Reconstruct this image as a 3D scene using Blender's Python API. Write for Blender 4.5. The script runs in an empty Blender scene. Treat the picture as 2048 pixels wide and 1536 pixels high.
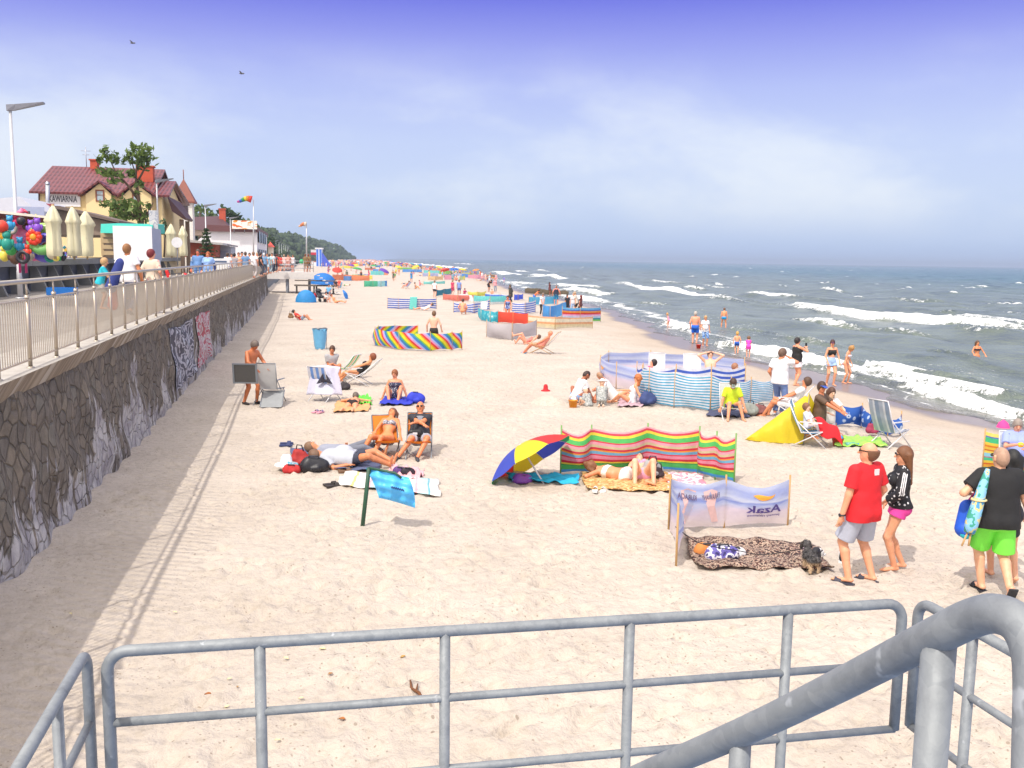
import bpy, math, random
import numpy as np
import openvdb
random.seed(7); RNG = np.random.default_rng(11)
scn = bpy.context.scene; COL = scn.collection
PI = math.pi
def V(*a): return np.array(a[0] if len(a) == 1 else a, float)
def nrm(v):
    v = np.asarray(v, float); l = np.linalg.norm(v); return v/l if l > 1e-9 else v
# ------------------------------------------------------------------ camera geometry
FP = 1870.; YAW = math.radians(12.4); PIT = math.atan2(249, FP); ROLL = 0.0144
CF = V(math.sin(YAW)*math.cos(PIT), math.cos(YAW)*math.cos(PIT), -math.sin(PIT))
_r0 = V(math.cos(YAW), -math.sin(YAW), 0); _u0 = np.cross(_r0, CF)
CR = _r0*math.cos(ROLL)+_u0*math.sin(ROLL); CU = -_r0*math.sin(ROLL)+_u0*math.cos(ROLL)
CC = V(0, 0, 3.95)
VF = V(math.sin(YAW), math.cos(YAW), 0); VR = V(math.cos(YAW), -math.sin(YAW), 0)
def ray(px, py): return CF+CR*(px-1024)/FP-CU*(py-768)/FP
def zp(px, py, z):                     # point seen at a pixel, on the level z
    d = ray(px, py); return CC+d*((z-CC[2])/d[2])
def yp(px, py, y):                     # on the vertical plane y
    d = ray(px, py); return CC+d*(y/d[1])
def xp(px, py, x):
    d = ray(px, py); return CC+d*(x/d[0])
SHY = [-20, 0, 22.6, 25.6, 30, 36.6, 40.7, 45.7, 57.8, 72.8, 86, 94, 131, 199, 224, 301, 391, 595, 965, 1500, 3000, 6000]
SHX = [21, 20.5, 20, 20, 20.7, 20.8, 20.7, 21, 23.3, 26.3, 28.5, 28.9, 30.8, 38.8, 40.4, 45.2, 48.6, 57.5, 73, 110, 250, 620]
def shore(y): return np.interp(y, SHY, SHX)
def sst(a, b, x):
    t = np.clip((x-a)/(b-a), 0, 1); return t*t*(3-2*t)
_ph = [(random.uniform(.05, .5), random.uniform(-PI, PI), random.uniform(0, 6)) for _ in range(10)]
def lump(x, y):
    s = 0
    for k, a, p in _ph: s = s+np.sin((x*math.cos(a)+y*math.sin(a))*k*2.2+p)/(1+k*4)
    return s
def sandz(x, y):
    d = shore(y)-x
    z = -.5*(1-sst(0, 9, d)) - .05*np.clip(-d, 0, 40)
    z = z + .022*lump(x, y)*sst(3, 9, d)
    return z
def G(px, py):                          # ground point seen at a pixel
    z = 0.
    for _ in range(6):
        p = zp(px, py, z); z = float(sandz(p[0], p[1]))
    return V(p[0], p[1], z)
# ------------------------------------------------------------------ materials
def s2l(c): return c/12.92 if c <= .04045 else ((c+.055)/1.055)**2.4
def hexl(h): return [s2l(int(h[i:i+2], 16)/255) for i in (0, 2, 4)]
def alb(h): return tuple(min(.8, max(.012, v/1.2)) for v in hexl(h))+(1,)
MC = {}
class NT:
    def __init__(s, name):
        s.m = bpy.data.materials.new(name); s.m.use_nodes = True
        s.t = s.m.node_tree; s.n = s.t.nodes; s.b = s.n['Principled BSDF']; s.out = s.n['Material Output']
    def add(s, typ, **kw):
        n = s.n.new('ShaderNode'+typ)
        for k, v in kw.items():
            if k in n.inputs: n.inputs[k].default_value = v
            else: setattr(n, k, v)
        return n
    def ln(s, a, b): s.t.links.new(a, b)
    def noise(s, vec, scale, detail=3, rough=.55):
        n = s.add('TexNoise', Scale=scale, Detail=detail, Roughness=rough)
        if vec is not None: s.ln(vec, n.inputs['Vector'])
        return n.outputs['Fac']
    def ramp(s, fac, stops, interp='LINEAR'):
        r = s.add('ValToRGB'); cr = r.color_ramp; cr.interpolation = interp
        while len(cr.elements) < len(stops): cr.elements.new(.5)
        for e, (p, c) in zip(cr.elements, stops):
            e.position = p; e.color = c if len(c) == 4 else tuple(c)+(1,)
        s.ln(fac, r.inputs['Fac']); return r.outputs['Color']
    def math(s, op, a, b=None, c=None):
        n = s.add('Math', operation=op)
        for i, v in enumerate((a, b, c)):
            if v is None: continue
            if isinstance(v, (int, float)): n.inputs[i].default_value = v
            else: s.ln(v, n.inputs[i])
        return n.outputs[0]
    def mix(s, fac, a, b, blend='MIX'):
        n = s.add('Mix', data_type='RGBA', blend_type=blend)
        for sock, v in ((n.inputs[0], fac), (n.inputs[6], a), (n.inputs[7], b)):
            if isinstance(v, (int, float)): sock.default_value = v
            elif isinstance(v, tuple): sock.default_value = v if len(v) == 4 else v+(1,)
            else: s.ln(v, sock)
        return n.outputs[2]
    def bump(s, h, strength=.3, dist=.02, normal=None):
        n = s.add('Bump', Strength=strength, Distance=dist); s.ln(h, n.inputs['Height'])
        if normal is not None: s.ln(normal, n.inputs['Normal'])
        return n.outputs['Normal']
    def transl(s, col, f=.35):
        tr = s.add('BsdfTranslucent'); mx = s.add('MixShader', Fac=f)
        if isinstance(col, tuple): tr.inputs['Color'].default_value = col
        else: s.ln(col, tr.inputs['Color'])
        s.ln(s.b.outputs[0], mx.inputs[1]); s.ln(tr.outputs[0], mx.inputs[2]); s.ln(mx.outputs[0], s.out.inputs['Surface'])
def mat(h, rough=.65, metal=0., var=.12, scale=5., bump=0., bscale=60., tr=0., raw=False):
    key = (h, rough, metal, var, scale, bump, bscale, tr)
    if key in MC: return MC[key]
    t = NT('surface_'+h); c = alb(h)
    if raw: c = tuple(hexl(h))+(1,)
    co = t.add('TexCoord').outputs['Object']
    n = t.noise(co, scale, 4)
    f = t.math('MULTIPLY_ADD', n, var*3, 1-var*1.5)
    mul = t.add('Mix', data_type='RGBA', blend_type='MULTIPLY'); mul.inputs[0].default_value = 1
    mul.inputs[6].default_value = c; t.ln(f, mul.inputs[7])
    t.ln(mul.outputs[2], t.b.inputs['Base Color'])
    t.b.inputs['Roughness'].default_value = rough; t.b.inputs['Metallic'].default_value = metal
    if bump: t.ln(t.bump(t.noise(co, bscale, 3), bump, .01), t.b.inputs['Normal'])
    if tr: t.transl(mul.outputs[2], tr)
    MC[key] = t.m; return t.m
def skin(h):
    key = ('skin', h)
    if key in MC: return MC[key]
    t = NT('skin_'+h); c = tuple(min(.8, v*1.16) for v in alb(h)[:3])+(1,); co = t.add('TexCoord').outputs['Object']
    d = tuple(v*k for v, k in zip(c, (.93, .84, .79)))+(1,)
    t.ln(t.ramp(t.noise(co, 7, 4), [(.35, d), (.62, c)]), t.b.inputs['Base Color'])
    t.b.inputs['Roughness'].default_value = .5
    t.b.inputs['Subsurface Weight'].default_value = .06; t.b.inputs['Subsurface Radius'].default_value = (.02, .008, .005)
    MC[key] = t.m; return t.m
def stripes(bands, rep=1., au=0., av=1., tr=.3, name='striped_cloth', warp=.0, rough=.7):
    """bands: [(width, hex)...] repeated rep times across au*u+av*v."""
    key = (tuple(bands), rep, au, av, tr)
    if key in MC: return MC[key]
    t = NT(name); uv = t.add('UVMap').outputs[0]
    sp = t.add('SeparateXYZ'); t.ln(uv, sp.inputs[0])
    k = t.math('ADD', t.math('MULTIPLY', sp.outputs[0], au*rep), t.math('MULTIPLY', sp.outputs[1], av*rep))
    if warp:
        k = t.math('ADD', k, t.math('MULTIPLY', t.math('SUBTRACT', t.noise(uv, 3, 2), .5), warp))
    k = t.math('FRACT', k)
    tot = sum(w for w, _ in bands); p = 0; st = []
    for w, h in bands: st.append((p/tot, alb(h))); p += w
    col = t.ramp(k, st, 'CONSTANT')
    co = t.add('TexCoord').outputs['Object']
    col = t.mix(1., col, t.ramp(t.noise(co, 6, 3), [(.3, (.82, .82, .82)), (.7, (1.05, 1.05, 1.05))]), 'MULTIPLY')
    t.ln(col, t.b.inputs['Base Color']); t.b.inputs['Roughness'].default_value = rough
    t.ln(t.bump(t.noise(co, 14, 3), .35, .02), t.b.inputs['Normal'])
    if tr: t.transl(col, tr)
    MC[key] = t.m; return t.m
def spotted(stops, scale, kind='voronoi', coord='Object', tr=0., stretch=(1, 1, 1), interp='CONSTANT', detail=2):
    key = ('spot', str(stops), scale, kind, coord, tr)
    if key in MC: return MC[key]
    t = NT('patterned_cloth')
    co = t.add('UVMap').outputs[0] if coord == 'UV' else t.add('TexCoord').outputs[coord]
    mp = t.add('Mapping'); mp.inputs['Scale'].default_value = stretch; t.ln(co, mp.inputs[0]); co = mp.outputs[0]
    if kind == 'voronoi':
        v = t.add('TexVoronoi', Scale=scale); t.ln(co, v.inputs['Vector']); f = v.outputs['Distance']
    elif kind == 'cells':
        v = t.add('TexVoronoi', Scale=scale); t.ln(co, v.inputs['Vector'])
        sp = t.add('SeparateColor'); t.ln(v.outputs['Color'], sp.inputs[0]); f = sp.outputs[0]
    else: f = t.noise(co, scale, detail)
    col = t.ramp(f, [(p, alb(h)) for p, h in stops], interp)
    t.ln(col, t.b.inputs['Base Color']); t.b.inputs['Roughness'].default_value = .75
    if tr: t.transl(col, tr)
    MC[key] = t.m; return t.m
# ------------------------------------------------------------------ objects
def tag(o, label=None, cat=None, group=None, kind=None):
    if label: o['label'] = label
    if cat: o['category'] = cat
    if group: o['group'] = group
    if kind: o['kind'] = kind
    return o
def thing(name, label, cat, loc=(0, 0, 0), rz=0., group=None):
    o = bpy.data.objects.new(name, None); COL.objects.link(o)
    o.location = tuple(float(v) for v in loc); o.rotation_euler = (0, 0, rz); o.empty_display_size = .1
    return tag(o, label, cat, group)
def link(name, me, m=None, parent=None, loc=None, rz=0.):
    o = bpy.data.objects.new(name, me); COL.objects.link(o)
    if m is not None:
        for mm in (m if isinstance(m, (list, tuple)) else [m]): me.materials.append(mm)
    if parent is not None: o.parent = parent
    if loc is not None: o.location = tuple(float(v) for v in loc)
    if rz: o.rotation_euler = (0, 0, rz)
    return o
def kids(o): return [c for c in bpy.data.objects if c.parent == o]
def mesh_np(name, vs, fs, smooth=True, uv=None):
    me = bpy.data.meshes.new(name)
    vs = np.asarray(vs, np.float32); fs = np.asarray(fs, np.int32)
    k = fs.shape[1]
    me.vertices.add(len(vs)); me.vertices.foreach_set('co', vs.ravel())
    me.loops.add(fs.size); me.loops.foreach_set('vertex_index', fs.ravel())
    me.polygons.add(len(fs)); me.polygons.foreach_set('loop_start', np.arange(0, fs.size, k, dtype=np.int32))
    me.polygons.foreach_set('use_smooth', np.full(len(fs), smooth))
    if uv is not None:
        l = me.uv_layers.new(name='UVMap'); l.data.foreach_set('uv', np.asarray(uv, np.float32)[fs.ravel()].ravel())
    me.update(calc_edges=True); me.validate(); return me
class MB:
    def __init__(s, org=(0, 0, 0)): s.v = []; s.f = []; s.sm = []; s.mi = []; s.uv = []; s.o = V(org); s.cur = 0
    def pts(s, ps, uvs=None):
        b = len(s.v)
        for i, p in enumerate(ps):
            s.v.append(tuple(V(p)-s.o)); s.uv.append(tuple(uvs[i]) if uvs is not None else (0, 0))
        return b
    def face(s, idx, sm=False): s.f.append(tuple(idx)); s.sm.append(sm); s.mi.append(s.cur)
    def hexa(s, P):            # 8 corners: bottom 0-3 ccw, top 4-7
        b = s.pts(P)
        for q in ((3, 2, 1, 0), (4, 5, 6, 7), (0, 1, 5, 4), (1, 2, 6, 5), (2, 3, 7, 6), (3, 0, 4, 7)): s.face([b+i for i in q])
        return s
    def box(s, c, d, rz=0., ax=None):
        c = V(c); h = V(d)/2
        if ax is None: ax = (V(math.cos(rz), math.sin(rz), 0), V(-math.sin(rz), math.cos(rz), 0), V(0, 0, 1))
        P = [c+ax[0]*h[0]*i+ax[1]*h[1]*j+ax[2]*h[2]*k for k in (-1, 1) for i, j in ((-1, -1), (1, -1), (1, 1), (-1, 1))]
        return s.hexa(P)
    def bar(s, a, b, w, t, up=(0, 0, 1)):   # rectangular bar from a to b
        a, b = V(a), V(b); z = nrm(b-a); x = nrm(np.cross(up, z)) if abs(np.dot(nrm(up), z)) < .99 else V(1, 0, 0); y = np.cross(z, x)
        return s.box((a+b)/2, (w, t, np.linalg.norm(b-a)), ax=(x, y, z))
    def tube(s, path, r, n=8, cap=True, closed=False):
        path = [V(p) for p in path]; m = len(path); rr = r if isinstance(r, (list, tuple)) else [r]*m
        base = None; prev = None
        for i, p in enumerate(path):
            if closed: t = nrm(path[(i+1) % m]-path[i-1])
            else: t = nrm(path[min(i+1, m-1)]-path[max(i-1, 0)])
            if prev is None:
                a = V(0, 0, 1) if abs(t[2]) < .9 else V(1, 0, 0); x = nrm(np.cross(a, t))
            else: x = nrm(prev-t*np.dot(prev, t))
            y = np.cross(t, x); prev = x
            b = s.pts([p+(x*math.cos(2*PI*j/n)+y*math.sin(2*PI*j/n))*rr[i] for j in range(n)], [(j/n, i/max(1, m-1)) for j in range(n)])
            if base is None: base = b
            if i:
                for j in range(n): s.face([b-n+j, b-n+(j+1) % n, b+(j+1) % n, b+j], True)
        if closed:
            for j in range(n): s.face([b+j, b+(j+1) % n, base+(j+1) % n, base+j], True)
        elif cap:
            s.face([base+j for j in range(n)][::-1]); s.face([b+j for j in range(n)])
        return s
    def ell(s, c, r, n=12, m=8, ax=None, zmin=-1.):
        c = V(c); r = V(r) if np.ndim(r) else V(r, r, r)
        ax = ax or (V(1, 0, 0), V(0, 1, 0), V(0, 0, 1)); b0 = None
        th0 = math.acos(max(-1, min(1, -zmin)))
        for i in range(m+1):
            th = PI-th0*1. if False else math.acos(zmin)*(1-i/m)+0*i
            z = math.cos(th); q = math.sin(th)
            b = s.pts([c+ax[0]*r[0]*q*math.cos(2*PI*j/n)+ax[1]*r[1]*q*math.sin(2*PI*j/n)+ax[2]*r[2]*z for j in range(n)], [(j/n, i/m) for j in range(n)])
            if i:
                for j in range(n): s.face([b-n+j, b-n+(j+1) % n, b+(j+1) % n, b+j], True)
            else: b0 = b
        if zmin > -.99: s.face([b0+j for j in range(n)][::-1])
        return s
    def lathe(s, prof, c=(0, 0, 0), n=16, sm=True, ax=None):
        c = V(c); ax = ax or (V(1, 0, 0), V(0, 1, 0), V(0, 0, 1))
        for i, (r, z) in enumerate(prof):
            b = s.pts([c+(ax[0]*math.cos(2*PI*j/n)+ax[1]*math.sin(2*PI*j/n))*r+ax[2]*z for j in range(n)], [(j/n, i/(len(prof)-1)) for j in range(n)])
            if i:
                for j in range(n): s.face([b-n+j, b-n+(j+1) % n, b+(j+1) % n, b+j], sm)
        return s
    def prism(s, poly, d):       # polygon (list of 3-d points, planar) extruded by vector d
        n = len(poly); P = [V(p) for p in poly]; b = s.pts(P+[p+V(d) for p in P])
        s.face([b+i for i in range(n)]); s.face([b+n+i for i in range(n)][::-1])
        for i in range(n): s.face([b+i, b+n+i, b+n+(i+1) % n, b+(i+1) % n])
        return s
    def grid(s, fn, nu, nv, sm=True):      # fn(u,v)->point, uv in 0..1
        b = s.pts([fn(i/nu, j/nv) for j in range(nv+1) for i in range(nu+1)], [(i/nu, j/nv) for j in range(nv+1) for i in range(nu+1)])
        for j in range(nv):
            for i in range(nu):
                q = b+j*(nu+1)+i; s.face([q, q+1, q+nu+2, q+nu+1], sm)
        return s
    def mesh(s, name):
        me = bpy.data.meshes.new(name); me.from_pydata(s.v, [], s.f)
        me.polygons.foreach_set('use_smooth', s.sm); me.polygons.foreach_set('material_index', s.mi)
        l = me.uv_layers.new(name='UVMap'); li = np.zeros(len(me.loops), np.int32); me.loops.foreach_get('vertex_index', li)
        l.data.foreach_set('uv', np.asarray(s.uv, np.float32)[li].ravel()); me.update()
        import bmesh as bmm
        bm = bmm.new(); bm.from_mesh(me); bmm.ops.recalc_face_normals(bm, faces=bm.faces); bm.to_mesh(me); bm.free()
        return me
    def build(s, name, m, parent=None, loc=None, rz=0.): return link(name, s.mesh(name), m, parent, loc, rz)
def P_(name, mb, m, parent): return mb.build(name, m, parent)
# ------------------------------------------------------------------ lettering
def glyphs(text, bold=0.):
    cu = bpy.data.curves.new('lettering', 'FONT'); cu.body = text; cu.size = 1; cu.resolution_u = 3; cu.offset = bold
    o = bpy.data.objects.new('lettering', cu); COL.objects.link(o)
    dg = bpy.context.evaluated_depsgraph_get(); dg.update()
    me = o.evaluated_get(dg).to_mesh(); v = np.array([tuple(q.co) for q in me.vertices]); f = [tuple(q.vertices) for q in me.polygons]
    o.evaluated_get(dg).to_mesh_clear(); bpy.data.objects.remove(o); bpy.data.curves.remove(cu)
    v[:, 0] -= v[:, 0].min(); w = v[:, 0].max(); return v[:, :2], f, w
GL = {t: glyphs(t, .02) for t in ('KAWIARNIA', 'Azak', 'KURACJA', 'PARAWANY', 'parawany reklamowe', 'tel 600 100 200', 'SUN')}
def lettering(text, fn, m, parent, name='lettering'):   # fn(x in 0..1, y in letter heights, aspect)->world point
    v, f, w = GL[text]; mb = MB(parent.location if parent else (0, 0, 0))
    mb.pts([fn(x/w, y) for x, y in v])
    for q in f: mb.face(q)
    return mb.build(name, m, parent)
# ------------------------------------------------------------------ figures: one blended surface per body
def sdf_mesh(name, prims, cuts, vox, parent, m, org=(0, 0, 0)):
    lo = np.min([np.minimum(p[0], p[1])-max(p[2], p[3]) for p in prims], 0)-2.5*vox
    hi = np.max([np.maximum(p[0], p[1])+max(p[2], p[3]) for p in prims], 0)+2.5*vox
    dim = np.ceil((hi-lo)/vox).astype(int)+1
    A = np.full(dim, .5, np.float32)
    ax = [lo[i]+np.arange(dim[i])*vox for i in range(3)]
    for pr in prims:
        a, b, ra, rb, k = pr[:5]; flats = pr[5] if len(pr) > 5 else (); cut = pr[6] if len(pr) > 6 else None
        R = max(ra, rb)+k+2*vox
        i0 = np.maximum(0, np.floor((np.minimum(a, b)-R-lo)/vox).astype(int)); i1 = np.minimum(dim, np.ceil((np.maximum(a, b)+R-lo)/vox).astype(int)+1)
        if np.any(i1 <= i0): continue
        X = np.stack(np.meshgrid(*[ax[i][i0[i]:i1[i]] for i in range(3)], indexing='ij'), -1)
        ba = b-a; L = ba@ba; q = X-a
        t = np.clip(q@ba/L, 0, 1) if L > 1e-9 else np.zeros(q.shape[:3])
        w = q-t[..., None]*ba
        for n, sc in flats: w = w+(w@n)[..., None]*(n*(sc-1))
        d = np.sqrt((w*w).sum(-1))-(ra+(rb-ra)*t)
        if cut is not None: d = np.maximum(d, cut(X))
        S = A[i0[0]:i1[0], i0[1]:i1[1], i0[2]:i1[2]]
        if k > 0:
            h = np.clip(.5+.5*(S-d)/k, 0, 1); S[...] = S*(1-h)+d*h-k*h*(1-h)
        else: np.minimum(S, d, out=S)
    if cuts:
        X = np.stack(np.meshgrid(*ax, indexing='ij'), -1)
        for c in cuts: A = np.maximum(A, c(X)).astype(np.float32)
    g = openvdb.FloatGrid(.5); g.copyFromArray(np.clip(A, -4*vox, 4*vox).astype(np.float32))
    pts, quads = g.convertToQuads(0.)[:2]
    if len(quads) == 0: return None
    me = mesh_np(name, pts*vox+lo, quads[:, ::-1] if SDF_FLIP else quads)
    return link(name, me, m, parent)
SDF_FLIP = False
def plane(p, n):
    p = V(p); n = nrm(n); return lambda X: (X-p)@n
def ik(a, c, l1, l2, pole):
    a, c = V(a), V(c); d = c-a; L = np.linalg.norm(d); mx = (l1+l2)*.998
    if L > mx: c = a+d*(mx/L); L = mx
    L = max(L, abs(l1-l2)+.02); z = nrm(d); x = (l1*l1-l2*l2+L*L)/(2*L); h = math.sqrt(max(0, l1*l1-x*x))
    p = V(pole)-z*np.dot(pole, z); p = nrm(p) if np.linalg.norm(p) > 1e-4 else nrm(np.cross(z, V(1, .1, 0)))
    return a+z*x+p*h, c
def rotx(a): c, s = math.cos(a), math.sin(a); return np.array([[1, 0, 0], [0, c, -s], [0, s, c]])
def roty(a): c, s = math.cos(a), math.sin(a); return np.array([[c, 0, s], [0, 1, 0], [-s, 0, c]])
def rotz(a): c, s = math.cos(a), math.sin(a); return np.array([[c, -s, 0], [s, c, 0], [0, 0, 1]])
RAD = math.radians
STAND = dict(P=(0, 0, .925))
def pose(**k): return k
VOX = {2: .0085, 1: .0125, 0: .022, -1: .034}
class Fig:
    """Skeleton of a figure in its own frame: x right, y ahead, z up; lengths of a 1.75 m adult times S."""
    def __init__(s, po, H=1.75, sex='m', build=1., child=0.):
        S = s.S = H/1.75; s.sex = sex; s.bd = build; s.hs = 1+.32*child; g = lambda *k: po.get(k[0], k[1] if len(k) > 1 else None)
        M = rotz(-RAD(g('turn', 0)))@roty(RAD(g('side', 0)))@rotx(-RAD(g('lean', 0)))
        s.r, s.f, s.u = M[:, 0], M[:, 1], M[:, 2]
        s.P = V(g('P', (0, 0, .925)))*S
        s.N = s.P+s.u*.52*S
        hp, hy, hr = g('head', (0, 0)) + ((0,) if len(g('head', (0, 0))) == 2 else ())
        HM = M@rotz(-RAD(hy))@roty(RAD(hr))@rotx(-RAD(hp))
        if g('hw'): HM = rotz(-RAD(hy))@roty(RAD(hr))@rotx(-RAD(hp))
        s.hr, s.hf, s.hd = HM[:, 0], HM[:, 1], HM[:, 2]
        s.HC = s.N+nrm(s.hd*.8+s.u*.2)*(.15*S*(.5+.5*s.hs))
        w = .172 if sex == 'm' else .155
        s.sh = {i: s.N-s.u*.06*S+s.r*i*w*S*(.6+.4*build) for i in (-1, 1)}
        s.hip = {i: s.P+s.r*i*.088*S*(.7+.3*build)-s.u*.03*S for i in (-1, 1)}
        s.el, s.wr, s.kn, s.an, s.toe, s.hdir = {}, {}, {}, {}, {}, {}
        for i, c in ((-1, 'L'), (1, 'R')):
            t = g('H'+c)
            t = s.sh[i]+(s.r*i*.08-s.u*.55+s.f*.06)*S if t is None else V(t)*S
            s.el[i], s.wr[i] = ik(s.sh[i], t, .29*S, .255*S, g('E'+c, tuple(s.r*i*.6-s.f*.9-s.u*.2)))
            hd = g('hand'+c); s.hdir[i] = nrm(V(hd)) if hd else nrm(nrm(s.wr[i]-s.el[i])+V(0, 0, -.15))
            t = V(g('F'+c, (i*.1, 0, .08)))*S
            s.kn[i], s.an[i] = ik(s.hip[i], t, .44*S, .42*S, g('K'+c, (i*.15, 1, .1)))
            s.toe[i] = nrm(V(g('T'+c, (i*.2, 1, 0))))
    def torso(s, e=0., bust=True):
        S, b, P, N, u, r, f = s.S, s.bd, s.P, s.N, s.u, s.r, s.f; k = .035*S; m = s.sex == 'm'
        hw, wa, ch = (.108, .118, .128) if m else (.116, .098, .112)
        c = lambda p, q, a, d, fl: (p, q, a*S+e, d*S+e, k, ((f, fl),))
        L = [c(P-u*.03*S-r*.055*S*b, P-u*.03*S+r*.055*S*b, hw*b, hw*b, 1.06),
             c(P+u*.02*S-r*.03*S, P+u*.02*S+r*.03*S, hw*b, hw*b, 1.1),
             c(P+u*.08*S, P+u*.22*S, wa*1.1*b, wa*b*1.04, 1.16),
             c(P+u*.27*S-r*.04*S, P+u*.27*S+r*.04*S, ch*.98*b, ch*.98*b, 1.25),
             c(P+u*.36*S-r*.05*S*b, P+u*.36*S+r*.05*S*b, ch*b, ch*b, 1.3),
             c(N-u*.075*S-r*.115*S, N-u*.075*S+r*.115*S, .062*b, .062*b, 1.1),
             c(N-u*.09*S, N-u*.02*S, .085, .06, 1.1)]
        if b > 1.08: L.append((P+u*.12*S+f*.05*S*b,)*2+(.125*S*b+e,)*2+(.05*S, ((u, .9),)))
        for i in (-1, 1):
            L.append((P+r*i*.066*S-f*.052*S-u*.05*S,)*2+(.086*S*b+e,)*2+(k,))
            if not m and bust: L.append((P+u*.335*S+r*i*.07*S+f*.085*S*b,)*2+(.06*S*b+e,)*2+(.025*S,))
        return L
    def limb(s, a, b, ra, rb, fr, e, flare=0., k=.02):
        d = V(b)-V(a); q = a+d*fr; rq = ra+(rb-ra)*fr
        if fr >= .999: return (a, b, ra+e, rb+e+flare, k)
        return (a, q+nrm(d)*.05, ra+e, rq+e+flare, k, (), plane(q, d))
    def arm(s, i, fr, e, flare=0.):
        S, b = s.S, .55+.45*s.bd; R = (.050, .040, .029) if s.sex == 'm' else (.042, .034, .025)
        L = [s.limb(s.sh[i], s.el[i], R[0]*S*b, R[1]*S*b, min(1, fr), e, flare if fr <= 1 else 0)]
        if fr > 1: L.append(s.limb(s.el[i], s.wr[i], R[1]*S*b, R[2]*S*b, fr-1, e, flare))
        return L
    def leg(s, i, fr, e, flare=0.):
        S, b = s.S, .45+.55*s.bd; L = [s.limb(s.hip[i], s.kn[i], .086*S*b, .056*S*b, min(1, fr), e, flare if fr <= 1 else 0, .03)]
        if fr > 1: L.append(s.limb(s.kn[i], s.an[i], .054*S*b, .037*S*b, fr-1, e, flare))
        return L
    def body(s, det=1):
        S = s.S; L = s.torso(); hs = s.hs*S; HC, hf, hd, hr = s.HC, s.hf, s.hd, s.hr
        L.append((s.N-s.u*.04*S, HC-hd*.05*hs, .056*S*(.6+.4*s.bd), .052*S, .025*S))
        L.append((HC-hf*.008*hs, HC-hf*.008*hs, .1*hs, .1*hs, .02*S, ((hr, 1.3), (hd, .87))))
        L.append((HC-hd*.062*hs+hf*.03*hs, HC-hd*.075*hs+hf*.045*hs, .055*hs, .038*hs, .03*S))
        if det >= 0:
            L.append((HC+hf*.088*hs+hd*.012*hs, HC+hf*.108*hs-hd*.02*hs, .009*hs, .015*hs, .012*S))
            for i in (-1, 1): L.append((HC+hr*i*.08*hs-hf*.01*hs-hd*.03*hs, HC+hr*i*.083*hs-hf*.015*hs+hd*.012*hs, .014*hs, .018*hs, .008*S, ((hr, 1.8),)))
        for i in (-1, 1):
            L += s.arm(i, 2, 0); L += s.leg(i, 2, 0)
            back = nrm(np.cross(s.r, nrm(s.an[i]-s.kn[i])))
            if np.dot(back, s.kn[i]-(s.hip[i]+s.an[i])/2) > 0: back = -back
            L.append((s.kn[i]*.72+s.an[i]*.28+back*.012*S, s.kn[i]*.55+s.an[i]*.45+back*.01*S, .052*S*(.5+.5*s.bd), .044*S, .02*S))
            # foot
            sn = nrm(s.an[i]-s.kn[i]); t = s.toe[i]; dn = nrm(sn-t*np.dot(sn, t))
            L.append((s.an[i]-t*.03*S+dn*.035*S, s.an[i]+t*.14*S+dn*.05*S, .036*S, .03*S, .02*S, ((dn, 1.25),)))
            L.append((s.an[i]+t*.10*S+dn*.052*S, s.an[i]+t*.175*S+dn*.058*S, .036*S, .026*S, .012*S, ((dn, 1.7),)))
            # hand: palm, four fingers, thumb
            w = s.wr[i]; h = s.hdir[i]; sd = nrm(np.cross(h, s.u*.3+V(0, .02, 1) if abs(h[2]) < .8 else s.f)); pn = np.cross(sd, h)
            hk = S*(.75+.25*min(1.2, s.bd))
            L.append((w+h*.01*hk, w+h*.075*hk, .03*hk, .04*hk, .012*S, ((pn, 1.9),)))
            if det >= 1:
                fr = max(.0082*hk, .0 if det > 1 else .009)
                for j, ln in enumerate((.062, .074, .07, .056)):
                    b = w+h*.08*hk+sd*(j-1.5)*.021*hk; m_ = b+h*ln*.55*hk+sd*(j-1.5)*.004*hk; c_ = m_+nrm(h-pn*.45*i)*ln*.5*hk
                    L.append((b, m_, fr*1.1, fr, .004)); L.append((m_, c_, fr, fr*.85, .003))
                L.append((w+h*.035*hk+sd*.03*hk, w+h*.08*hk+sd*.062*hk, fr*1.5, fr*1.1, .006))
        return L
def hem_(o): return o.get('hem', -.1)
def skirt_prims(F, e, ln, fl):
    S = F.S; mid = (F.kn[-1]+F.kn[1])/2; a = F.P-F.u*.02*S; d = mid-a
    return [(a, a+d*ln, .13*S*F.bd+e, .17*S*F.bd+fl, .03, ((F.f, 1.15),), plane(a+d*(ln-.05), d))]
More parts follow.
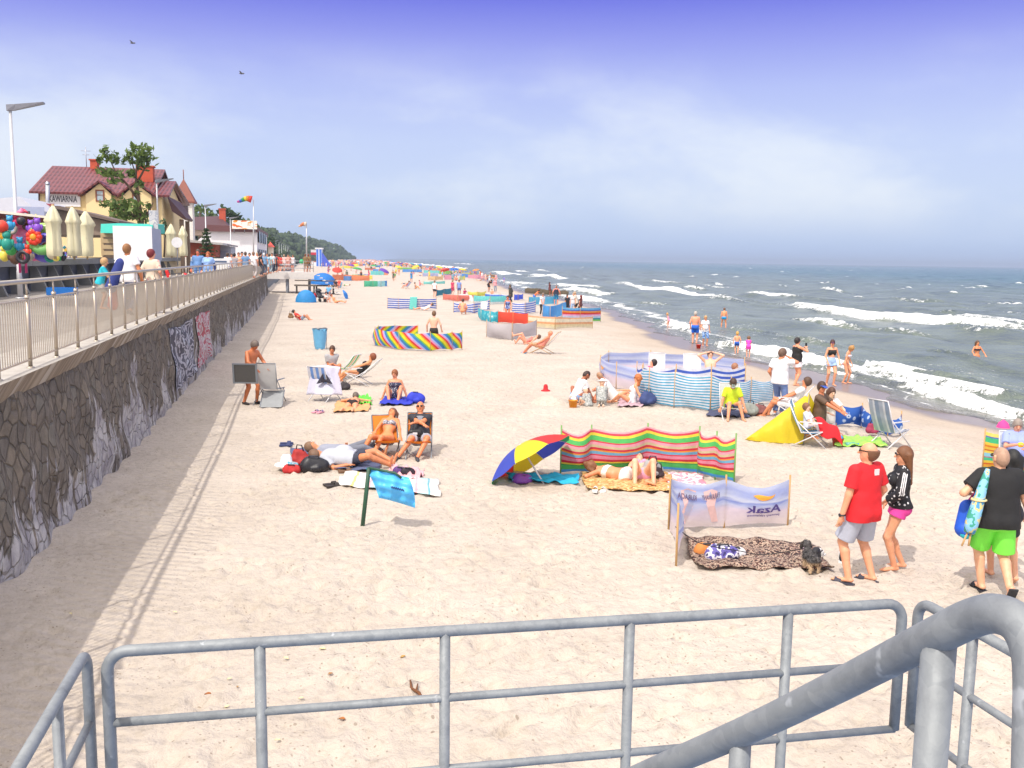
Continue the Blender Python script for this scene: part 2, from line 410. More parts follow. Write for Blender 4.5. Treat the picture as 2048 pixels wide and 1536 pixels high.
def cloth(F, root, spec, vox):
    kind, col = spec[0], spec[1]; o = spec[2] if len(spec) > 2 else {}
    m = col if not isinstance(col, str) else mat(col, .8, var=.14, scale=7, bump=.7, bscale=13)
    S, P, N, u, f, r = F.S, F.P, F.N, F.u, F.f, F.r; up = lambda h: P+u*h*S
    below = lambda h: plane(up(h), -u); above = lambda h: plane(up(h), u)
    e = o.get('e', .014)*(.6+.4*S); name = o.get('name', kind)
    if kind in ('t_shirt', 'jacket', 'shirt', 'dress', 'tank_top', 'hoodie'):
        sl = o.get('sl', {'t_shirt': .6, 'jacket': 1.95, 'shirt': .6, 'dress': .4, 'tank_top': 0, 'hoodie': 1.95}[kind])
        L = F.torso(e)
        if sl:
            for i in (-1, 1): L += F.arm(i, sl, e+.004, .008 if sl < 1 else .002)
        else: L = [p for k, p in enumerate(L) if k != 5]
        if kind != 'dress' and hem_(o) < -.03:
            wd_, hb = (.06, .118) if F.sex == 'm' else (.05, .112)
            for i in (-1, 1): L.append((up(.14)+r*i*wd_*S*F.bd, up(min(-.05, hem_(o)-.05))+r*i*(wd_+.012)*S*F.bd, hb*S*F.bd+e*.8, (hb+.004)*S*F.bd+e*.8, .03, ((f, 1.08),)))
        if o.get('skirt') or kind == 'dress': L += skirt_prims(F, e, o.get('skirt', .8), .03)
        hem = o.get('hem', -.1); nh, nr = (.485, .072) if sl else (.40, .085)
        cuts = [lambda X: np.minimum(.5, -np.maximum(nh*S-(X-P)@u, np.sqrt(np.maximum(0, ((X-P)**2).sum(-1)-((X-P)@u)**2))-nr*S*F.hs**.5)), above(.60)]
        if kind != 'dress' and not o.get('skirt'): cuts.append(below(hem)) if False else cuts.append(plane(up(hem), -u))
    elif kind in ('shorts', 'trousers', 'trunks', 'leggings'):
        fr = o.get('fr', {'shorts': .75, 'trousers': 1.9, 'trunks': .35, 'leggings': 1.7}[kind]); fl = o.get('flare', .014 if fr < 1 else .006)
        L = [p for k, p in enumerate(F.torso(e, False)) if k in (0, 1, 2, 7, 8, 9)] ; w = o.get('waist', .07)
        for i in (-1, 1): L += [q[:4]+(.012,)+q[5:] for q in F.leg(i, fr, e*.8, fl)]
        cuts = [above(w)]
    elif kind == 'swimsuit': L = F.torso(.006); L = [p for k, p in enumerate(L) if k != 5]; cuts = [above(o.get('top', .42))]
    elif kind == 'bikini_top': L = F.torso(.006)[3:]; cuts = [above(o.get('top', .385)), below(o.get('low', .28))]; L = [p for p in L if p is not None]
    elif kind == 'bikini_bottom':
        L = [F.torso(.005)[0]]+[p for p in F.torso(.005)[5:] if abs(np.dot((p[0]+p[1])/2-P, u)) < .1*S]; cuts = [above(o.get('waist', .02))]
    elif kind == 'skirt': L = [F.torso(e)[0]]+skirt_prims(F, e, o.get('ln', .7), .03); cuts = [above(.06)]
    else: raise ValueError(kind)
    return sdf_mesh(name, L, cuts, vox, root, m)
def hairdo(F, root, style, col, vox):
    hs = F.hs*F.S; HC, hf, hd, hr, S = F.HC, F.hf, F.hd, F.hr, F.S
    m = mat(col, .55, var=.25, scale=30, bump=.5, bscale=90)
    c = HC-hf*.016*hs+hd*.008*hs; n = nrm(hf-hd*.72)
    c = c+hd*.006*hs; base = (c, c, .117*hs, .117*hs, 0, ((hr, 1.24), (hd, .92)))
    L = [base+(plane(HC+n*.043*hs, n),)]
    if style == 'buzz': L = [(HC-hf*.01*hs, HC-hf*.01*hs, .1035*hs, .1035*hs, 0, ((hr, 1.29), (hd, .87)), plane(HC+n*.012*hs-hd*.0, n))]
    if style == 'ring':   # bald crown, hair round the sides and nape
        L = [base+(lambda X: np.maximum((X-HC)@nrm(hf-hd*.2), (X-HC-hd*.035*hs)@hd),)]
    if style in ('long', 'bob', 'curly', 'bun'):
        ln = {'long': .30, 'bob': .13, 'curly': .13, 'bun': .02}[style]*S
        for x in (-.07, -.03, .03, .07):
            a = HC+hr*x*hs-hf*.055*hs+hd*.02*hs; dn = nrm(-F.u*.7+V(0, 0, -.5)-hf*.1)
            L.append((a, a+dn*(ln+.08*S), .05*hs, .035*hs, .02))
        if style == 'curly':
            for k in range(22):
                a = RNG.normal(size=3); a = nrm(a); a = a-hf*max(0, a@hf)*1.0
                L.append((HC+a*.1*hs-hf*.02*hs,)*2+(.035*hs,)*2+(.01,))
        if style == 'bun': L.append((HC+hd*.12*hs-hf*.04*hs,)*2+(.045*hs,)*2+(.01,))
    if style == 'pony': L.append((HC-hf*.1*hs+hd*.03*hs, HC-hf*.13*hs-hd*.14*hs, .035*hs, .02*hs, .02))
    return sdf_mesh('hair', L, [], max(.009, vox*.75), root, m)
def face_bits(F, root, what):
    hs = F.hs*F.S; HC, hf, hd, hr = F.HC, F.hf, F.hd, F.hr; ax = (hr, hf, hd)
    if 'e' in what:
        for i in (-1, 1): MB().ell(HC+hf*.087*hs+hr*i*.032*hs+hd*.018*hs, V(.012, .008, .007)*hs, 8, 5, ax).build('eye', mat('2A1D18', .3), root)
    if 'm' in what: MB().ell(HC+hf*.082*hs-hd*.055*hs, V(.024, .01, .006)*hs, 8, 5, ax).build('mouth', mat('A8554E', .5), root)
    if 'g' in what:
        mb = MB()
        for i in (-1, 1):
            mb.ell(HC+hf*.096*hs+hr*i*.034*hs+hd*.016*hs, V(.027, .008, .019)*hs, 10, 6, ax)
            mb.bar(HC+hf*.09*hs+hr*i*.06*hs+hd*.02*hs, HC-hf*.01*hs+hr*i*.085*hs+hd*.02*hs, .006*hs, .01*hs)
        mb.build('sunglasses', mat('17161A', .15), root)
    if 'b' in what: sdf_mesh('beard', [(HC-hd*.075*hs+hf*.03*hs, HC-hd*.085*hs+hf*.05*hs, .06*hs, .045*hs, .02)], [plane(HC-hd*.045*hs, hd)], .01, root, mat('3A2A22', .8))
    c = [w for w in what if isinstance(w, tuple)]
    for kind, col in c:
        m = mat(col, .8) if isinstance(col, str) else col
        cc = HC-hf*.01*hs+hd*.012*hs; cut = plane(HC+hd*.035*hs, -hd)
        L = [(cc, cc, .112*hs, .112*hs, 0, ((hr, 1.2), (hd, .92)), cut)]
        mb = MB()
        if kind == 'cap': L.append((HC+hf*.08*hs+hd*.042*hs, HC+hf*.16*hs+hd*.03*hs, .055*hs, .05*hs, .0, ((hd, 6.),)))
        if kind == 'sun_hat': L.append((HC+hd*.04*hs,)*2+(.19*hs,)*2+(0, ((hd, 9.),)))
        sdf_mesh(kind, L, [], .009, root, m)
SK = {'tan': 'D08A5E', 'fair': 'F0C2A6', 'pink': 'EDB399', 'brown': 'B87450', 'pale': 'F4D0BA', 'red': 'D98362'}
def rz_of(face):         # heading seen from the camera: 0 away, 90 to the right, 180 towards us
    d = VF*math.cos(RAD(face))+VR*math.sin(RAD(face)); return math.atan2(-d[0], d[1])
def person(px, py, face, po, label, H=1.75, sex='m', sk='tan', hair=('short', '3B2A20'), wear=(), bits='em', det=1, build=1., child=0., group=None, loc=None, dz=0.):
    if loc is None:
        loc = G(px, py)
    loc = V(loc)+V(0, 0, dz)
    root = thing('person', label, 'person', loc, rz_of(face), group)
    F = Fig(po, H, sex, build, child); v = VOX[det]*(.75 if H < 1.3 else 1)
    sdf_mesh('body', F.body(det), [], v, root, skin(SK.get(sk, sk)))
    for w in wear: cloth(F, root, w, v)
    if hair: hairdo(F, root, hair[0], hair[1], v)
    if bits: face_bits(F, root, bits)
    FIGS[root.name] = F
    return root
FIGS = {}
def W(root, p):          # figure-local point to world
    a = root.rotation_euler[2]; c, s = math.cos(a), math.sin(a); l = root.location
    return V(l[0]+p[0]*c-p[1]*s, l[1]+p[0]*s+p[1]*c, l[2]+p[2])
# ------------------------------------------------------------------ camera, light, sky
cam = bpy.data.cameras.new('camera'); cam.sensor_width = 36; cam.lens = FP/2048*36; cam.clip_end = 20000; cam.clip_start = .05
co_ = bpy.data.objects.new('camera', cam); COL.objects.link(co_)
from mathutils import Matrix
Mx = Matrix(((CR[0], CU[0], -CF[0], CC[0]), (CR[1], CU[1], -CF[1], CC[1]), (CR[2], CU[2], -CF[2], CC[2]), (0, 0, 0, 1)))
co_.matrix_world = Mx; scn.camera = co_
SUN_EL = RAD(54); SH = nrm(VF*math.cos(RAD(30))+VR*math.sin(RAD(30)))      # direction shadows fall
TOSUN = nrm(-SH*math.cos(SUN_EL)+V(0, 0, math.sin(SUN_EL)))
sl = bpy.data.lights.new('sun', 'SUN'); sl.energy = 2.98; sl.angle = RAD(.53); sl.color = (1, .93, .84)
so = bpy.data.objects.new('sun', sl); COL.objects.link(so)
from mathutils import Vector
so.rotation_euler = Vector(TOSUN).to_track_quat('Z', 'Y').to_euler(); so.location = (-20, -20, 40)
wd = bpy.data.worlds.new('World'); scn.world = wd; wd.use_nodes = True
wt = wd.node_tree; wn = wt.nodes; bg = wn['Background']
def wadd(typ, **kw):
    n = wn.new('ShaderNode'+typ)
    for k, v in kw.items():
        if k in n.inputs: n.inputs[k].default_value = v
        else: setattr(n, k, v)
    return n
WL = wt.links.new
def wmath(op, a, b=None):
    n = wadd('Math', operation=op)
    for i, v in enumerate((a, b)):
        if v is None: continue
        if isinstance(v, (int, float)): n.inputs[i].default_value = v
        else: WL(v, n.inputs[i])
    return n.outputs[0]
def wmix(f, a, b, bl='MIX'):
    n = wadd('Mix', data_type='RGBA', blend_type=bl)
    for s, v in ((n.inputs[0], f), (n.inputs[6], a), (n.inputs[7], b)):
        if isinstance(v, (int, float)): s.default_value = v
        elif isinstance(v, tuple): s.default_value = v+(1,)
        else: WL(v, s)
    return n.outputs[2]
sky = wadd('TexSky', sky_type='NISHITA', sun_disc=False, sun_elevation=SUN_EL, sun_rotation=math.atan2(TOSUN[0], TOSUN[1]), air_density=1., dust_density=1.5)
tc = wadd('TexCoord').outputs['Generated']
sx = wadd('SeparateXYZ'); WL(tc, sx.inputs[0])
rp = wadd('ValToRGB'); WL(sx.outputs[2], rp.inputs[0]); cr = rp.color_ramp
SKY = [(0., (.39, .50, .74)), (.02, (.42, .53, .76)), (.07, (.49, .575, .78)), (.12, (.47, .545, .79)), (.172, (.385, .44, .78)), (.215, (.26, .285, .73)), (.255, (.135, .145, .66)), (.31, (.10, .11, .62)), (.45, (.15, .22, .55)), (1., (.20, .32, .62))]
while len(cr.elements) < len(SKY): cr.elements.new(.5)
for e, (p, c) in zip(cr.elements, SKY): e.position = p; e.color = c+(1,)
# soft haze clouds low over the sea, stretched along the horizon
mp = wadd('Mapping'); mp.inputs['Scale'].default_value = (1., 1., 2.3); WL(tc, mp.inputs[0])
nz = wadd('TexNoise', Scale=2.6, Detail=6, Roughness=.52, Distortion=.35); WL(mp.outputs[0], nz.inputs['Vector'])
nz2 = wadd('TexNoise', Scale=9., Detail=6, Roughness=.6); WL(mp.outputs[0], nz2.inputs['Vector'])
nn = wmath('ADD', wmath('MULTIPLY', nz.outputs[0], .75), wmath('MULTIPLY', nz2.outputs[0], .25))
mk = wadd('MapRange', interpolation_type='SMOOTHSTEP'); WL(nn, mk.inputs[0]); mk.inputs[1].default_value = .40; mk.inputs[2].default_value = .62
lo = wadd('MapRange', interpolation_type='SMOOTHSTEP'); WL(sx.outputs[2], lo.inputs[0]); lo.inputs[1].default_value = .01; lo.inputs[2].default_value = .075
hi = wadd('MapRange', interpolation_type='SMOOTHSTEP'); WL(sx.outputs[2], hi.inputs[0]); hi.inputs[1].default_value = .23; hi.inputs[2].default_value = .11
cm = wmath('MULTIPLY', wmath('MULTIPLY', mk.outputs[0], lo.outputs[0]), hi.outputs[0])
col = wmix(wmath('MULTIPLY', cm, .85), rp.outputs['Color'], (.70, .745, .82))
# added sky brightness overhead and towards the sun, out of view, fills the shadows
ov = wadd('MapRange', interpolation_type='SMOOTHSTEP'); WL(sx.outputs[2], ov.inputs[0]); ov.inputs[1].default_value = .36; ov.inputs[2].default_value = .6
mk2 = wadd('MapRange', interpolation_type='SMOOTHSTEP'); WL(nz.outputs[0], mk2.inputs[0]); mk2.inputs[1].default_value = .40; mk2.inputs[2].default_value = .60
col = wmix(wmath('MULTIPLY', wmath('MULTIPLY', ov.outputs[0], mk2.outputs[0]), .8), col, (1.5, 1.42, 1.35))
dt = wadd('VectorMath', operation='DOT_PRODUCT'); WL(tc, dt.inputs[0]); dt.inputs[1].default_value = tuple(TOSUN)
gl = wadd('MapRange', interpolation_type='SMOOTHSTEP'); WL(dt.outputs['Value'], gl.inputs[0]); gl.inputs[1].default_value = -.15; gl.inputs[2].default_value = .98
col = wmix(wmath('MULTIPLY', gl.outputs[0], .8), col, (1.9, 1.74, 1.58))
nis = wmix(1., sky.outputs[0], (.085, .085, .085), 'MULTIPLY')
col = wmix(.14, col, nis)
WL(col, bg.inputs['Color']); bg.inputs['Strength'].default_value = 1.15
scn.view_settings.view_transform = 'Standard'; scn.view_settings.look = 'None'; scn.view_settings.exposure = .19; scn.view_settings.gamma = 1
scn.cycles.max_bounces = 6; scn.cycles.use_denoising = True; scn.cycles.volume_bounces = 0
scn.cycles.caustics_reflective = False; scn.cycles.caustics_refractive = False
# ------------------------------------------------------------------ sand
def rows(y0, d0, g, y1):
    r = [y0]; d = d0
    while r[-1] < y1: r.append(r[-1]+d); d = max(d0, g*(r[-1]))
    return np.array(r)
def attr(me, name, a):
    at = me.attributes.new(name, 'FLOAT', 'POINT'); at.data.foreach_set('value', np.asarray(a, np.float32).ravel())
def gridfaces(ny, nx):
    i = (np.arange(ny-1)[:, None]*nx+np.arange(nx-1)[None]).ravel(); return np.stack([i, i+1, i+nx+1, i+nx], 1)
_sz0 = sandz
def sandz(x, y):
    return _sz0(x, y)+.42*sst(58, 92, y)*sst(7, -1, x)
yr = rows(4., .068, .0042, 1700.); nx = 380
xs = shore(yr)+9; S_ = np.linspace(0, 1, nx)[None]; X = -3.95+S_*(xs[:, None]+3.95); Y = np.repeat(yr[:, None], nx, 1)
Z = sandz(X, Y)
d_ = shore(Y)-X
for n_ in range(9000):       # footprints and scuffs
    fy = 5+45*RNG.random()**1.5; fx = -3.2+RNG.random()*(shore(fy)-4.4+3.2); a = RNG.random()*PI; dp = RNG.uniform(.014, .055)
    if fx < -1.3 and RNG.random() < .75: continue
    i0, i1 = np.searchsorted(yr, (fy-.4, fy+.4)); w = xs[i0]+3.95; j0 = int((fx-.4+3.95)/w*(nx-1)); j1 = int((fx+.4+3.95)/w*(nx-1))+2
    j0 = max(0, j0); sx_, sy_ = X[i0:i1, j0:j1]-fx, Y[i0:i1, j0:j1]-fy
    u_ = sx_*math.cos(a)+sy_*math.sin(a); v_ = -sx_*math.sin(a)+sy_*math.cos(a)
    q = (u_/.15)**2+(v_/.075)**2; q2 = (u_/.21)**2+(v_/.13)**2
    Z[i0:i1, j0:j1] += -dp*np.exp(-q)+dp*.5*np.exp(-(q2-1.1)**2*3)
Z += .035*np.exp(-(X+3.5)/.35)*(1+.6*np.sin(Y*5.1)+.5*np.sin(Y*2.3+1))*(Y < 120)
me = mesh_np('beach_sand', np.stack([X, Y, Z], -1).reshape(-1, 3), gridfaces(len(yr), nx))
wob = .35*np.sin(Y*.35)+.2*np.sin(Y*.9+2)+.1*np.sin(Y*2.1)
attr(me, 'wet', 1-sst(1.9, 2.9, d_+wob)); attr(me, 'damp', 1-sst(2.6, 7., d_+wob*1.5))
attr(me, 'ripple', sst(-3.3, -2.3, X)*(1-sst(-1.75, -1.15, X+.25*np.sin(Y*.8)))*(Y < 90))
t = NT('beach_sand'); co = t.add('TexCoord').outputs['Object']
at = lambda n: t.add('Attribute', attribute_name=n).outputs['Fac']
c1 = t.ramp(t.noise(co, .55, 5, .6), [(.3, (.45, .39, .328)), (.7, (.54, .476, .408))])
c2 = t.ramp(t.noise(co, 9, 4, .65), [(.25, (.80, .79, .77)), (.5, (1, 1, 1)), (.78, (1.08, 1.07, 1.05))])
cl = t.mix(1., c1, c2, 'MULTIPLY')
vo = t.add('TexVoronoi', Scale=2.6, Randomness=1., voronoi_dimensions='2D'); t.ln(co, vo.inputs['Vector'])
spk = t.math('MULTIPLY', t.math('LESS_THAN', vo.outputs['Distance'], .04), t.math('GREATER_THAN', t.noise(co, 1.7, 2), .5))
cl = t.mix(t.math('MULTIPLY', spk, .5), cl, (.14, .095, .06))
v7 = t.add('TexVoronoi', Scale=9., voronoi_dimensions='2D'); t.ln(co, v7.inputs['Vector']); cl = t.mix(t.math('MULTIPLY', t.math('MULTIPLY', t.math('LESS_THAN', v7.outputs['Distance'], .085), t.math('GREATER_THAN', t.noise(co, .9, 3), .53)), .55), cl, (.17, .12, .085))
cl = t.mix(t.math('MULTIPLY', at('damp'), .5), cl, (.40, .31, .22))
cl = t.mix(at('wet'), cl, (.215, .175, .15))
t.ln(cl, t.b.inputs['Base Color'])
t.ln(t.math('MULTIPLY_ADD', at('wet'), -.62, .92), t.b.inputs['Roughness'])
wv = t.add('TexWave', wave_type='BANDS', bands_direction='Y', Scale=1.9, Distortion=2.2, Detail=2.); wv.inputs['Detail Scale'].default_value = 1.6
mp_ = t.add('Mapping'); mp_.inputs['Rotation'].default_value = (0, 0, .45); t.ln(co, mp_.inputs[0]); t.ln(mp_.outputs[0], wv.inputs['Vector'])
h = t.math('ADD', t.math('MULTIPLY', t.math('MULTIPLY', wv.outputs['Fac'], at('ripple')), .030), t.math('MULTIPLY', t.noise(co, 5.5, 5, .6), .11))
h = t.math('ADD', h, t.math('MULTIPLY', t.noise(co, 28, 3), .014))
dry = t.math('SUBTRACT', 1., at('wet'))
t.ln(t.bump(t.math('MULTIPLY', h, dry), .6, 1.), t.b.inputs['Normal'])
SANDM = t.m; tag(link('beach_sand', me, t.m), kind='structure')
# ------------------------------------------------------------------ sea
y_ = rows(12., .26, .0065, 6500.); dd = [-3.2]; st = .16
while dd[-1] < 6000: dd.append(dd[-1]+st); st = min(max(.16, .0135*max(0, dd[-1])), 60) if dd[-1] > 6 else .16
dd = np.array(dd); Y = np.repeat(y_[:, None], len(dd), 1); D = np.repeat(dd[None], len(y_), 0); X = shore(Y)+D
Z = np.full(X.shape, -.5)
near = np.exp(-np.maximum(0, D-3)/260)
rr = np.random.default_rng(5)
for k in range(26):
    L = rr.uniform(2.2, 16); a = PI+rr.normal()*.45; A = .0085*L*rr.uniform(.5, 1.1); p = rr.uniform(0, 6.3)
    res = sst(.7, .3, np.maximum(np.maximum(.0135*np.abs(D), .16), np.maximum(.0065*Y, .26)*.35)/L)
    ph = (X*math.cos(a)+Y*math.sin(a))*2*PI/L+p; s_ = np.sin(ph)
    Z += A*(s_+.35*np.sin(2*ph+.6))*res*sst(.5, 9, D)*(.35+.65*rr.random())
foam = np.zeros_like(X)
def breaker(pix, hgt=.4, wid=.9, fo=1.):
    P = np.array([zp(px, py, -.35)[:2] for px, py in pix]); n = len(P)
    bx0, by0 = P.min(0)-7; bx1, by1 = P.max(0)+7
    idx = np.where((X > bx0) & (X < bx1) & (Y > by0) & (Y < by1)); x, y = X[idx], Y[idx]
    if len(x) == 0: return
    best = np.full(x.shape, 1e9); tb = np.zeros(x.shape); sg = np.zeros(x.shape)
    for i in range(n-1):
        a, b = P[i], P[i+1]; ab = b-a; l2 = ab@ab
        t_ = np.clip(((x-a[0])*ab[0]+(y-a[1])*ab[1])/l2, 0, 1); ex = x-a[0]-t_*ab[0]; ey = y-a[1]-t_*ab[1]; dist = np.hypot(ex, ey)
        m_ = dist < best; best[m_] = dist[m_]; tb[m_] = ((i+t_)/(n-1))[m_]; sg[m_] = ex[m_]
    env = np.sin(PI*np.clip(tb*.94+.03, 0, 1))**.45
    wid = wid*.72
    jit = .3*np.sin(tb*40+x*1.2)+.22*np.sin(tb*97+2*x)+.15*np.sin(y*3.1)
    s = sg+jit*wid*.6
    prof = np.where(s < 0, np.exp(-(s/(wid*.55))**2), np.exp(-(s/(wid*1.5))**2))
    Z[idx] += hgt*env*prof
    f = np.where(s < .25*wid, np.exp(-(np.minimum(s-.0, 0)/(wid*(1.5+.5*np.sin(tb*23))))**2), np.exp(-((s-.25*wid)/(wid*.3))**2))
    foam[idx] = np.maximum(foam[idx], fo*env*f)
for pix, hg, wd_, fo in [
    ([(1555, 605), (1640, 620), (1750, 633), (1850, 640), (1960, 648), (2110, 662)], .55, 1.15, 1.),
    ([(1232, 566), (1290, 575), (1340, 581), (1400, 586), (1462, 588)], .5, 1.7, 1.), ([(1490, 588), (1540, 591), (1600, 596)], .45, 1.2, .95),
    ([(1570, 634), (1650, 642), (1730, 652)], .3, .8, .75), ([(1740, 652), (1800, 656), (1870, 664)], .25, .7, .6), ([(1405, 596), (1450, 600), (1500, 606)], .3, .9, .6),
    ([(1410, 682), (1470, 690), (1530, 702), (1590, 716), (1650, 728), (1715, 741), (1820, 744)], .42, .5, 1.05),
    ([(1800, 764), (1850, 778), (1910, 795), (1980, 815), (2080, 838)], .4, .42, 1.05), ([(1330, 640), (1360, 651), (1385, 662)], .35, .7, 1.),
    ([(1700, 735), (1760, 740), (1830, 738)], .3, .5, .9), ([(1990, 640), (2040, 640), (2100, 646)], .3, 1., .7), ([(1905, 655), (1960, 664), (2030, 668)], .22, .6, .55),
    ([(1060, 552), (1120, 556), (1180, 558)], .5, 2.5, 1.), ([(980, 546), (1040, 549), (1110, 551)], .5, 3, 1.), ([(1100, 570), (1150, 573), (1210, 576)], .4, 1.6, .9), ([(1115, 578), (1165, 581), (1200, 583)], .4, 1.4, .9),
    ([(1180, 581), (1205, 583), (1235, 587)], .4, 1.2, .9), ([(905, 527), (930, 528), (950, 529)], .4, 4, .9), ([(1140, 590), (1180, 597), (1212, 603)], .35, .9, 1.), ([(1010, 563), (1050, 566), (1080, 569)], .3, 1.6, .8),
    ([(870, 532), (900, 535), (930, 537)], .5, 4, 1.), ([(800, 526), (840, 529), (880, 532)], .5, 5, 1.), ([(1270, 600), (1310, 603), (1350, 606)], .3, 1., .55), ([(1290, 562), (1330, 564), (1370, 567)], .4, 1.6, .7),
    ([(1000, 541), (1030, 542), (1065, 543)], .4, 2.5, .8), ([(1040, 540), (1075, 541), (1110, 543)], .4, 2.5, .7), ([(1780, 597), (1830, 601), (1890, 603)], .35, 1., .6), ([(1920, 589), (1950, 591), (1985, 592)], .4, 1., .9),
    ([(1390, 570), (1430, 572), (1480, 575)], .4, 1.5, .6), ([(1360, 575), (1390, 577), (1415, 578)], .4, 1., .8), ([(1640, 578), (1660, 580), (1690, 582)], .4, 1.2, .8), ([(1560, 672), (1620, 678), (1690, 690)], .2, .5, .5),
    ([(1850, 705), (1910, 712), (1970, 725)], .2, .5, .4), ([(1450, 655), (1510, 660), (1560, 668)], .2, .5, .45)]:
    breaker(pix, hg, wd_, fo)
for k in range(230):          # whitecaps out at sea
    yy = 60*math.exp(rr.random()*4.2); xx = shore(yy)+25+rr.random()*yy*.9+yy*.05; ln = rr.uniform(.8, 4)*(1+yy/500); a = rr.normal()*.3+.25
    P = [CC[:2]*0+V(xx+math.sin(a)*s*ln, yy+math.cos(a)*s*ln*.0-math.cos(a)*s*ln*.6) for s in (-1, 0, 1)]
    pr = []
    for q in P:
        v = V(q[0], q[1], -.3)-CC; z = v@CF; pr.append((1024+FP*(v@CR)/z, 768-FP*(v@CU)/z))
    breaker(pr, .25, .35+yy/420*rr.uniform(.5, 1.2), rr.uniform(.55, 1.))
wob = .55*np.sin(Y*.42)+.35*np.sin(Y*1.1+1)+.18*np.sin(Y*2.7)
sw = np.exp(-((D-2.1-wob)/.9)**2)*.50+np.exp(-((D+.15-wob*.9)/.13)**2)*.62+.26*np.exp(-((D-1.2)/1.4)**2)
foam = np.maximum(foam, sw*(Y < 900)); foam = np.maximum(foam, .36*np.exp(-((D-5-wob*2)/3.)**2)*(Y < 900))
Z = np.where(D < .4, -.5+.055*np.clip(-D, 0, 1.8)+.012+.015*np.sin(Y*2)*(D > -1), Z+.012)
# the swash thins out up the sand
edge = -.75+wob*.8
Z -= .5*sst(.0, .9, edge-D)
me = mesh_np('sea', np.stack([X, Y, Z], -1).reshape(-1, 3), gridfaces(len(y_), len(dd))); attr(me, 'foam', foam); attr(me, 'shallow', np.exp(-np.maximum(D+1.2, 0)/1.4)); attr(me, 'offshore', sst(10, 220, D))
t = NT('sea_water'); co = t.add('TexCoord').outputs['Object']
deep = t.mix(at('offshore'), (.145, .178, .152), (.06, .138, .152))
n1 = t.noise(co, .35, 4); deep = t.mix(1., deep, t.ramp(n1, [(.3, (.7, .72, .75)), (.7, (1.25, 1.22, 1.15))]), 'MULTIPLY')
deep = t.mix(t.math('MULTIPLY', at('shallow'), .8), deep, (.16, .135, .115))
m1 = t.add('Mapping'); m1.inputs['Scale'].default_value = (1.2, .8, 1); t.ln(co, m1.inputs[0])
fn = t.noise(m1.outputs[0], 2.3, 6, .7); fn2 = t.noise(co, 9, 4, .6); fn = t.math('ADD', t.math('MULTIPLY', fn, .65), t.math('MULTIPLY', fn2, .35))
mr = t.add('MapRange', interpolation_type='SMOOTHSTEP'); t.ln(t.math('ADD', at('foam'), t.math('MULTIPLY_ADD', fn, 2.3, -1.2)), mr.inputs[0]); mr.inputs[1].default_value = .42; mr.inputs[2].default_value = .66
fm = mr.outputs[0]
t.ln(t.mix(fm, deep, (.80, .82, .82)), t.b.inputs['Base Color'])
t.ln(t.math('MULTIPLY_ADD', fm, .6, .22), t.b.inputs['Roughness']); t.b.inputs['IOR'].default_value = 1.33
t.b.inputs['Specular IOR Level'].default_value = .4
m2 = t.add('Mapping'); m2.inputs['Scale'].default_value = (1.6, .7, 1); m2.inputs['Rotation'].default_value = (0, 0, .2); t.ln(co, m2.inputs[0])
hh = t.math('ADD', t.math('MULTIPLY', t.noise(m2.outputs[0], .9, 5, .65), .55), t.math('MULTIPLY', t.noise(m2.outputs[0], 4.2, 3, .6), .07))
hh = t.math('ADD', hh, t.math('MULTIPLY', fm, .06)); t.ln(t.bump(hh, .75, 1.), t.b.inputs['Normal'])
tag(link('sea', me, t.m), kind='structure')
# ------------------------------------------------------------------ promenade, seawall, railing
PZ = 2.45
def flat_mat(name, stops, scale, brick=None, rough=.85, bump=.3):
    t = NT(name); co = t.add('TexCoord').outputs['Object']; c = t.ramp(t.noise(co, scale, 5, .6), stops)
    if brick:
        b = t.add('TexBrick', Scale=brick[0]); b.inputs['Color1'].default_value = (1, 1, 1, 1); b.inputs['Color2'].default_value = (.88, .87, .86, 1); b.inputs['Mortar'].default_value = (.6, .58, .55, 1)
        b.inputs['Mortar Size'].default_value = .012; t.ln(co, b.inputs['Vector']); c = t.mix(1., c, b.outputs['Color'], 'MULTIPLY')
    t.ln(c, t.b.inputs['Base Color']); t.b.inputs['Roughness'].default_value = rough
    t.ln(t.bump(t.noise(co, 40, 3), bump, .01), t.b.inputs['Normal']); return t.m
mb = MB(); mb.hexa([(-70, -8, 2.2), (-4.46, -8, 2.2), (-4.46, 420, 2.2), (-70, 420, 2.2), (-70, -8, PZ-.01), (-4.46, -8, PZ-.01), (-4.46, 420, PZ-.01), (-70, 420, PZ-.01)])
tag(mb.build('promenade', flat_mat('paving', [(.3, (.30, .27, .24)), (.7, (.40, .37, .33))], .8, (1.2,))), kind='structure')
WE = 90.
wall = thing('seawall', 'long dark stone seawall with white streaks and a pale coping, holding up the promenade', 'wall', (-3.6, 5, 0))
mb = MB(wall.location)
def wallfn(u, v):
    y = -6+u*(WE+6); z = -.6+v*2.86
    n = .03*math.sin(y*2.1+z*3)+.03*math.sin(y*5.3+1.7*z)+.02*math.sin(z*7+y)
    return V(-3.5-.12*max(0, z)/2.3+n, y, z)
mb.grid(wallfn, 620, 24)
t = NT('seawall_stone'); co = t.add('TexCoord').outputs['Object']
mp_ = t.add('Mapping'); mp_.inputs['Scale'].default_value = (.3, 1.1, .95); t.ln(co, mp_.inputs[0])
dn = t.add('TexNoise', Scale=1.3, Detail=2.); t.ln(mp_.outputs[0], dn.inputs['Vector'])
vv = t.add('VectorMath', operation='ADD'); t.ln(mp_.outputs[0], vv.inputs[0])
sc_ = t.add('VectorMath', operation='SCALE'); sc_.inputs[3].default_value = .35; t.ln(dn.outputs['Color'], sc_.inputs[0]); t.ln(sc_.outputs[0], vv.inputs[1])
v1 = t.add('TexVoronoi', Scale=4.1, feature='DISTANCE_TO_EDGE'); t.ln(vv.outputs[0], v1.inputs['Vector'])
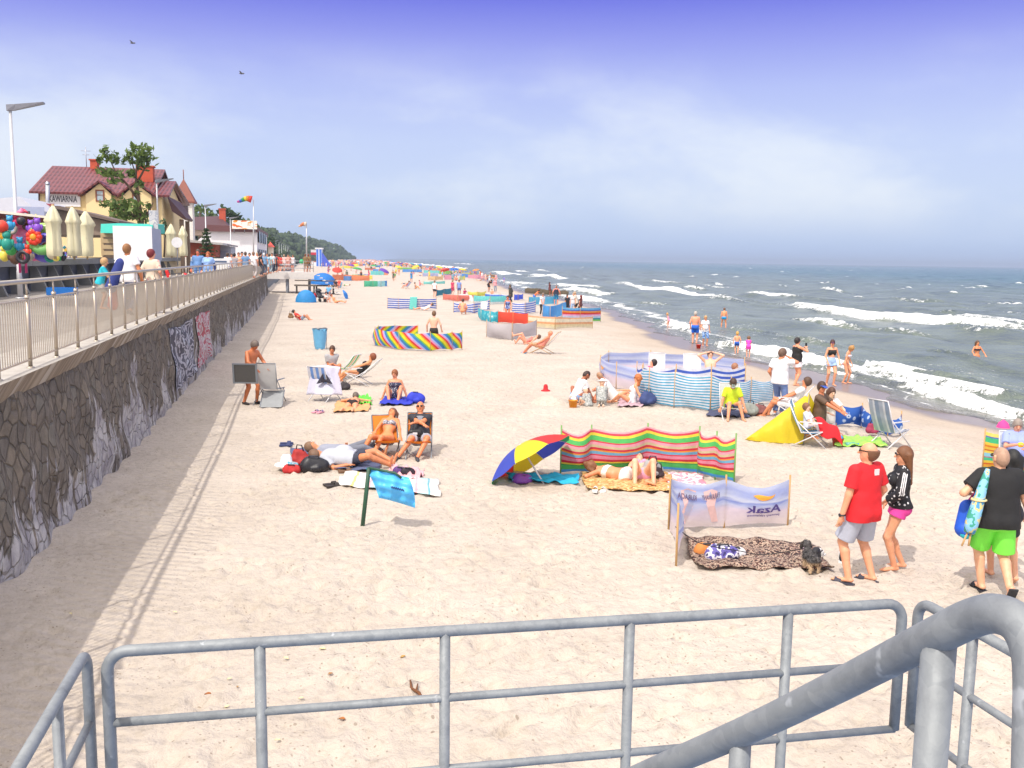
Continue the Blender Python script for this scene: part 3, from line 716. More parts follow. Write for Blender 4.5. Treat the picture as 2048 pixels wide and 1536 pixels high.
v2 = t.add('TexVoronoi', Scale=4.1); t.ln(vv.outputs[0], v2.inputs['Vector']); s2 = t.add('SeparateColor'); t.ln(v2.outputs['Color'], s2.inputs[0])
st = t.ramp(s2.outputs[0], [(0, (.145, .122, .096)), (.3, (.185, .156, .122)), (.55, (.145, .128, .11)), (.8, (.21, .176, .134)), (1, (.165, .154, .13))])
st = t.mix(1., st, t.ramp(t.noise(co, 5, 5, .7), [(.25, (.6, .6, .6)), (.75, (1.3, 1.28, 1.22))]), 'MULTIPLY')
jn = t.ramp(v1.outputs['Distance'], [(0, (1, 1, 1)), (.035, (0, 0, 0))])
st = t.mix(t.math('MULTIPLY', jn, .6), st, (.085, .075, .063))
mp3 = t.add('Mapping'); mp3.inputs['Scale'].default_value = (.2, 2.6, 1.0); t.ln(co, mp3.inputs[0])
sp = t.add('SeparateXYZ'); t.ln(co, sp.inputs[0])
wn_ = t.noise(mp3.outputs[0], 1.5, 5, .62)
band = t.math('SUBTRACT', t.noise(co, .4, 2), t.math('MULTIPLY', sp.outputs[2], .2))
mr = t.add('MapRange', interpolation_type='SMOOTHSTEP'); t.ln(t.math('ADD', wn_, band), mr.inputs[0]); mr.inputs[1].default_value = .87; mr.inputs[2].default_value = .95
st = t.mix(t.math('MULTIPLY', mr.outputs[0], .85), st, t.ramp(t.noise(co, 3, 3), [(.4, (.36, .34, .36)), (.6, (.58, .56, .54))]))
t.ln(st, t.b.inputs['Base Color']); t.b.inputs['Roughness'].default_value = .9
hb = t.math('ADD', t.math('MULTIPLY', t.math('MINIMUM', v1.outputs['Distance'], .09), .7), t.math('MULTIPLY', t.noise(co, 9, 4), .05))
t.ln(t.bump(hb, 1., .6), t.b.inputs['Normal'])
mb.build('stone_face', t.m, wall)
mb = MB(wall.location)   # coping with a sloped, stained front
for a in range(-6, int(WE), 2):
    y0, y1 = a+.006, a+2-.006
    mb.hexa([(-4.45, y0, 2.22), (-3.6, y0, 2.16), (-3.6, y1, 2.16), (-4.45, y1, 2.22), (-4.45, y0, PZ), (-3.42, y0, PZ), (-3.42, y1, PZ), (-4.45, y1, PZ)])
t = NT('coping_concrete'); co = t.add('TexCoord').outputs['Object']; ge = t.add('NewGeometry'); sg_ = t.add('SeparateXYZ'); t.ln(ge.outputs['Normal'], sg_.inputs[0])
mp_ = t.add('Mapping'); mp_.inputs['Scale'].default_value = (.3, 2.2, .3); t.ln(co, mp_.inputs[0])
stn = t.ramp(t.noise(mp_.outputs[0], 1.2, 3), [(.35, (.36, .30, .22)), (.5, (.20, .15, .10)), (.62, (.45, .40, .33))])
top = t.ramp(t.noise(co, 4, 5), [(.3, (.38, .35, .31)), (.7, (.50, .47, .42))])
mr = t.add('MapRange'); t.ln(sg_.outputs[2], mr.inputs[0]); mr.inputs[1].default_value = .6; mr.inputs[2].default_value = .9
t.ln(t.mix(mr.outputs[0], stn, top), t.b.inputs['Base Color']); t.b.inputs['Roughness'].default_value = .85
mb.build('coping', t.m, wall)
def graffiti(y0, y1, cols, seed):
    g = MB(wall.location)
    def fn(u, v):
        y = y0+u*(y1-y0)+.05*math.sin(v*9+seed)*(1 if u in (0, 1) else 0); z = .28+v*(1.66+.05*math.sin(u*7+seed)); w = wallfn((y+6)/(WE+6), (z+.6)/2.86); return w+V(.03, 0, 0)
    g.grid(fn, 40, 20)
    t = NT('graffiti_paint'); uv = t.add('UVMap').outputs[0]; mp = t.add('Mapping'); mp.inputs['Scale'].default_value = (5, 3.2, 1); mp.inputs['Location'].default_value = (seed, 0, 0); t.ln(uv, mp.inputs[0])
    v = t.add('TexVoronoi', Scale=1.3, feature='DISTANCE_TO_EDGE'); t.ln(mp.outputs[0], v.inputs['Vector'])
    nz = t.noise(mp.outputs[0], 1.3, 2); k = t.math('ADD', t.math('MULTIPLY', v.outputs['Distance'], 1.3), t.math('MULTIPLY', nz, .9))
    c = t.ramp(k, cols, 'CONSTANT'); c = t.mix(1., c, t.ramp(t.noise(uv, 30, 3), [(.3, (.6, .6, .6)), (.7, (1.1, 1.1, 1.1))]), 'MULTIPLY')
    t.ln(c, t.b.inputs['Base Color']); t.b.inputs['Roughness'].default_value = .6
    return g.build('graffiti', t.m, wall)
graffiti(26.3, 31.2, [(0, (.03, .03, .06)), (.50, (.42, .42, .48)), (.62, (.05, .05, .09)), (.76, (.5, .53, .6)), (.9, (.2, .3, .45))], 1.3)['label'] = 'black, white and blue graffiti lettering'
graffiti(31.9, 36.4, [(0, (.40, .04, .07)), (.47, (.5, .45, .46)), (.62, (.42, .06, .10)), (.76, (.5, .46, .48)), (.92, (.38, .05, .09))], 5.1)['label'] = 'red and white graffiti lettering'
# end pier of the wall and the recessed wall beyond
mb = MB((-6, 92, 0)); mb.hexa([(-4.6, WE, -.5), (-3.55, WE, -.5), (-3.55, WE+1.2, -.5), (-4.6, WE+1.2, -.5), (-4.6, WE, 2.44), (-3.75, WE, 2.44), (-3.75, WE+1.2, 2.44), (-4.6, WE+1.2, 2.44)])
mb.hexa([(-4.9, WE+1.2, -.5), (-4.42, WE+1.2, -.5), (-4.42, 420, -.5), (-4.9, 420, -.5), (-4.9, WE+1.2, 2.43), (-4.5, WE+1.2, 2.43), (-4.5, 420, 2.43), (-4.9, 420, 2.43)])
tag(mb.build('retaining_wall', mat('8A8378', .9, var=.2, bump=.4, bscale=6), loc=(-6, 92, 0)), 'plain grey concrete retaining wall continuing behind the raised stair platform', 'wall')
STEEL = mat('C6B9A8', .38, .6, var=.1, scale=3); STEEL2 = mat('C9C2B8', .3, .8, var=.08)
rail = thing('promenade_railing', 'long brushed steel railing with close upright bars on top of the seawall', 'railing', (-3.6, 5, PZ))
mb = MB(rail.location); mb.tube([(-3.56, -1, 3.58), (-3.56, WE-.3, 3.58)], .032, 10); mb.build('handrail', STEEL2, rail)
y = 11.9-1.32*8; k = 0; bay = 1.325
post0 = bal0 = None
while y < WE-1:
    if post0 is None:
        m_ = MB(); m_.tube([(0, 0, 0), (0, 0, .93)], .026, 10); m_.tube([(0, 0, .93), (0, 0, 1.13)], .012, 6); m_.lathe([(.033, .91), (.033, .945), (.012, .95)], n=10); m_.lathe([(.05, .0), (.05, .012), (.03, .02)], n=10); post0 = m_.mesh('post')
        m_ = MB(); m_.bar((0, .03, .89), (0, bay-.03, .89), .03, .02); m_.bar((0, .03, .11), (0, bay-.03, .11), .03, .02)
        for i in range(1, 14): m_.tube([(0, i*bay/14, .12), (0, i*bay/14, .88)], .0075, 5, False)
        bal0 = m_.mesh('baluster_panel')
    link('post', post0, STEEL if k == 0 else None, rail, (.04, y-5, 0)); link('baluster_panel', bal0, STEEL if k == 0 else None, rail, (.04, y-5, 0)); y += bay; k += 1
# ------------------------------------------------------------------ galvanised stair railings in the foreground
GALV = NT('galvanised_steel'); t = GALV; co = t.add('TexCoord').outputs['Object']
vo = t.add('TexVoronoi', Scale=55.); t.ln(co, vo.inputs['Vector']); s2 = t.add('SeparateColor'); t.ln(vo.outputs['Color'], s2.inputs[0])
c = t.ramp(s2.outputs[0], [(0, (.225, .245, .262)), (1, (.265, .285, .30))]); c = t.mix(1., c, t.ramp(t.noise(co, 6, 6, .7), [(.3, (.68, .68, .7)), (.5, (1, 1, 1)), (.8, (1.15, 1.14, 1.1))]), 'MULTIPLY')
wp = t.noise(co, 22, 3); c = t.mix(t.ramp(wp, [(.68, (0, 0, 0)), (.74, (.6, .6, .6))]), c, (.50, .53, .56))
t.ln(c, t.b.inputs['Base Color']); t.b.inputs['Metallic'].default_value = .25; t.ln(t.ramp(t.noise(co, 14, 4), [(.3, (.5, .5, .5)), (.7, (.72, .72, .72))]), t.b.inputs['Roughness'])
t.ln(t.bump(t.noise(co, 70, 4), .18, .005), t.b.inputs['Normal']); GM = GALV.m
ZT = 2.77
def on_line(a, b, s): return a+(b-a)*s
def bend(p, q, r, o):       # rounded corner from line p->o to o->q
    d1, d2 = nrm(o-p), nrm(q-o); return [o-d1*r*(1-math.sin(t_))*1.+d2*r*(1-math.cos(t_)) for t_ in np.linspace(0, PI/2, 7)]
def panel(name, label, A, B, posts, r1, corners, drop, mid=.225):
    root = thing(name, label, 'railing', V(A[0], A[1], 0)); mb = MB(root.location); d = nrm(B-A); dn = V(0, 0, -1)
    path = []
    if corners[0]: path += [A+dn*drop[0]]+bend(A+dn, B, .06, A)
    else: path += [A]
    if corners[1]: path += bend(A, B+dn, .06, B)+[B+dn*drop[1]]
    else: path += [B]
    mb.tube(path, r1, 14); mb.build('top_rail', GM, root)
    for s in posts:
        p = on_line(A, B, s); MB(root.location).tube([p, p+dn*1.6], r1*.97, 12).build('post', GM, root)
    for k, z in enumerate((mid, mid*2.09)):
        MB(root.location).tube([A+dn*z, B+dn*z], r1*.76, 10).build('lower_rail', GM, root)
    return root
A = zp(213, 1304, ZT); B = zp(1806, 1206, ZT)
def frac(px): # fraction of A-B seen at pixel column px
    lo, hi = 0., 1.
    for _ in range(40):
        m_ = (lo+hi)/2; v = on_line(A, B, m_)-CC; x = 1024+FP*(v@CR)/(v@CF)
        lo, hi = (m_, hi) if x < px else (lo, m_)
    return lo
panel('stair_railing', 'grey galvanised tube railing crossing the whole lower foreground', A, B, [frac(p) for p in (519, 890, 1260, 1577)], .0180, (1, 1), (1.6, .47))
A2 = zp(1838, 1201, ZT); B2 = zp(2230, 1415, ZT)
panel('stair_railing', 'short galvanised tube railing turning away at the right edge, behind the thick handrail', A2, B2, [.335, .9], .0180, (1, 0), (.47, 0))
A3 = zp(173, 1302, ZT); B3 = zp(-60, 1700, ZT)
panel('stair_railing', 'galvanised tube railing running towards the viewer in the lower left corner', A3, B3, [.34], .0160, (1, 0), (1.6, 0))
hr_ = thing('handrail', 'thick grey tube handrail sloping down from the lower right corner, closest to the viewer', 'handrail', (0, 0, 0)); 
def at_d(px, py, d): return CC+ray(px, py)*d
hp = [at_d(1000, 1690, 2.0), at_d(1190, 1592, 1.62), at_d(1480, 1466, 1.26), at_d(1640, 1390, 1.12), at_d(1800, 1308, 1.0), at_d(1890, 1262, .93), at_d(1945, 1236, .90), at_d(1990, 1227, .87), at_d(2036, 1246, .845), at_d(2064, 1296, .83), at_d(2072, 1370, .82), at_d(2070, 1536, .80), at_d(2066, 1900, .74)]
hr_.location = (float(hp[5][0]), float(hp[5][1]), 1.5)
def smooth_path(P, n=5):
    o = []
    for i in range(len(P)-1):
        p0, p1, p2, p3 = P[max(0, i-1)], P[i], P[i+1], P[min(len(P)-1, i+2)]
        for k in range(n):
            t_ = k/n; o.append(.5*((2*p1)+(p2-p0)*t_+(2*p0-5*p1+4*p2-p3)*t_**2+(3*p1-p0-3*p2+p3)*t_**3))
    return o+[P[-1]]
MB(hr_.location).tube(smooth_path(hp), .0184, 22).build('rail_tube', GM, hr_)
for a_, rad in ((at_d(1880, 1268, .94), .0168), (at_d(1482, 1465, 1.262), .0144)):
    MB(hr_.location).tube([a_, a_+V(0, 0, -1.3)], rad, 18).build('post', GM, hr_)
# ------------------------------------------------------------------ trees
def leafmat(key, a, b):
    k = ('leaf', key)
    if k in MC: return MC[k]
    t = NT('foliage_'+key); co = t.add('TexCoord').outputs['Object']
    c = t.ramp(t.noise(co, 1.1, 4, .7), [(.3, a), (.7, b)])
    t.ln(c, t.b.inputs['Base Color']); t.b.inputs['Roughness'].default_value = .6; t.transl(c, .3); MC[k] = t.m; return t.m
LEAF = leafmat('fresh', (.05, .10, .02), (.19, .27, .055)); LEAF2 = leafmat('dark', (.022, .055, .018), (.07, .12, .035)); BARK = mat('5A4636', .9, var=.2, bump=.5, bscale=14)
def leaves(mb, c, r, n, size, seed):
    g = np.random.default_rng(seed)
    for k in range(n):
        d = g.normal(size=3); d = nrm(d)*g.random()**.45; p = V(c)+d*V(r)*(1+.25*math.sin(d[0]*7+seed)+.2*math.sin(d[2]*9+d[1]*5))
        a = nrm(g.normal(size=3)); b = nrm(np.cross(a, g.normal(size=3))); s = size*g.uniform(.6, 1.3)
        q = mb.pts([p-a*s, p+b*s*.5, p+a*s, p-b*s*.5]); mb.face([q, q+1, q+2, q+3])
def tree(name, label, base, trunk, clusters, leaf, size, dens, group=None, cat='tree'):
    root = thing(name, label, cat, base, 0, group); mb = MB(root.location)
    for path, r0, r1 in trunk: mb.tube(path, list(np.linspace(r0, r1, len(path))), 7)
    mb.build('trunk', BARK, root); mb = MB(root.location)
    for i, (c, r) in enumerate(clusters): leaves(mb, c, r, int(dens*(r[0]*r[1]*r[2])**.67), size, i*7+len(label))
    mb.build('crown', leaf, root); return root
# ------------------------------------------------------------------ lamps
LP = mat('D5D6DA', .4, .3, var=.04); LH = mat('9A9CA6', .4, .3)
XL = -9.2
lamp0 = None
LY = [(31.0, 'tall pale street lamp nearest the viewer, in front of the toy stall'), (58.5, 'street lamp standing beside the white kiosk, second from the left'), (86, 'street lamp in front of the white conifer silhouette and brick hut'), (113, 'street lamp against the left half of the white hall'), (140, 'street lamp against the right half of the white hall')]
FARL = 'distant street lamp in the shrinking row beyond the white hall'
ys = LY+[(168+27*i, FARL) for i in range(14)]
for i_, px_ in enumerate((36, 318, 413, 462, 491)): ys[i_] = (float(xp(px_, 505, XL)[1]), ys[i_][1])
for i_ in range(5, len(ys)): ys[i_] = (ys[4][0]+(ys[4][0]-ys[3][0])*(i_-4), FARL)
for i, (yy, lb) in enumerate(ys):
    xx = XL if yy < 240 else XL+(yy-240)*.004
    if lamp0 is None:
        r_ = thing('street_lamp', lb, 'street lamp', (xx, yy, PZ), 0, 'street lamps along the promenade'); lamp0 = r_
        m_ = MB(); m_.tube([(0, 0, 0), (0, 0, .9), (0, 0, .92), (0, 0, 6.05)], [.085, .082, .07, .045], 12); m_.lathe([(.16, 0), (.16, .03), (.1, .05)], n=12); m_.build('pole', LP, r_)
        m_ = MB(); m_.hexa([(-.09, -.09, 5.98), (.12, -.06, 6.0), (.12, .06, 6.0), (-.09, .09, 5.98), (-.09, -.1, 6.17), (.2, -.1, 6.2), (.2, .1, 6.2), (-.09, .1, 6.17)])
        m_.hexa([(.12, -.06, 6.0), (1.02, -.10, 6.25), (1.02, .10, 6.25), (.12, .06, 6.0), (.2, -.1, 6.2), (1.02, -.12, 6.30), (1.02, .12, 6.30), (.2, .1, 6.2)]); m_.build('lamp_head', LH, r_)
    else:
        r_ = lamp0.copy(); COL.objects.link(r_); r_.location = (xx, yy, PZ); r_['label'] = lb
        for ch in kids(lamp0): c_ = ch.copy(); COL.objects.link(c_); c_.parent = r_
# ------------------------------------------------------------------ yellow café house
YF = 75.
def h(px, py, y=YF): return yp(px, py, y)
YEL = mat('F6DDA6', .85, var=.05); ROOFM = NT('red_roof_tiles'); t = ROOFM; co = t.add('TexCoord').outputs['Object']
mp_ = t.add('Mapping'); mp_.inputs['Scale'].default_value = (1, 1, 1); t.ln(co, mp_.inputs[0])
w1 = t.add('TexWave', bands_direction='X', Scale=1.05); w2 = t.add('TexWave', bands_direction='Z', Scale=.95, wave_profile='SAW'); t.ln(co, w1.inputs['Vector']); t.ln(co, w2.inputs['Vector'])
hh = t.math('ADD', w1.outputs['Fac'], w2.outputs['Fac'])
c = t.ramp(hh, [(.25, (.065, .012, .014)), (.75, (.15, .03, .033)), (1, (.19, .05, .05))]); t.ln(t.mix(1., c, t.ramp(t.noise(co, .9, 3), [(.3, (.8, .8, .8)), (.7, (1.1, 1.1, 1.1))]), 'MULTIPLY'), t.b.inputs['Base Color']); t.b.inputs['Roughness'].default_value = .4
t.ln(t.bump(hh, .6, .08), t.b.inputs['Normal']); RT = ROOFM.m
xl, xr = h(77, 400)[0], h(324, 400)[0]; ze = h(100, 384)[2]; zr = yp(90, 331, YF+6)[2]
hs_ = thing('cafe_house', 'yellow two-gabled house with dark red tiled roof behind the promenade stalls', 'house', ((xl+xr)/2, YF, PZ))
O = hs_.location
mb = MB(O); mb.hexa([(xl, YF, PZ-.3), (xr, YF, PZ-.3), (xr, YF+12, PZ-.3), (xl, YF+12, PZ-.3), (xl, YF, ze+.1), (xr, YF, ze+.1), (xr, YF+12, ze+.1), (xl, YF+12, ze+.1)])
xs_ = h(292, 400)[0]; zr2 = yp(315, 361, YF+5)[2]
mb.prism([(xr-.02, YF+.02, ze), (xr-.02, YF+10, ze), (xr-.02, YF+5, zr2)], (-.1, 0, 0))
def gable(pxa, pxl, pxr, pya, pyb, dep):   # projecting gable with its own little roof
    a, l, r_ = h(pxa, pya, YF-.62), h(pxl, pyb, YF-.62), h(pxr, pyb, YF-.62)
    mb.prism([l, r_, V(r_[0], YF-.62, ze-1.0), V(l[0], YF-.62, ze-1.0)] if False else [V(l[0]+.2, YF-.62, PZ-.3), V(r_[0]-.2, YF-.62, PZ-.3), r_+V(-.2, 0, -.1), a-V(0, 0, .2), l+V(.2, 0, -.1)], (0, 4, 0))
    return a, l, r_
g1 = gable(199, 165, 228, 361, 386, 4); g2 = gable(272, 240, 308, 362, 388, 4)
mb.build('wall', YEL, hs_)
mb = MB(O); e0 = V(h(56, 384, YF-.7)); xa = e0[0]; ov = .16
def slab(a, b, c_, d, th=.16): mb.hexa([V(a)-V(0, 0, th), V(b)-V(0, 0, th), V(c_)-V(0, 0, th), V(d)-V(0, 0, th), a, b, c_, d])
xm = xs_+.6
slab((xa, YF-.5, ze), (xm, YF-.5, ze), (xm, YF+6, zr), (xa+.1, YF+6, zr)); slab((xa+.1, YF+6, zr), (xm, YF+6, zr), (xm, YF+12.7, ze), (xa, YF+12.7, ze))
slab((xm+.002, YF-.5, ze-.02), (xr+.6, YF-.5, ze-.02), (xr+.4, YF+5, zr2), (xm+.002, YF+5, zr2)); slab((xm, YF+5, zr2), (xr+.4, YF+5, zr2), (xr+.6, YF+12, ze), (xm, YF+12, ze))
for a, l, r_ in (g1, g2):
    b = V(0, 5, 0); o_ = V(0, -.35, 0); ex = V(.25, 0, 0); dz = V(0, 0, -.12)
    slab(l+o_-ex+dz, a+o_, a+b, l+b-ex+dz, .14); slab(a+o_+V(.002, 0, 0), r_+o_+ex+dz, r_+b+ex+dz, a+b+V(.002, 0, 0), .14)
rf = mb.build('roof', RT, hs_)
BRK = mat('C8593A', .85, var=.2, scale=3, bump=.3)
for (p0, p1, yt, yb, yy) in ((183, 196, 322, 340, YF+6), (277, 307, 335, 372, YF+3)):
    a, b = yp(p0, yb, yy), yp(p1, yt, yy); m_ = MB(O); m_.box(((a[0]+b[0])/2, yy, (a[2]-.6+b[2])/2), (b[0]-a[0], .9, b[2]-a[2]+.6)); m_.box(((a[0]+b[0])/2, yy, b[2]+.05), (b[0]-a[0]+.16, 1.06, .1)); m_.build('chimney', BRK, rf)
GLS = mat('AFC0C8', .12, var=.15, scale=2); WFR = mat('8A4B30', .6)
for p0, p1, y0_, y1_ in ((193, 207, 381, 402), (266, 278, 384, 402)):
    a, b = h(p0, y1_, YF-.623), h(p1, y0_, YF-.623); w, hh_ = b[0]-a[0], b[2]-a[2]; cx, cz = (a[0]+b[0])/2, (a[2]+b[2])/2; m_ = MB(O)
    for sx_ in (-1, 1): m_.box((cx+sx_*w/2, YF-.624, cz), (.09, .1, hh_+.09))
    for sz_ in (-1, 0.15, 1): m_.box((cx, YF-.6235, cz+sz_*hh_/2), (w-.09, .08, .09 if abs(sz_) == 1 else .04))
    f_ = m_.build('window', WFR, hs_); MB(O).box((cx, YF-.6215, cz), (w-.02, .02, hh_-.02)).build('pane', GLS, f_)
# side wing with porch roofs stepping down towards the sea
mb = MB(O); DRK = mat('5B3A33', .6, var=.1)
a = h(345, 378); b = h(392, 432, YF+9); mb.hexa([(xr+.6, YF+.6, ze-1.15), (xr+1.4, YF+1.5, ze-1.75), (xr+1.4, YF+6, ze-1.75), (xr+.6, YF+6, ze-.7), (xr+.3, YF+.4, ze-.02), (xr+1.5, YF+1.5, ze-1.6), (xr+1.5, YF+6, ze-1.6), (xr+.6, YF+6, ze-.2)]); mb.build('porch_roof', DRK, hs_)
for yy in (YF+2., YF+5.6): MB(O).box((xr+1.1, yy, (PZ+ze-1.7)/2), (.3, .3, ze-1.7-PZ)).build('porch_post', mat('8F7A66', .8), hs_)
mb = MB(O); mb.tube([(xr-.35, YF-.1, ze-.1), (xr-.35, YF-.1, PZ)], .05, 6); mb.tube([h(78, 386, YF-.1), h(78, 420, YF-.1)], .05, 6); mb.build('drainpipe', DRK, hs_)
# sign with lettering, flue, aerial
a, b = h(93, 412, YF-.12), h(160, 388, YF-.12)
sg = thing('cafe_sign', 'white wall sign reading KAWIARNIA on the yellow house', 'sign', ((a[0]+b[0])/2, YF-.1, (a[2]+b[2])/2)); MB(sg.location).box(((a[0]+b[0])/2, YF-.09, (a[2]+b[2])/2), (b[0]-a[0], .06, b[2]-a[2])).build('board', mat('F4F2F4', .6, var=.03), sg)
l0, l1 = h(98, 403, YF-.13), h(154, 392, YF-.13); lettering('KAWIARNIA', lambda u, v: V(l0[0]+(l1[0]-l0[0])*u, YF-.13, l0[2]+(l1[2]-l0[2])*v*1.4), mat('3A3A42', .7), sg)
fl = h(95, 412, YF-1.2); ft = h(95, 368, YF-1.2); f_ = thing('metal_flue', 'shiny steel flue pipe in front of the yellow house', 'chimney pipe', (fl[0], fl[1], fl[2]-1.)); MB(f_.location).tube([fl-V(0, 0, 1), ft], .15, 12).build('pipe', mat('C9CCD2', .25, .8), f_); MB(f_.location).lathe([(.17, 0), (.17, .05), (.02, .2)], ft, 12).build('cap', mat('C9CCD2', .25, .8), f_)
an = yp(173, 330, YF+6); a_ = thing('roof_aerial', 'thin antenna mast on the ridge of the red roof', 'antenna', an-V(0, 0, .15)); tp = yp(171, 294, YF+6); mb = MB(a_.location); mb.tube([an-V(0, 0, .15), tp], .03, 6); mb.tube([tp-V(.35, 0, .3), tp+V(.35, 0, -.3)], .02, 5); mb.tube([tp-V(.25, 0, .6), tp+V(.25, 0, -.6)], .02, 5); mb.build('mast', mat('B9BBC4', .4, .5), a_)
# tower with a pointed brown roof
Y2 = 104.
ap = yp(365, 357, Y2); el, er = yp(345, 403, Y2), yp(392, 403, Y2); cx = (el[0]+er[0])/2; hw = (er[0]-el[0])/2
tw = thing('corner_tower', 'white square tower with a steep pointed brown roof right of the yellow house', 'tower', (cx, Y2, PZ)); MB(tw.location).box((cx, Y2, (PZ+el[2])/2), (hw*1.5, hw*1.5, el[2]-PZ)).build('wall', mat('F1EBE2', .85), tw)
mb = MB(tw.location); z = el[2]; b = mb.pts([(cx-hw, Y2-hw, z), (cx+hw, Y2-hw, z), (cx+hw, Y2+hw, z), (cx-hw, Y2+hw, z), (cx, Y2, ap[2]), (cx-hw, Y2-hw, z-.15), (cx+hw, Y2-hw, z-.15), (cx+hw, Y2+hw, z-.15), (cx-hw, Y2+hw, z-.15)])
for i in range(4): mb.face([b+i, b+(i+1) % 4, b+4]); mb.face([b+i, b+5+i, b+5+(i+1) % 4, b+(i+1) % 4])
mb.face([b+8, b+7, b+6, b+5]); mb.tube([(cx, Y2, ap[2]-.2), (cx, Y2, ap[2]+.9)], .05, 6); mb.build('roof', mat('8A4A38', .6, var=.12, scale=2), tw)
MB(tw.location).box((cx, Y2-hw*.76, el[2]-.9), (.9, .1, .9)).build('window', mat('4A4048', .3), tw)
# ------------------------------------------------------------------ more buildings along the promenade
def block(name, label, cat, pts, y0, y1, m, extra=()):
    """pts: pixel outline of the front seen on plane y0, extruded back to y1."""
    P = [yp(px, py, y0) for px, py in pts]; o = thing(name, label, cat, (np.mean([p[0] for p in P]), y0, min(p[2] for p in P)))
    MB(o.location).prism(P, (0, y1-y0, 0)).build('wall', m, o); return o
WHT = mat('F5F3F6', .7, var=.04, scale=1)
wh = block('white_hall', 'big blank white hall with brown roof edge, billboard on top', 'building', [(392, 512), (514, 514), (514, 462), (420, 460), (392, 484)], 128, 160, WHT)
P0, P1 = yp(414, 461, 127.6), yp(516, 463, 127.6); mb = MB(wh.location); mb.bar(P0+V(0, 15, .25), P1+V(.2, 15, .1), .5, 31, up=(0, 1, 0)) if False else mb.hexa([(P0[0], 127.4, P0[2]-.1), (P1[0], 127.4, P1[2]-.1), (P1[0], 160.2, P1[2]-.1), (P0[0], 160.2, P0[2]-.1), (P0[0], 127.4, P0[2]+.75), (P1[0], 127.4, P1[2]+.55), (P1[0], 160.2, P1[2]+.55), (P0[0], 160.2, P0[2]+.75)]); mb.build('roof', mat('6B4040', .6), wh)
mb = MB(wh.location)
for i in range(4):
    for j in range(2): mb.box((P1[0]+.02, 131+i*6.5, PZ+1.6+j*2.4), (.1, 3.2, 1.5))
mb.build('window', mat('2E3036', .15), wh)
bb = thing('roof_billboard', 'orange and white billboard on the roof of the white hall', 'billboard', yp(490, 456, 127)); A_, B_ = yp(464, 460, 127), yp(514, 444, 127)
MB(bb.location).box(((A_[0]+B_[0])/2, 127, (A_[2]+B_[2])/2+.15), (B_[0]-A_[0], .12, B_[2]-A_[2])).build('panel', spotted([(0, 'E8702A'), (.42, 'F4EFE8'), (.56, 'F0962E'), (.64, 'B8402A')], .8, 'noise', stretch=(1, 1, 2)), bb)
mb = MB(bb.location)
for px in (468, 489, 510): q = yp(px, 461, 127.15); mb.tube([q-V(0, 0, .3), q+V(0, 0, 1.2)], .06, 6)
mb.build('frame', mat('8A8C94', .5), bb)
dr = block('old_house', 'dark red hipped roof house with a brick chimney behind the white hall', 'house', [(384, 470), (460, 470), (458, 458), (384, 458)], 150, 162, mat('B9A492', .85))
mb = MB(dr.location); a, b, c_, d = yp(380, 459, 149.5), yp(466, 462, 149.5), yp(440, 432, 156), yp(386, 434, 156); q = mb.pts([a, b, c_, d, a+V(0, 13, 0), b+V(0, 13, 0)]); mb.face([q, q+1, q+2, q+3]); mb.face([q+4, q+3, q+2, q+5]); mb.face([q+1, q+5, q+2]); mb.face([q, q+3, q+4]); mb.face([q, q+4, q+5, q+1]); ro = mb.build('roof', mat('57363A', .6, var=.15), dr)
a, b = yp(439, 445, 155), yp(451, 419, 155); m_ = MB(dr.location); m_.box(((a[0]+b[0])/2, 155, (a[2]+b[2])/2-.5), (b[0]-a[0], .9, b[2]-a[2]+1)); m_.box(((a[0]+b[0])/2, 155, b[2]+.05), (b[0]-a[0]+.2, 1.1, .14)); m_.build('chimney', BRK, ro)
br = block('brick_hut', 'low red brick snack hut in front of the white hall', 'hut', [(366, 514), (431, 514), (431, 487), (366, 483)], 92, 100, mat('B0573C', .85, var=.2, scale=3, bump=.3))
A_, B_ = yp(362, 482, 91.6), yp(446, 488, 91.6); MB(br.location).hexa([(A_[0], 91.4, A_[2]-.05), (B_[0], 91.4, B_[2]-.1), (B_[0], 101, B_[2]-.1), (A_[0], 101, A_[2]-.05), (A_[0], 91.4, A_[2]+.18), (B_[0], 91.4, B_[2]+.1), (B_[0], 101, B_[2]+.1), (A_[0], 101, A_[2]+.18)]).build('roof', mat('C9C6C4', .5), br)
gc = block('grey_cabin', 'grey corrugated cabin between the brick hut and the crowd', 'cabin', [(433, 516), (462, 516), (462, 493), (433, 489)], 97, 103, mat('A9AEBA', .5, .2, bump=.4)); A_, B_ = yp(428, 488, 96.7), yp(466, 493, 96.7); MB(gc.location).hexa([(A_[0], 96.6, A_[2]), (B_[0], 96.6, B_[2]), (B_[0], 103.4, B_[2]), (A_[0], 103.4, A_[2]), (A_[0], 96.6, A_[2]+.15), (B_[0], 96.6, B_[2]+.15), (B_[0], 103.4, B_[2]+.15), (A_[0], 103.4, A_[2]+.15)]).build('roof', mat('77717A', .6), gc)
MB(gc.location).box(((A_[0]+B_[0])/2, 96.97, PZ+1.), (.8, .06, 1.9)).build('door', mat('8B93A5', .5), gc)
rh = block('far_kiosk', 'small far kiosk with a bright red pointed roof under the trees', 'kiosk', [(536, 514), (546, 514), (546, 493), (536, 493)], 210, 214, mat('EDE2CE', .8)); mb = MB(rh.location); a, b, c_ = yp(532, 494, 209.5), yp(549, 494, 209.5), yp(540, 483, 212); q = mb.pts([a, b, b+V(0, 5, 0), a+V(0, 5, 0), c_])
for i in range(4): mb.face([q+i, q+(i+1) % 4, q+4])
mb.face([q, q+3, q+2, q+1]); mb.build('roof', mat('E0503A', .6), rh)
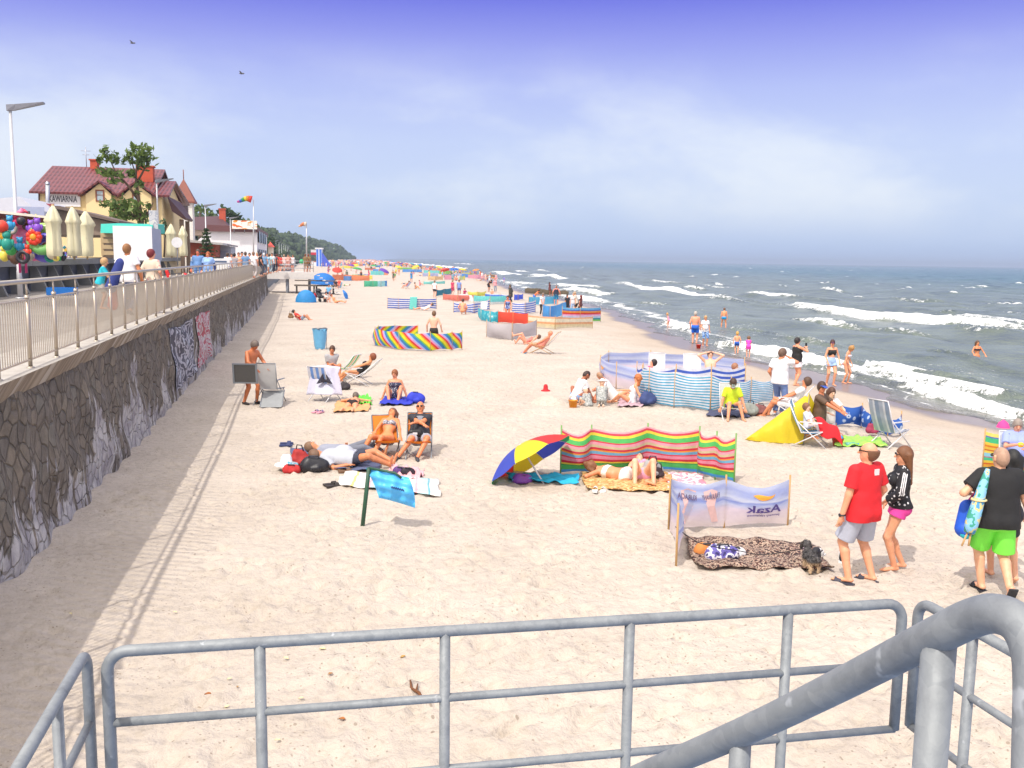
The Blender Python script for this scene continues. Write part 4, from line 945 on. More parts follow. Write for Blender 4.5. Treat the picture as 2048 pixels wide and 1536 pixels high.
# white peaked tent, shed roof, teal kiosk, white box
tn = thing('market_tent', 'big white peaked tent at the left edge behind the toy stall', 'tent', yp(20, 440, 48)); P = [yp(px, py, 46) for px, py in ((-40, 448), (74, 448), (74, 420), (38, 393), (-40, 400))]; MB(tn.location).prism(P, (0, 8, 0)).build('canopy', mat('E8EAF4', .6, var=.06, tr=.2), tn)
MB(tn.location).box(yp(60, 434, 45.95), (1.2, .04, .9)).build('window', mat('A9B2D0', .3), tn)
sh = thing('shed', 'low wooden shed with a long brown lean-to roof left of the tree', 'shed', yp(160, 470, 52)); A_, B_, C_, D_ = yp(72, 412, 52), yp(120, 414, 50), yp(236, 441, 50), yp(236, 450, 50)
MB(sh.location).prism([yp(76, 470, 50), yp(230, 470, 50), yp(230, 446, 50), yp(120, 420, 50), yp(76, 416, 50)], (0, 7, 0)).build('wall', mat('9A8878', .85, var=.2), sh)
MB(sh.location).prism([yp(100, 411, 49.6), yp(120, 412, 49.6), yp(238, 441, 49.6), yp(238, 446, 49.6), yp(120, 419, 49.6), yp(100, 417, 49.6)], (0, 8, 0)).build('roof', mat('77675E', .8, var=.15), sh)
MB(sh.location).box(yp(94, 430, 49.97), (.7, .05, 1.1)).build('shutter', mat('A8525A', .7), sh)
tk = thing('teal_kiosk', 'wooden slatted kiosk with a bright turquoise awning', 'kiosk', yp(250, 512, 44)); m_ = MB(tk.location)
for i, py in enumerate((470, 482, 494, 506)): A_, B_ = yp(205, py, 44), yp(232, py, 44); m_.box((A_+B_)/2, (B_[0]-A_[0], .12, .17))
for px in (205, 231): A_, B_ = yp(px, 512, 44.02), yp(px, 462, 44.02); m_.box((A_+B_)/2, (.12, .1, B_[2]-A_[2]))
m_.build('slatted_wall', mat('C9B088', .8, var=.15), tk); A_, B_ = yp(203, 466, 43.5), yp(306, 466, 43.5); zt = yp(203, 444, 44)[2]
mb = MB(tk.location); mb.hexa([(A_[0], 43.3, A_[2]), (B_[0], 43.3, A_[2]), (B_[0], 47, A_[2]+.1), (A_[0], 47, A_[2]+.1), (A_[0], 43.45, zt-.1), (B_[0], 43.45, zt-.1), (B_[0], 47, zt+.05), (A_[0], 47, zt+.05)]); mb.build('awning', mat('2FC4B2', .6, var=.05), tk)
A_, B_ = yp(205, 516, 45.5), yp(300, 466, 45.5); MB(tk.location).box(((A_[0]+B_[0])/2, 46, (A_[2]+B_[2])/2), (B_[0]-A_[0], 1, B_[2]-A_[2])).build('body', mat('6E5E50', .8), tk)
wk = thing('white_kiosk', 'white box kiosk with a grey side wall beside the second lamp', 'kiosk', yp(265, 516, 42)); A_, B_ = yp(228, 520, 42), yp(303, 453, 42); MB(wk.location).box(((A_[0]+B_[0])/2, 42.04, (A_[2]+B_[2])/2), (B_[0]-A_[0], .08, B_[2]-A_[2])).build('front_panel', mat('F7F6F8', .6, var=.02), wk)
MB(wk.location).box(((A_[0]+B_[0])/2+.03, 43.3, (A_[2]+B_[2])/2-.03), (B_[0]-A_[0]-.04, 2.43, B_[2]-A_[2]-.06)).build('body', mat('A9B0C6', .7), wk)
nb = thing('notice_board', 'small grey notice board on a frame above the white kiosk', 'sign', yp(308, 440, 43.6)); A_, B_ = yp(299, 458, 43.6), yp(315, 421, 43.6); MB(nb.location).box((A_+B_)/2, (B_[0]-A_[0], .08, B_[2]-A_[2])).build('board', spotted([(0, 'C9CBCD'), (.5, 'A5ABB5'), (.56, 'D8D6D0')], 3, 'noise'), nb)
MB(nb.location).tube([(A_+B_)/2+V(0, .08, -1.1), (A_+B_)/2+V(0, .08, .3)], .03, 6).build('post', mat('8A8C94', .5), nb)
# grey concrete promenade bench wall with ledge
cw = thing('bench_wall', 'long grey concrete wall with a thick ledge carrying the toys and parasols', 'wall', (-10.6, 30, PZ)); mb = MB(cw.location); CON = mat('8F908E', .85, var=.12, scale=2, bump=.3)
for i, a in enumerate(np.arange(19, 78, 4.9)):
    mb.hexa([(-11.3, a+.01, 3.5), (-10.1, a+.01, 3.45), (-10.1, a+4.88, 3.45), (-11.3, a+4.88, 3.5), (-11.3, a+.01, 3.74), (-10.1, a+.01, 3.7), (-10.1, a+4.88, 3.7), (-11.3, a+4.88, 3.74)])
mb.build('ledge', CON, cw); mb = MB(cw.location); mb.hexa([(-11.1, 19, 2.3), (-10.75, 19, 2.3), (-10.75, 78, 2.3), (-11.1, 78, 2.3), (-11.1, 19, 3.5), (-10.6, 19, 3.5), (-10.6, 78, 3.5), (-11.1, 78, 3.5)]); mb.build('wall', mat('6E7280', .85, var=.15, scale=1.5), cw)
m0 = None
for a in np.arange(22, 78, 2.6):
    if m0 is None: m_ = MB(); m_.prism([(0, -.09, 0), (.62, -.09, 0), (.5, -.09, .3), (.22, -.09, .95), (0, -.09, .98)], (0, .18, 0)); m0 = m_.mesh('bracket')
    link('bracket', m0, CON if a == 22 else None, cw, (-.0, a-30, 0))
# ------------------------------------------------------------------ closed cream parasols
CRM = mat('FFF4CE', .75, var=.08, scale=1.5, bump=.4, bscale=5, tr=.15)
def parasol(px, py0, py1, y, label, sd):
    b, tp = yp(px, py0, y), yp(px, py1, y); H_ = tp[2]-b[2]; o = thing('closed_parasol', label, 'parasol', (b[0], y, b[2]), sd, 'closed cream parasols'); g = np.random.default_rng(sd)
    m_ = MB(); prof = [(.02, 1), (.06, .99), (.16, .89), (.25, .77), (.29, .715), (.27, .69), (.235, .66), (.235, .45), (.26, .2), (.25, .08), (.2, .06)]; n = 20
    for i, (r, z) in enumerate(prof):
        q = m_.pts([(math.cos(2*PI*j/n)*r*1.15*(1+(.42 if .6 < z < .8 else .2 if z < .9 else .05)*math.sin(j*2*PI/4+sd+z*2)+.16*(-1)**j*(z < .95))*H_/2.6, math.sin(2*PI*j/n)*r*1.15*(1+.2*math.cos(j*2*PI/4+sd)*(z < .9)+.16*(-1)**j*(z < .95))*H_/2.6, z*H_) for j in range(n)])
        if i:
            for j in range(n): m_.face([q-n+j, q-n+(j+1) % n, q+(j+1) % n, q+j], True)
    m_.build('canopy', CRM, o); MB().tube([(0, 0, 0), (0, 0, H_+.03)], .035, 8).build('pole', mat('B9A27A', .7), o)
parasol(111, 519, 411, 27.2, 'closed cream parasol nearest the toy stall, left of two others', 1); parasol(149, 519, 414, 34, 'closed cream parasol between two others above the toy rack', 2); parasol(175, 519, 422, 36.5, 'closed cream parasol beside the slatted teal kiosk', 3)
parasol(344, 516, 448, 58, 'closed cream parasol just right of the second lamp', 4); parasol(367, 516, 452, 61, 'closed cream parasol beside the round white sign', 5)
rs = yp(354, 485, 57); o = thing('round_sign', 'small round white sign hanging between two closed parasols', 'sign', rs); MB(rs).lathe([(.0, -.05), (.3, -.05), (.3, .05), (0, .05)], rs, 18, False, (V(1, 0, 0), V(0, 0, 1), V(0, 1, 0))).build('disc', mat('F2F2F4', .5), o); MB(rs).tube([rs+V(0, .06, -1.3), rs+V(0, .06, .2)], .03, 6).build('post', mat('9A9CA4', .5), o)
# ------------------------------------------------------------------ toy stall
YT = 28.5
ts = thing('toy_stall', 'souvenir stall with a dark red awning at the left edge of the promenade', 'stall', yp(30, 520, 30)); A_, B_ = yp(-60, 420, 29), yp(118, 434, 29)
q0, q1 = yp(-60, 417, 28.6), yp(116, 436, 28.6); mb = MB(ts.location); mb.hexa([(q0[0], 28.56, q0[2]-.05), (q1[0], 28.56, q1[2]-.04), (q1[0], 28.64, q1[2]-.04), (q0[0], 28.64, q0[2]-.05), (q0[0], 28.56, q0[2]+.03), (q1[0], 28.56, q1[2]+.02), (q1[0], 28.64, q1[2]+.02), (q0[0], 28.64, q0[2]+.03)]); mb.build('awning_edge', mat('F4EAD8', .7), ts)
q2 = yp(104, 452, 33.); mb = MB(ts.location); mb.hexa([(q0[0], 28.65, q0[2]-.02), (q1[0], 28.65, q1[2]-.02), (q2[0], 33, q1[2]-.5), (q0[0], 33, q0[2]-.5), (q0[0], 28.65, q0[2]+.02), (q1[0], 28.65, q1[2]+.015), (q2[0], 33, q1[2]-.42), (q0[0], 33, q0[2]-.42)]); mb.build('awning', mat('7A2A22', .8), ts)
mb = MB(ts.location); mb.hexa([(q0[0], 32.5, 3.7), (q2[0]-.1, 32.5, 3.7), (q2[0]-.1, 33, 3.7), (q0[0], 33, 3.7), (q0[0], 32.5, q0[2]-.55), (q2[0]-.1, 32.5, q1[2]-.55), (q2[0]-.1, 33, q1[2]-.55), (q0[0], 33, q0[2]-.55)]); mb.build('back_wall', mat('6E2F28', .8, var=.2), ts)
mb = MB(ts.location)
for px in (62, 112): a = yp(px, 521, 30.5); mb.tube([a, a+V(0, 0, 1.45)], .05, 8)
mb.build('post', mat('4A4248', .6), ts)
def toy(fn, name, label, cat, px, py, y, group='toys for sale at the stall'):
    p = yp(px, py, y); o = thing(name, label, cat, p, 0, group); fn(o, p); return o
def torus(mb, c, R_, r, ax, n=28, m=12):
    mb.tube([c+ax[0]*R_*math.cos(2*PI*i/n)+ax[1]*R_*math.sin(2*PI*i/n) for i in range(n)], r, m, closed=True)
FR = (V(CR), V(0, 0, 1)); FT = nrm(-CF+V(0, 0, .1))
def ring_toy(o, p, R_, r, m):
    mb = MB(p); torus(mb, p, R_, r, (VR, nrm(V(0, 0, 1)+VF*.25))); mb.build('tube', m, o)
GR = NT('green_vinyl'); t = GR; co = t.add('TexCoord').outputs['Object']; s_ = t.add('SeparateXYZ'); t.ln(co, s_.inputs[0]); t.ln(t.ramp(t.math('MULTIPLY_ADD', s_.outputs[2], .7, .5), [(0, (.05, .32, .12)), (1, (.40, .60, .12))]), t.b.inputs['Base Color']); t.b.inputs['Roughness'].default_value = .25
toy(lambda o, p: ring_toy(o, p, .315, .14, GR.m), 'swim_ring', 'huge green inflatable swim ring hanging at the stall corner', 'swim ring', 86, 478, 28.2)
toy(lambda o, p: ring_toy(o, p, .30, .13, mat('6F63D8', .25)), 'swim_ring', 'big purple inflatable swim ring behind the green one', 'swim ring', 92, 495, 28.6)
def flower(o, p):
    m = MB(p)
    for k in range(9): a = 2*PI*k/9; m.ell(p+(VR*math.cos(a)+V(0, 0, 1)*math.sin(a))*.14, (.09, .06, .09), 10, 6)
    m.build('petals', mat('E03A1E', .3), o); MB(p).ell(p-VF*.05, (.09, .05, .09), 10, 6).build('centre', mat('F2A02A', .3), o)
toy(flower, 'flower_float', 'red and orange flower shaped float in front of the green ring', 'float', 68, 474, 28.0)
def flam(o, p):
    m = MB(p); m.ell(p, (.24, .2, .34)); m.tube([p+V(0, 0, .25), p+V(-.04, 0, .5), p+V(-.02, 0, .72), p+V(.1, -.02, .8)], [.1, .08, .075, .08], 10); m.build('body', mat('F27FA8', .35), o)
    m = MB(p); m.tube([p+V(.1, -.02, .8), p+V(.22, -.04, .72)], [.05, .02], 8); m.build('beak', mat('D23A5A', .35), o)
    m = MB(p)
    for x in (-.08, .08): m.tube([p+V(x, 0, -.3), p+V(x, 0, -.95)], .035, 6)
    m.build('leg', mat('D83A86', .4), o)
toy(flam, 'inflatable_flamingo', 'pink flamingo float standing behind the first lamp', 'float', 43, 478, 29)
gt = np.random.default_rng(3); TC = ['E8452E', 'F2B01E', '49B85C', '8A4FCB', 'F06FA8', '3BA7E0', 'E0D2B8', '6A4A3A', '2C2A34', 'F2803A', 'D81E5A', '1E9C8A', 'F4E25A', 'B9ACA0']
def soft(o, p, s, m, kind):
    b = MB(p)
    if kind == 0: b.ell(p, s, 14, 10)
    elif kind == 1:
        b.ell(p, (s*.8, s*.7, s)); b.ell(p+V(0, 0, s*1.3), s*.62, 10, 7)
        for x in (-1, 1): b.ell(p+V(x*s*.42, 0, s*1.8), s*.22, 8, 5); b.ell(p+V(x*s*.8, -.1*s, .2*s), (s*.25, s*.25, s*.55), 8, 6)
    elif kind == 2: torus(b, p, s*.8, s*.33, (VR, V(0, 0, 1)), 20, 9)
    b.build('toy_body', m, o)
NMS = ['beach_ball', 'plush_toy', 'swim_ring']; CN = ['red', 'amber', 'green', 'purple', 'pink', 'sky blue', 'cream', 'brown', 'black', 'orange', 'crimson', 'teal green', 'pale yellow', 'grey']
PL = ['hanging high under the awning', 'in the pile on the ledge', 'crammed among the toys at the left edge', 'hanging beside the first lamp', 'set low on the concrete ledge', 'squeezed in beside the flamingo']
k = 0
for px, py, s in [(3, 457, 15), (20, 455, 12), (33, 448, 10), (12, 475, 16), (2, 500, 15), (14, 492, 16), (22, 505, 12), (30, 520, 16), (9, 516, 14), (28, 486, 12), (46, 518, 15), (60, 517, 11), (68, 518, 10), (78, 519, 10), (88, 520, 11), (105, 512, 13), (100, 518, 12), (118, 517, 11), (52, 460, 12), (68, 452, 12), (75, 460, 12), (42, 446, 10), (24, 462, 12), (4, 470, 12), (36, 514, 12), (55, 508, 9), (40, 498, 12), (80, 512, 9), (2, 486, 12), (18, 516, 9), (112, 520, 8), (62, 462, 11), (126, 520, 8), (10, 448, 10)]:
    kd = [0, 1, 1, 0, 2, 1][k % 6]; ci = (k*5+k//14) % 14; pl = 0 if py < 463 else (4 if py > 510 and px > 50 else (2 if px < 25 else (3 if px < 45 else 5)))
    lb = f"{CN[ci]} {NMS[kd].replace('_', ' ')} {PL[pl]}"
    toy(lambda o, p: soft(o, p, s*.75/FP*29, mat(TC[ci], .4, var=.15, scale=8), kd), NMS[kd], lb, NMS[kd].replace('_', ' '), px, py-4, 28.0+(k % 5)*.35); k += 1
# round rack of pinwheels and small toys on the promenade
rk = zp(142, 560, PZ); o = thing('toy_rack', 'round wire rack crowded with shiny pinwheels and small toys', 'display rack', (rk[0], rk[1], PZ))
MB().tube([(0, 0, 0), (0, 0, 1.5)], .04, 8).lathe([(.4, 0), (.4, .03), (.05, .05)]).build('stand', mat('8A8C94', .4, .6), o)
for j in range(70):
    a = gt.random()*2*PI; z_ = .55+gt.random()*1.35; r_ = .22+.22*gt.random(); m_ = MB(); c_ = V(math.cos(a)*r_, math.sin(a)*r_, z_)
    for q in range(4): b_ = q*PI/2; u_ = V(math.cos(b_)*VR[0], math.cos(b_)*VR[1], math.sin(b_)); m_.ell(c_+u_*.05, (.05, .04, .05), 6, 4)
    m_.build('pinwheel', mat(['F04A9A', '6A4AD8', '3A9AE0', 'E8E2F0', 'D8324A', '2A8A9A', 'F2C83A', '9A6AE0'][j % 8], .3), o)
bt = zp(125, 590, PZ); o = thing('blue_crate', 'flat blue plastic crate on the paving under the toy rack', 'crate', bt); m_ = MB()
for dx, dy, sx_, sy_ in ((0, 0, .9, .6),): m_.box((0, 0, .02), (sx_, sy_, .03))
for s_ in (-1, 1): m_.box((s_*.45, 0, .14), (.03, .6, .26)); m_.box((0, s_*.3, .14), (.87, .03, .26))
m_.build('body', mat('1E78D0', .4), o)
# ------------------------------------------------------------------ trees
Yt = 62.; TP = lambda px, py, dy=0: yp(px, py, Yt+dy)
def cl(px, py, rpx, rpz=None, dy=0): k = Yt/FP; return (TP(px, py, dy), (rpx*k, rpx*k, (rpz or rpx)*k))
tree('leafy_tree', 'spindly tree with separate leaf clumps in front of the yellow house', (TP(282, 470)[0], Yt, PZ), [([TP(285, 512), TP(283, 440), TP(277, 400), TP(271, 350), TP(276, 320)], .17, .05), ([TP(277, 400), TP(255, 370), TP(232, 345), TP(220, 320)], .09, .03), ([TP(274, 365), TP(288, 340), TP(300, 315)], .08, .03), ([TP(283, 440), TP(300, 420), TP(306, 405)], .08, .03), ([TP(283, 440), TP(250, 420), TP(225, 415)], .09, .03), ([TP(272, 350), TP(262, 320)], .06, .02)],
     [cl(215, 312, 13), cl(208, 298, 8), cl(228, 318, 11), cl(200, 318, 8), cl(260, 312, 13), cl(280, 310, 17), cl(290, 298, 13), cl(268, 295, 9), cl(298, 318, 13), cl(285, 328, 11), cl(250, 322, 9), cl(208, 346, 17, 9), cl(235, 348, 18, 9), cl(262, 348, 14, 9), cl(225, 362, 12, 6), cl(250, 415, 20), cl(228, 410, 13), cl(270, 420, 17), cl(240, 430, 22, 13), cl(285, 432, 14), cl(210, 404, 9), cl(295, 412, 8), cl(280, 370, 8), cl(272, 385, 7)], LEAF, .2, 270)
Yt = 66; tree('bush', 'dark leafy climber beside the lamp right of the white kiosk', (TP(328, 500)[0], Yt, PZ), [([TP(328, 514), TP(330, 470), TP(332, 450)], .06, .02)], [cl(330, 450, 7), cl(328, 462, 9), cl(338, 470, 8), cl(325, 440, 6)], LEAF2, .2, 150, cat='shrub')
Yt = 135.; tree('broad_tree', 'broad green tree behind the house with the brick chimney', (TP(462, 480)[0], Yt+36, PZ), [([TP(460, 512, 36), TP(460, 430, 36)], .4, .15)], [cl(455, 428, 17, 14, 36), cl(470, 432, 14, 12, 36), cl(478, 440, 10, 10, 36), cl(445, 420, 12, 9, 36), cl(466, 445, 18, 10, 36)], LEAF2, .5, 60)
tree('pale_tree', 'yellowish green tree between the tower and the brick chimney', (TP(402, 470)[0], Yt+45, PZ), [([TP(400, 512, 45), TP(400, 420, 45)], .35, .15)], [cl(398, 416, 11, 9, 45), cl(410, 420, 12, 9, 45), cl(388, 420, 9, 8, 45), cl(420, 428, 9, 8, 45)], LEAF, .5, 60)
Yt = 165.
for px, top, w_, lb in ((513, 441, 12, 'slim green tree rising just beyond the white hall'), (524, 458, 15, 'bushy tree right behind the slim one beyond the white hall'), (538, 470, 17, 'rounded tree above the small red roofed kiosk')):
    g = np.random.default_rng(px); Yt += 22; tree('leafy_tree', lb, (TP(px, 510)[0], Yt, PZ), [([TP(px, 514), TP(px, top+25)], .3, .12)], [cl(px+g.uniform(-.7, .7)*w_, top+8+(k+.5)/9*(506-top), w_*g.uniform(.5, .9)*(.45+.55*(k+1)/9), 8) for k in range(9)], LEAF2, .5, 55)
sp_ = yp(441, 512, 90); o = thing('small_conifer', 'small dark pine in front of the white hall wall', 'tree', (sp_[0]-1.2, 90, PZ)); MB().tube([(0, 0, 0), (0, 0, 3.9)], [.07, .02], 6).build('trunk', BARK, o); mb = MB()
for k in range(9): leaves(mb, (0, 0, 1.2+k*.32), (.85-.085*k, .85-.085*k, .12), 90, .14, k)
mb.build('crown', LEAF2, o)
# ------------------------------------------------------------------ flags, far hills
def windsock(px0, px1, py, y, ppx, pbase, ptop, label, cols, rad):
    b, tp = yp(ppx, pbase, y), yp(ppx, ptop, y); o = thing('windsock', label, 'windsock', b); MB(b).tube([b, tp], [.09, .05], 8).build('pole', LP, o)
    a, e = yp(px1, py, y), yp(px0, py+2, y); m_ = MB(b); n = 12; mats = [mat(c, .6, tr=.3) for c in cols]; L = len(cols)
    for k in range(L): 
        m_ = MB(b); t0, t1 = k/L, (k+1)/L; wv_ = lambda t_: V(0, 0, .35*math.sin(t_*5)*rad)
        m_.tube([a+(e-a)*t0+wv_(t0), a+(e-a)*(t0+t1)/2+wv_((t0+t1)/2), a+(e-a)*t1+wv_(t1)], [rad*(1-.75*t0), rad*(1-.75*(t0+t1)/2), rad*(1-.75*t1)], n); m_.build('cloth_band', mats[k], o)
    MB(b).tube([tp, a], .015, 5).build('line', mat('DDDDDD', .6), o)
windsock(474, 503, 399, 118, 507, 512, 400, 'rainbow windsock flying on a mast by the white hall', ['E8402A', 'F28A1E', 'F4DC3A', '3AA85A', '3A6AD0', 'C84AA0'], .42)
windsock(597, 612, 449, 108, 613, 515, 447, 'small faded orange windsock on the mast at the stair platform', ['F0E2D0', 'F2A06A', 'E88A5A', 'F2C8A0'], .28)
# wooded coast
hy = np.array([215, 260, 330, 420, 560, 700, 860, 1000, 1090, 1140, 1180]); hx = np.array([-17, -15, -13, -10.5, -2, 9, 26, 41, 50, 54, 56]); hh_ = np.array([9, 10, 11, 12.5, 13, 13, 13.5, 13, 10, 6, 2])
ny_, nx_ = 90, 22; ty = np.linspace(0, 1, ny_)**1.3*(1180-215)+215; vs = []
for y in ty:
    x0 = np.interp(y, hy, hx); H_ = np.interp(y, hy, hh_)
    for j in range(nx_): s = j/(nx_-1); vs.append((x0+2-s*95, y, 1.5+H_*float(sst(0, .16, s))))
GRN = flat_mat('wooded_slope', [(.3, (.03, .045, .02)), (.7, (.085, .10, .05))], .2)
tag(link('coast_hill', mesh_np('coast_hill', vs, gridfaces(ny_, nx_)[:, ::-1]), GRN), kind='structure')
mb = MB(); g = np.random.default_rng(21)
for k in range(1500):
    y = 215+965*g.random()**1.2; x0 = np.interp(y, hy, hx); H_ = np.interp(y, hy, hh_); s = g.random()**1.6*.30; z = 1.5+H_*float(sst(0, .16, s)); r = g.uniform(1.3, 2.9); c = V(x0+1.5-s*95, y, z+r*.25)
    for q in range(3): cc = c+g.normal(size=3)*r*.45; mb.ell(cc, (r*.75, r*.75, r*.7), 7, 5)
vv_ = np.array(mb.v); vv_ += .38*np.random.default_rng(4).normal(size=vv_.shape); mb.v = [tuple(q) for q in vv_]
FW = NT('forest_crowns'); t = FW; co = t.add('TexCoord').outputs['Object']; t.ln(t.mix(1., t.ramp(t.noise(co, .12, 4, .7), [(.3, (.022, .045, .016)), (.7, (.075, .115, .035))]), t.ramp(t.noise(co, 1.4, 3), [(.3, (.6, .6, .6)), (.7, (1.2, 1.2, 1.2))]), 'MULTIPLY'), t.b.inputs['Base Color']); t.b.inputs['Roughness'].default_value = .8
tag(mb.build('forest', FW.m), kind='stuff')
# ------------------------------------------------------------------ stair platform (pier) on steel pillars
YP_ = 93.; CNC = mat('E4E0DC', .8, var=.08)
pa, pb = yp(527, 541, YP_), yp(628, 541, YP_)
pr = thing('stair_platform', 'raised concrete stair platform on grey steel pillars at the end of the seawall', 'platform', (-1.2, YP_, 0.4)); O = pr.location; x0, x1 = pa[0], pb[0]
MB(O).box(((x0+x1)/2, YP_+2, 2.11), (x1-x0, 4, .67)).build('deck', CNC, pr)
for px in (574, 619):
    for dy in (.5, 3.3): xx = yp(px, 560, YP_)[0]; MB(O).tube([(xx, YP_+dy, -.3), (xx, YP_+dy, 2.1)], .135, 14).build('pillar', mat('9BA2AF', .5), pr)
RG = mat('C2C4C8', .4, .4)
for (a, b) in (((x0+.1, YP_+.08), (x1-.05, YP_+.08)), ((x1-.05, YP_+.08), (x1-.05, YP_+3.9)), ((x0+.1, YP_+3.9), (x1-.05, YP_+3.9))):
    m_ = MB(O)
    for z in (.35, .7, 1.05): m_.tube([V(a[0], a[1], PZ+z), V(b[0], b[1], PZ+z)], .022, 6)
    n = 6
    for i in range(n): q = V(a[0]+(b[0]-a[0])*i/(n-1), a[1]+(b[1]-a[1])*i/(n-1), PZ); m_.tube([q, q+V(0, 0, 1.06)], .022, 6)
    m_.build('guard_rail', RG, pr)
m_ = MB(O)
for i in range(9): m_.box((x1+.15+i*.27, YP_+2.2, 2.35-i*.24), (.3, 2, .05))
m_.build('stair_treads', CNC, pr)
# dark steel trolley/bench frames under the platform
for px, lb in ((611, 'dark timber and steel frame standing under the stair platform'), (650, 'dark timber and steel frame standing just right of the stair platform')):
    p = G(px, 587); o = thing('timber_frame', lb, 'frame', p, 0.0); m_ = MB(); w_ = 1.0
    m_.box((0, 0, .78), (2.1, .8, .14)); m_.box((0, 0, 1.25), (2.0, .5, .1)); m_.build('beam', mat('6E655C', .85), o)
    m_ = MB()
    for s_ in (-.82, .82): m_.box((s_, 0, .34), (.16, .7, .72)); m_.box((s_, -.05, .02), (.3, .5, .06))
    m_.build('trestle', mat('453F3C', .8), o)
# ------------------------------------------------------------------ groyne
gp = [zp(px, py, -.3) for px, py in ((1052, 583), (1095, 586), (1135, 588))]; o = thing('groyne', 'dark mossy timber groyne running out into the surf', 'groyne', gp[0]); mb = MB(gp[0]); g = np.random.default_rng(2)
for i in range(46):
    s = i/45; q = gp[0]+(gp[2]-gp[0])*s; mb.tube([q+V(0, g.uniform(-.1, .1), -.6), q+V(0, 0, .42+g.uniform(-.1, .15)-.1*s)], .17, 7)
mb.build('pile_row', mat('5E5340', .9, var=.3, scale=2), o)

for px, py, lb in ((265, 86, 'small dark gull gliding high above the red roofs'), (483, 147, 'small dark gull gliding above the windsock')):
    p = at_d(px, py, 95.); o = thing('gull', lb, 'bird', p); MB(p).tube([p-VR*.25, p-VR*.05, p+VR*.22, p+VR*.3], [.03, .09, .07, .02], 8).build('body', mat('6A6A74', .8), o)
    for s_ in (-1, 1): m_ = MB(p); m_.grid(lambda u, v: p+VF*s_*(.06+.55*u)*-1+VR*((v-.5)*.2*(1-.6*u)-.1*u)+V(0, 0, .16*math.sin(u*2.2)), 6, 3); m_.build('wing', mat('6A6A74', .8), o)
# ------------------------------------------------------------------ windbreaks
WOOD = mat('C9A06A', .7, var=.2); DKM = mat('3A3C44', .5); WHM = mat('E8E8EC', .4, .2); GRM = mat('8F959C', .4, .4)
WBS = {}
def windbreak(label, pts, hgt, m, cat='windbreak', group='windbreaks on the beach', sag=.1, bulge=.12, low=.03, poles=None, pole_m=None, ph=.06, lean=(0, 0), nv=8, name='windbreak', key=None, seed=0):
    g = np.random.default_rng(len(label)*7+seed); Pg = [G(p[0], p[1]) for p in pts]; hs = [p[2] if len(p) > 2 else hgt for p in pts]
    o = thing(name, label, cat, Pg[0], 0, group); n = len(Pg); ln = V(lean[0], lean[1], 0)
    L = np.cumsum([0]+[np.linalg.norm(Pg[i+1]-Pg[i]) for i in range(n-1)]); sags = [sag*g.uniform(.6, 1.3) for _ in Pg]; bs = [bulge*g.uniform(.6, 1.3) for _ in Pg]
    def fn(u, v):
        s = u*L[-1]; i = min(n-2, int(np.searchsorted(L, s, 'right')-1)); t_ = (s-L[i])/(L[i+1]-L[i]); a, b = Pg[i], Pg[i+1]; p = a+(b-a)*t_
        nn_ = nrm(np.cross(b-a, V(0, 0, 1))); e = math.sin(PI*t_); H_ = hs[i]+(hs[i+1]-hs[i])*t_
        top = H_-sags[i]*e; bot = low+.05*e*sags[i]/max(.02, sag if sag else 1)
        z = bot+(top-bot)*v
        w = bs[i]*e*math.sin(PI*(.12+.76*v))+.012*math.sin(u*70+v*9+seed)*e
        return p+nn_*w+ln*v*H_+V(0, 0, z)
    mb = MB(o.location); mb.grid(fn, max(12, 10*(n-1)), nv); mb.build('cloth', m, o)
    for i in range(n):
        if poles is not None and i not in poles: continue
        MB(o.location).tube([Pg[i]-V(0, 0, .15), Pg[i]+ln*(hs[i]+ph)+V(0, 0, hs[i]+ph)], .015, 7).build('pole', pole_m or WOOD, o)
    WBS[key or label] = (o, fn, L[-1]); return o, fn, L[-1]
RB = [(1, 'E8352E'), (1, 'F49AC8'), (1, 'A9C4F4'), (1, '4A7AD8'), (1, '2E9AB8'), (.8, '8FCB3A'), (1.6, 'F6EA2E'), (.8, 'F4A22E')]
windbreak('rainbow diagonal striped windbreak curled around the man in black trunks', [(836, 685), (790, 685), (757, 687), (750, 692), (798, 700), (861, 703), (904, 701), (924, 699)], .80, stripes(RB, 1, 11, 1.0, tr=.25), sag=.05, bulge=.16)
MS = [(1, '4F9FE0'), (1.5, '5AC86A'), (.35, '3FA85A'), (.6, 'F6E24A'), (.8, 'D8364A'), (1.2, 'F29AB0'), (.5, 'E8455A'), (1., '7AB8D8'), (.5, 'F2A23A'), (.7, 'D8364A'), (.9, 'D8C8A0'), (.9, 'F2A8B8'), (.5, 'E0455A'), (1.6, '5CCB6A'), (.9, 'F6E24A'), (.7, 'E0485A'), (.6, 'F4B0BE')]
windbreak('red, green, yellow and blue horizontally striped windbreak behind the sunbathers on the straw mat', [(1121, 948), (1181, 946), (1293, 941), (1396, 948), (1430, 958, .84), (1468, 966)], .86, stripes(MS, 1, 0, .999, tr=.28), sag=.13, bulge=.22, nv=14, pole_m=mat('7AA85A', .6))
AZ = NT('printed_cloth'); t = AZ; uv = t.add('UVMap').outputs[0]; s_ = t.add('SeparateXYZ'); t.ln(uv, s_.inputs[0])
k = t.math('ADD', s_.outputs[1], t.math('MULTIPLY', t.math('SUBTRACT', t.noise(uv, 2.2, 4), .5), .75))
c = t.ramp(k, [(.10, alb('F8EAE6')), (.34, alb('EEE0EE')), (.48, alb('CCD6F6')), (.56, alb('94A4E4')), (.64, alb('DCE4F8')), (.84, alb('AEBCEE')), (1., alb('D4DEF8'))])
t.ln(c, t.b.inputs['Base Color']); t.b.inputs['Roughness'].default_value = .75; t.ln(t.bump(t.noise(t.add('TexCoord').outputs['Object'], 9, 3), .5, .03), t.b.inputs['Normal']); t.transl(c, .4)
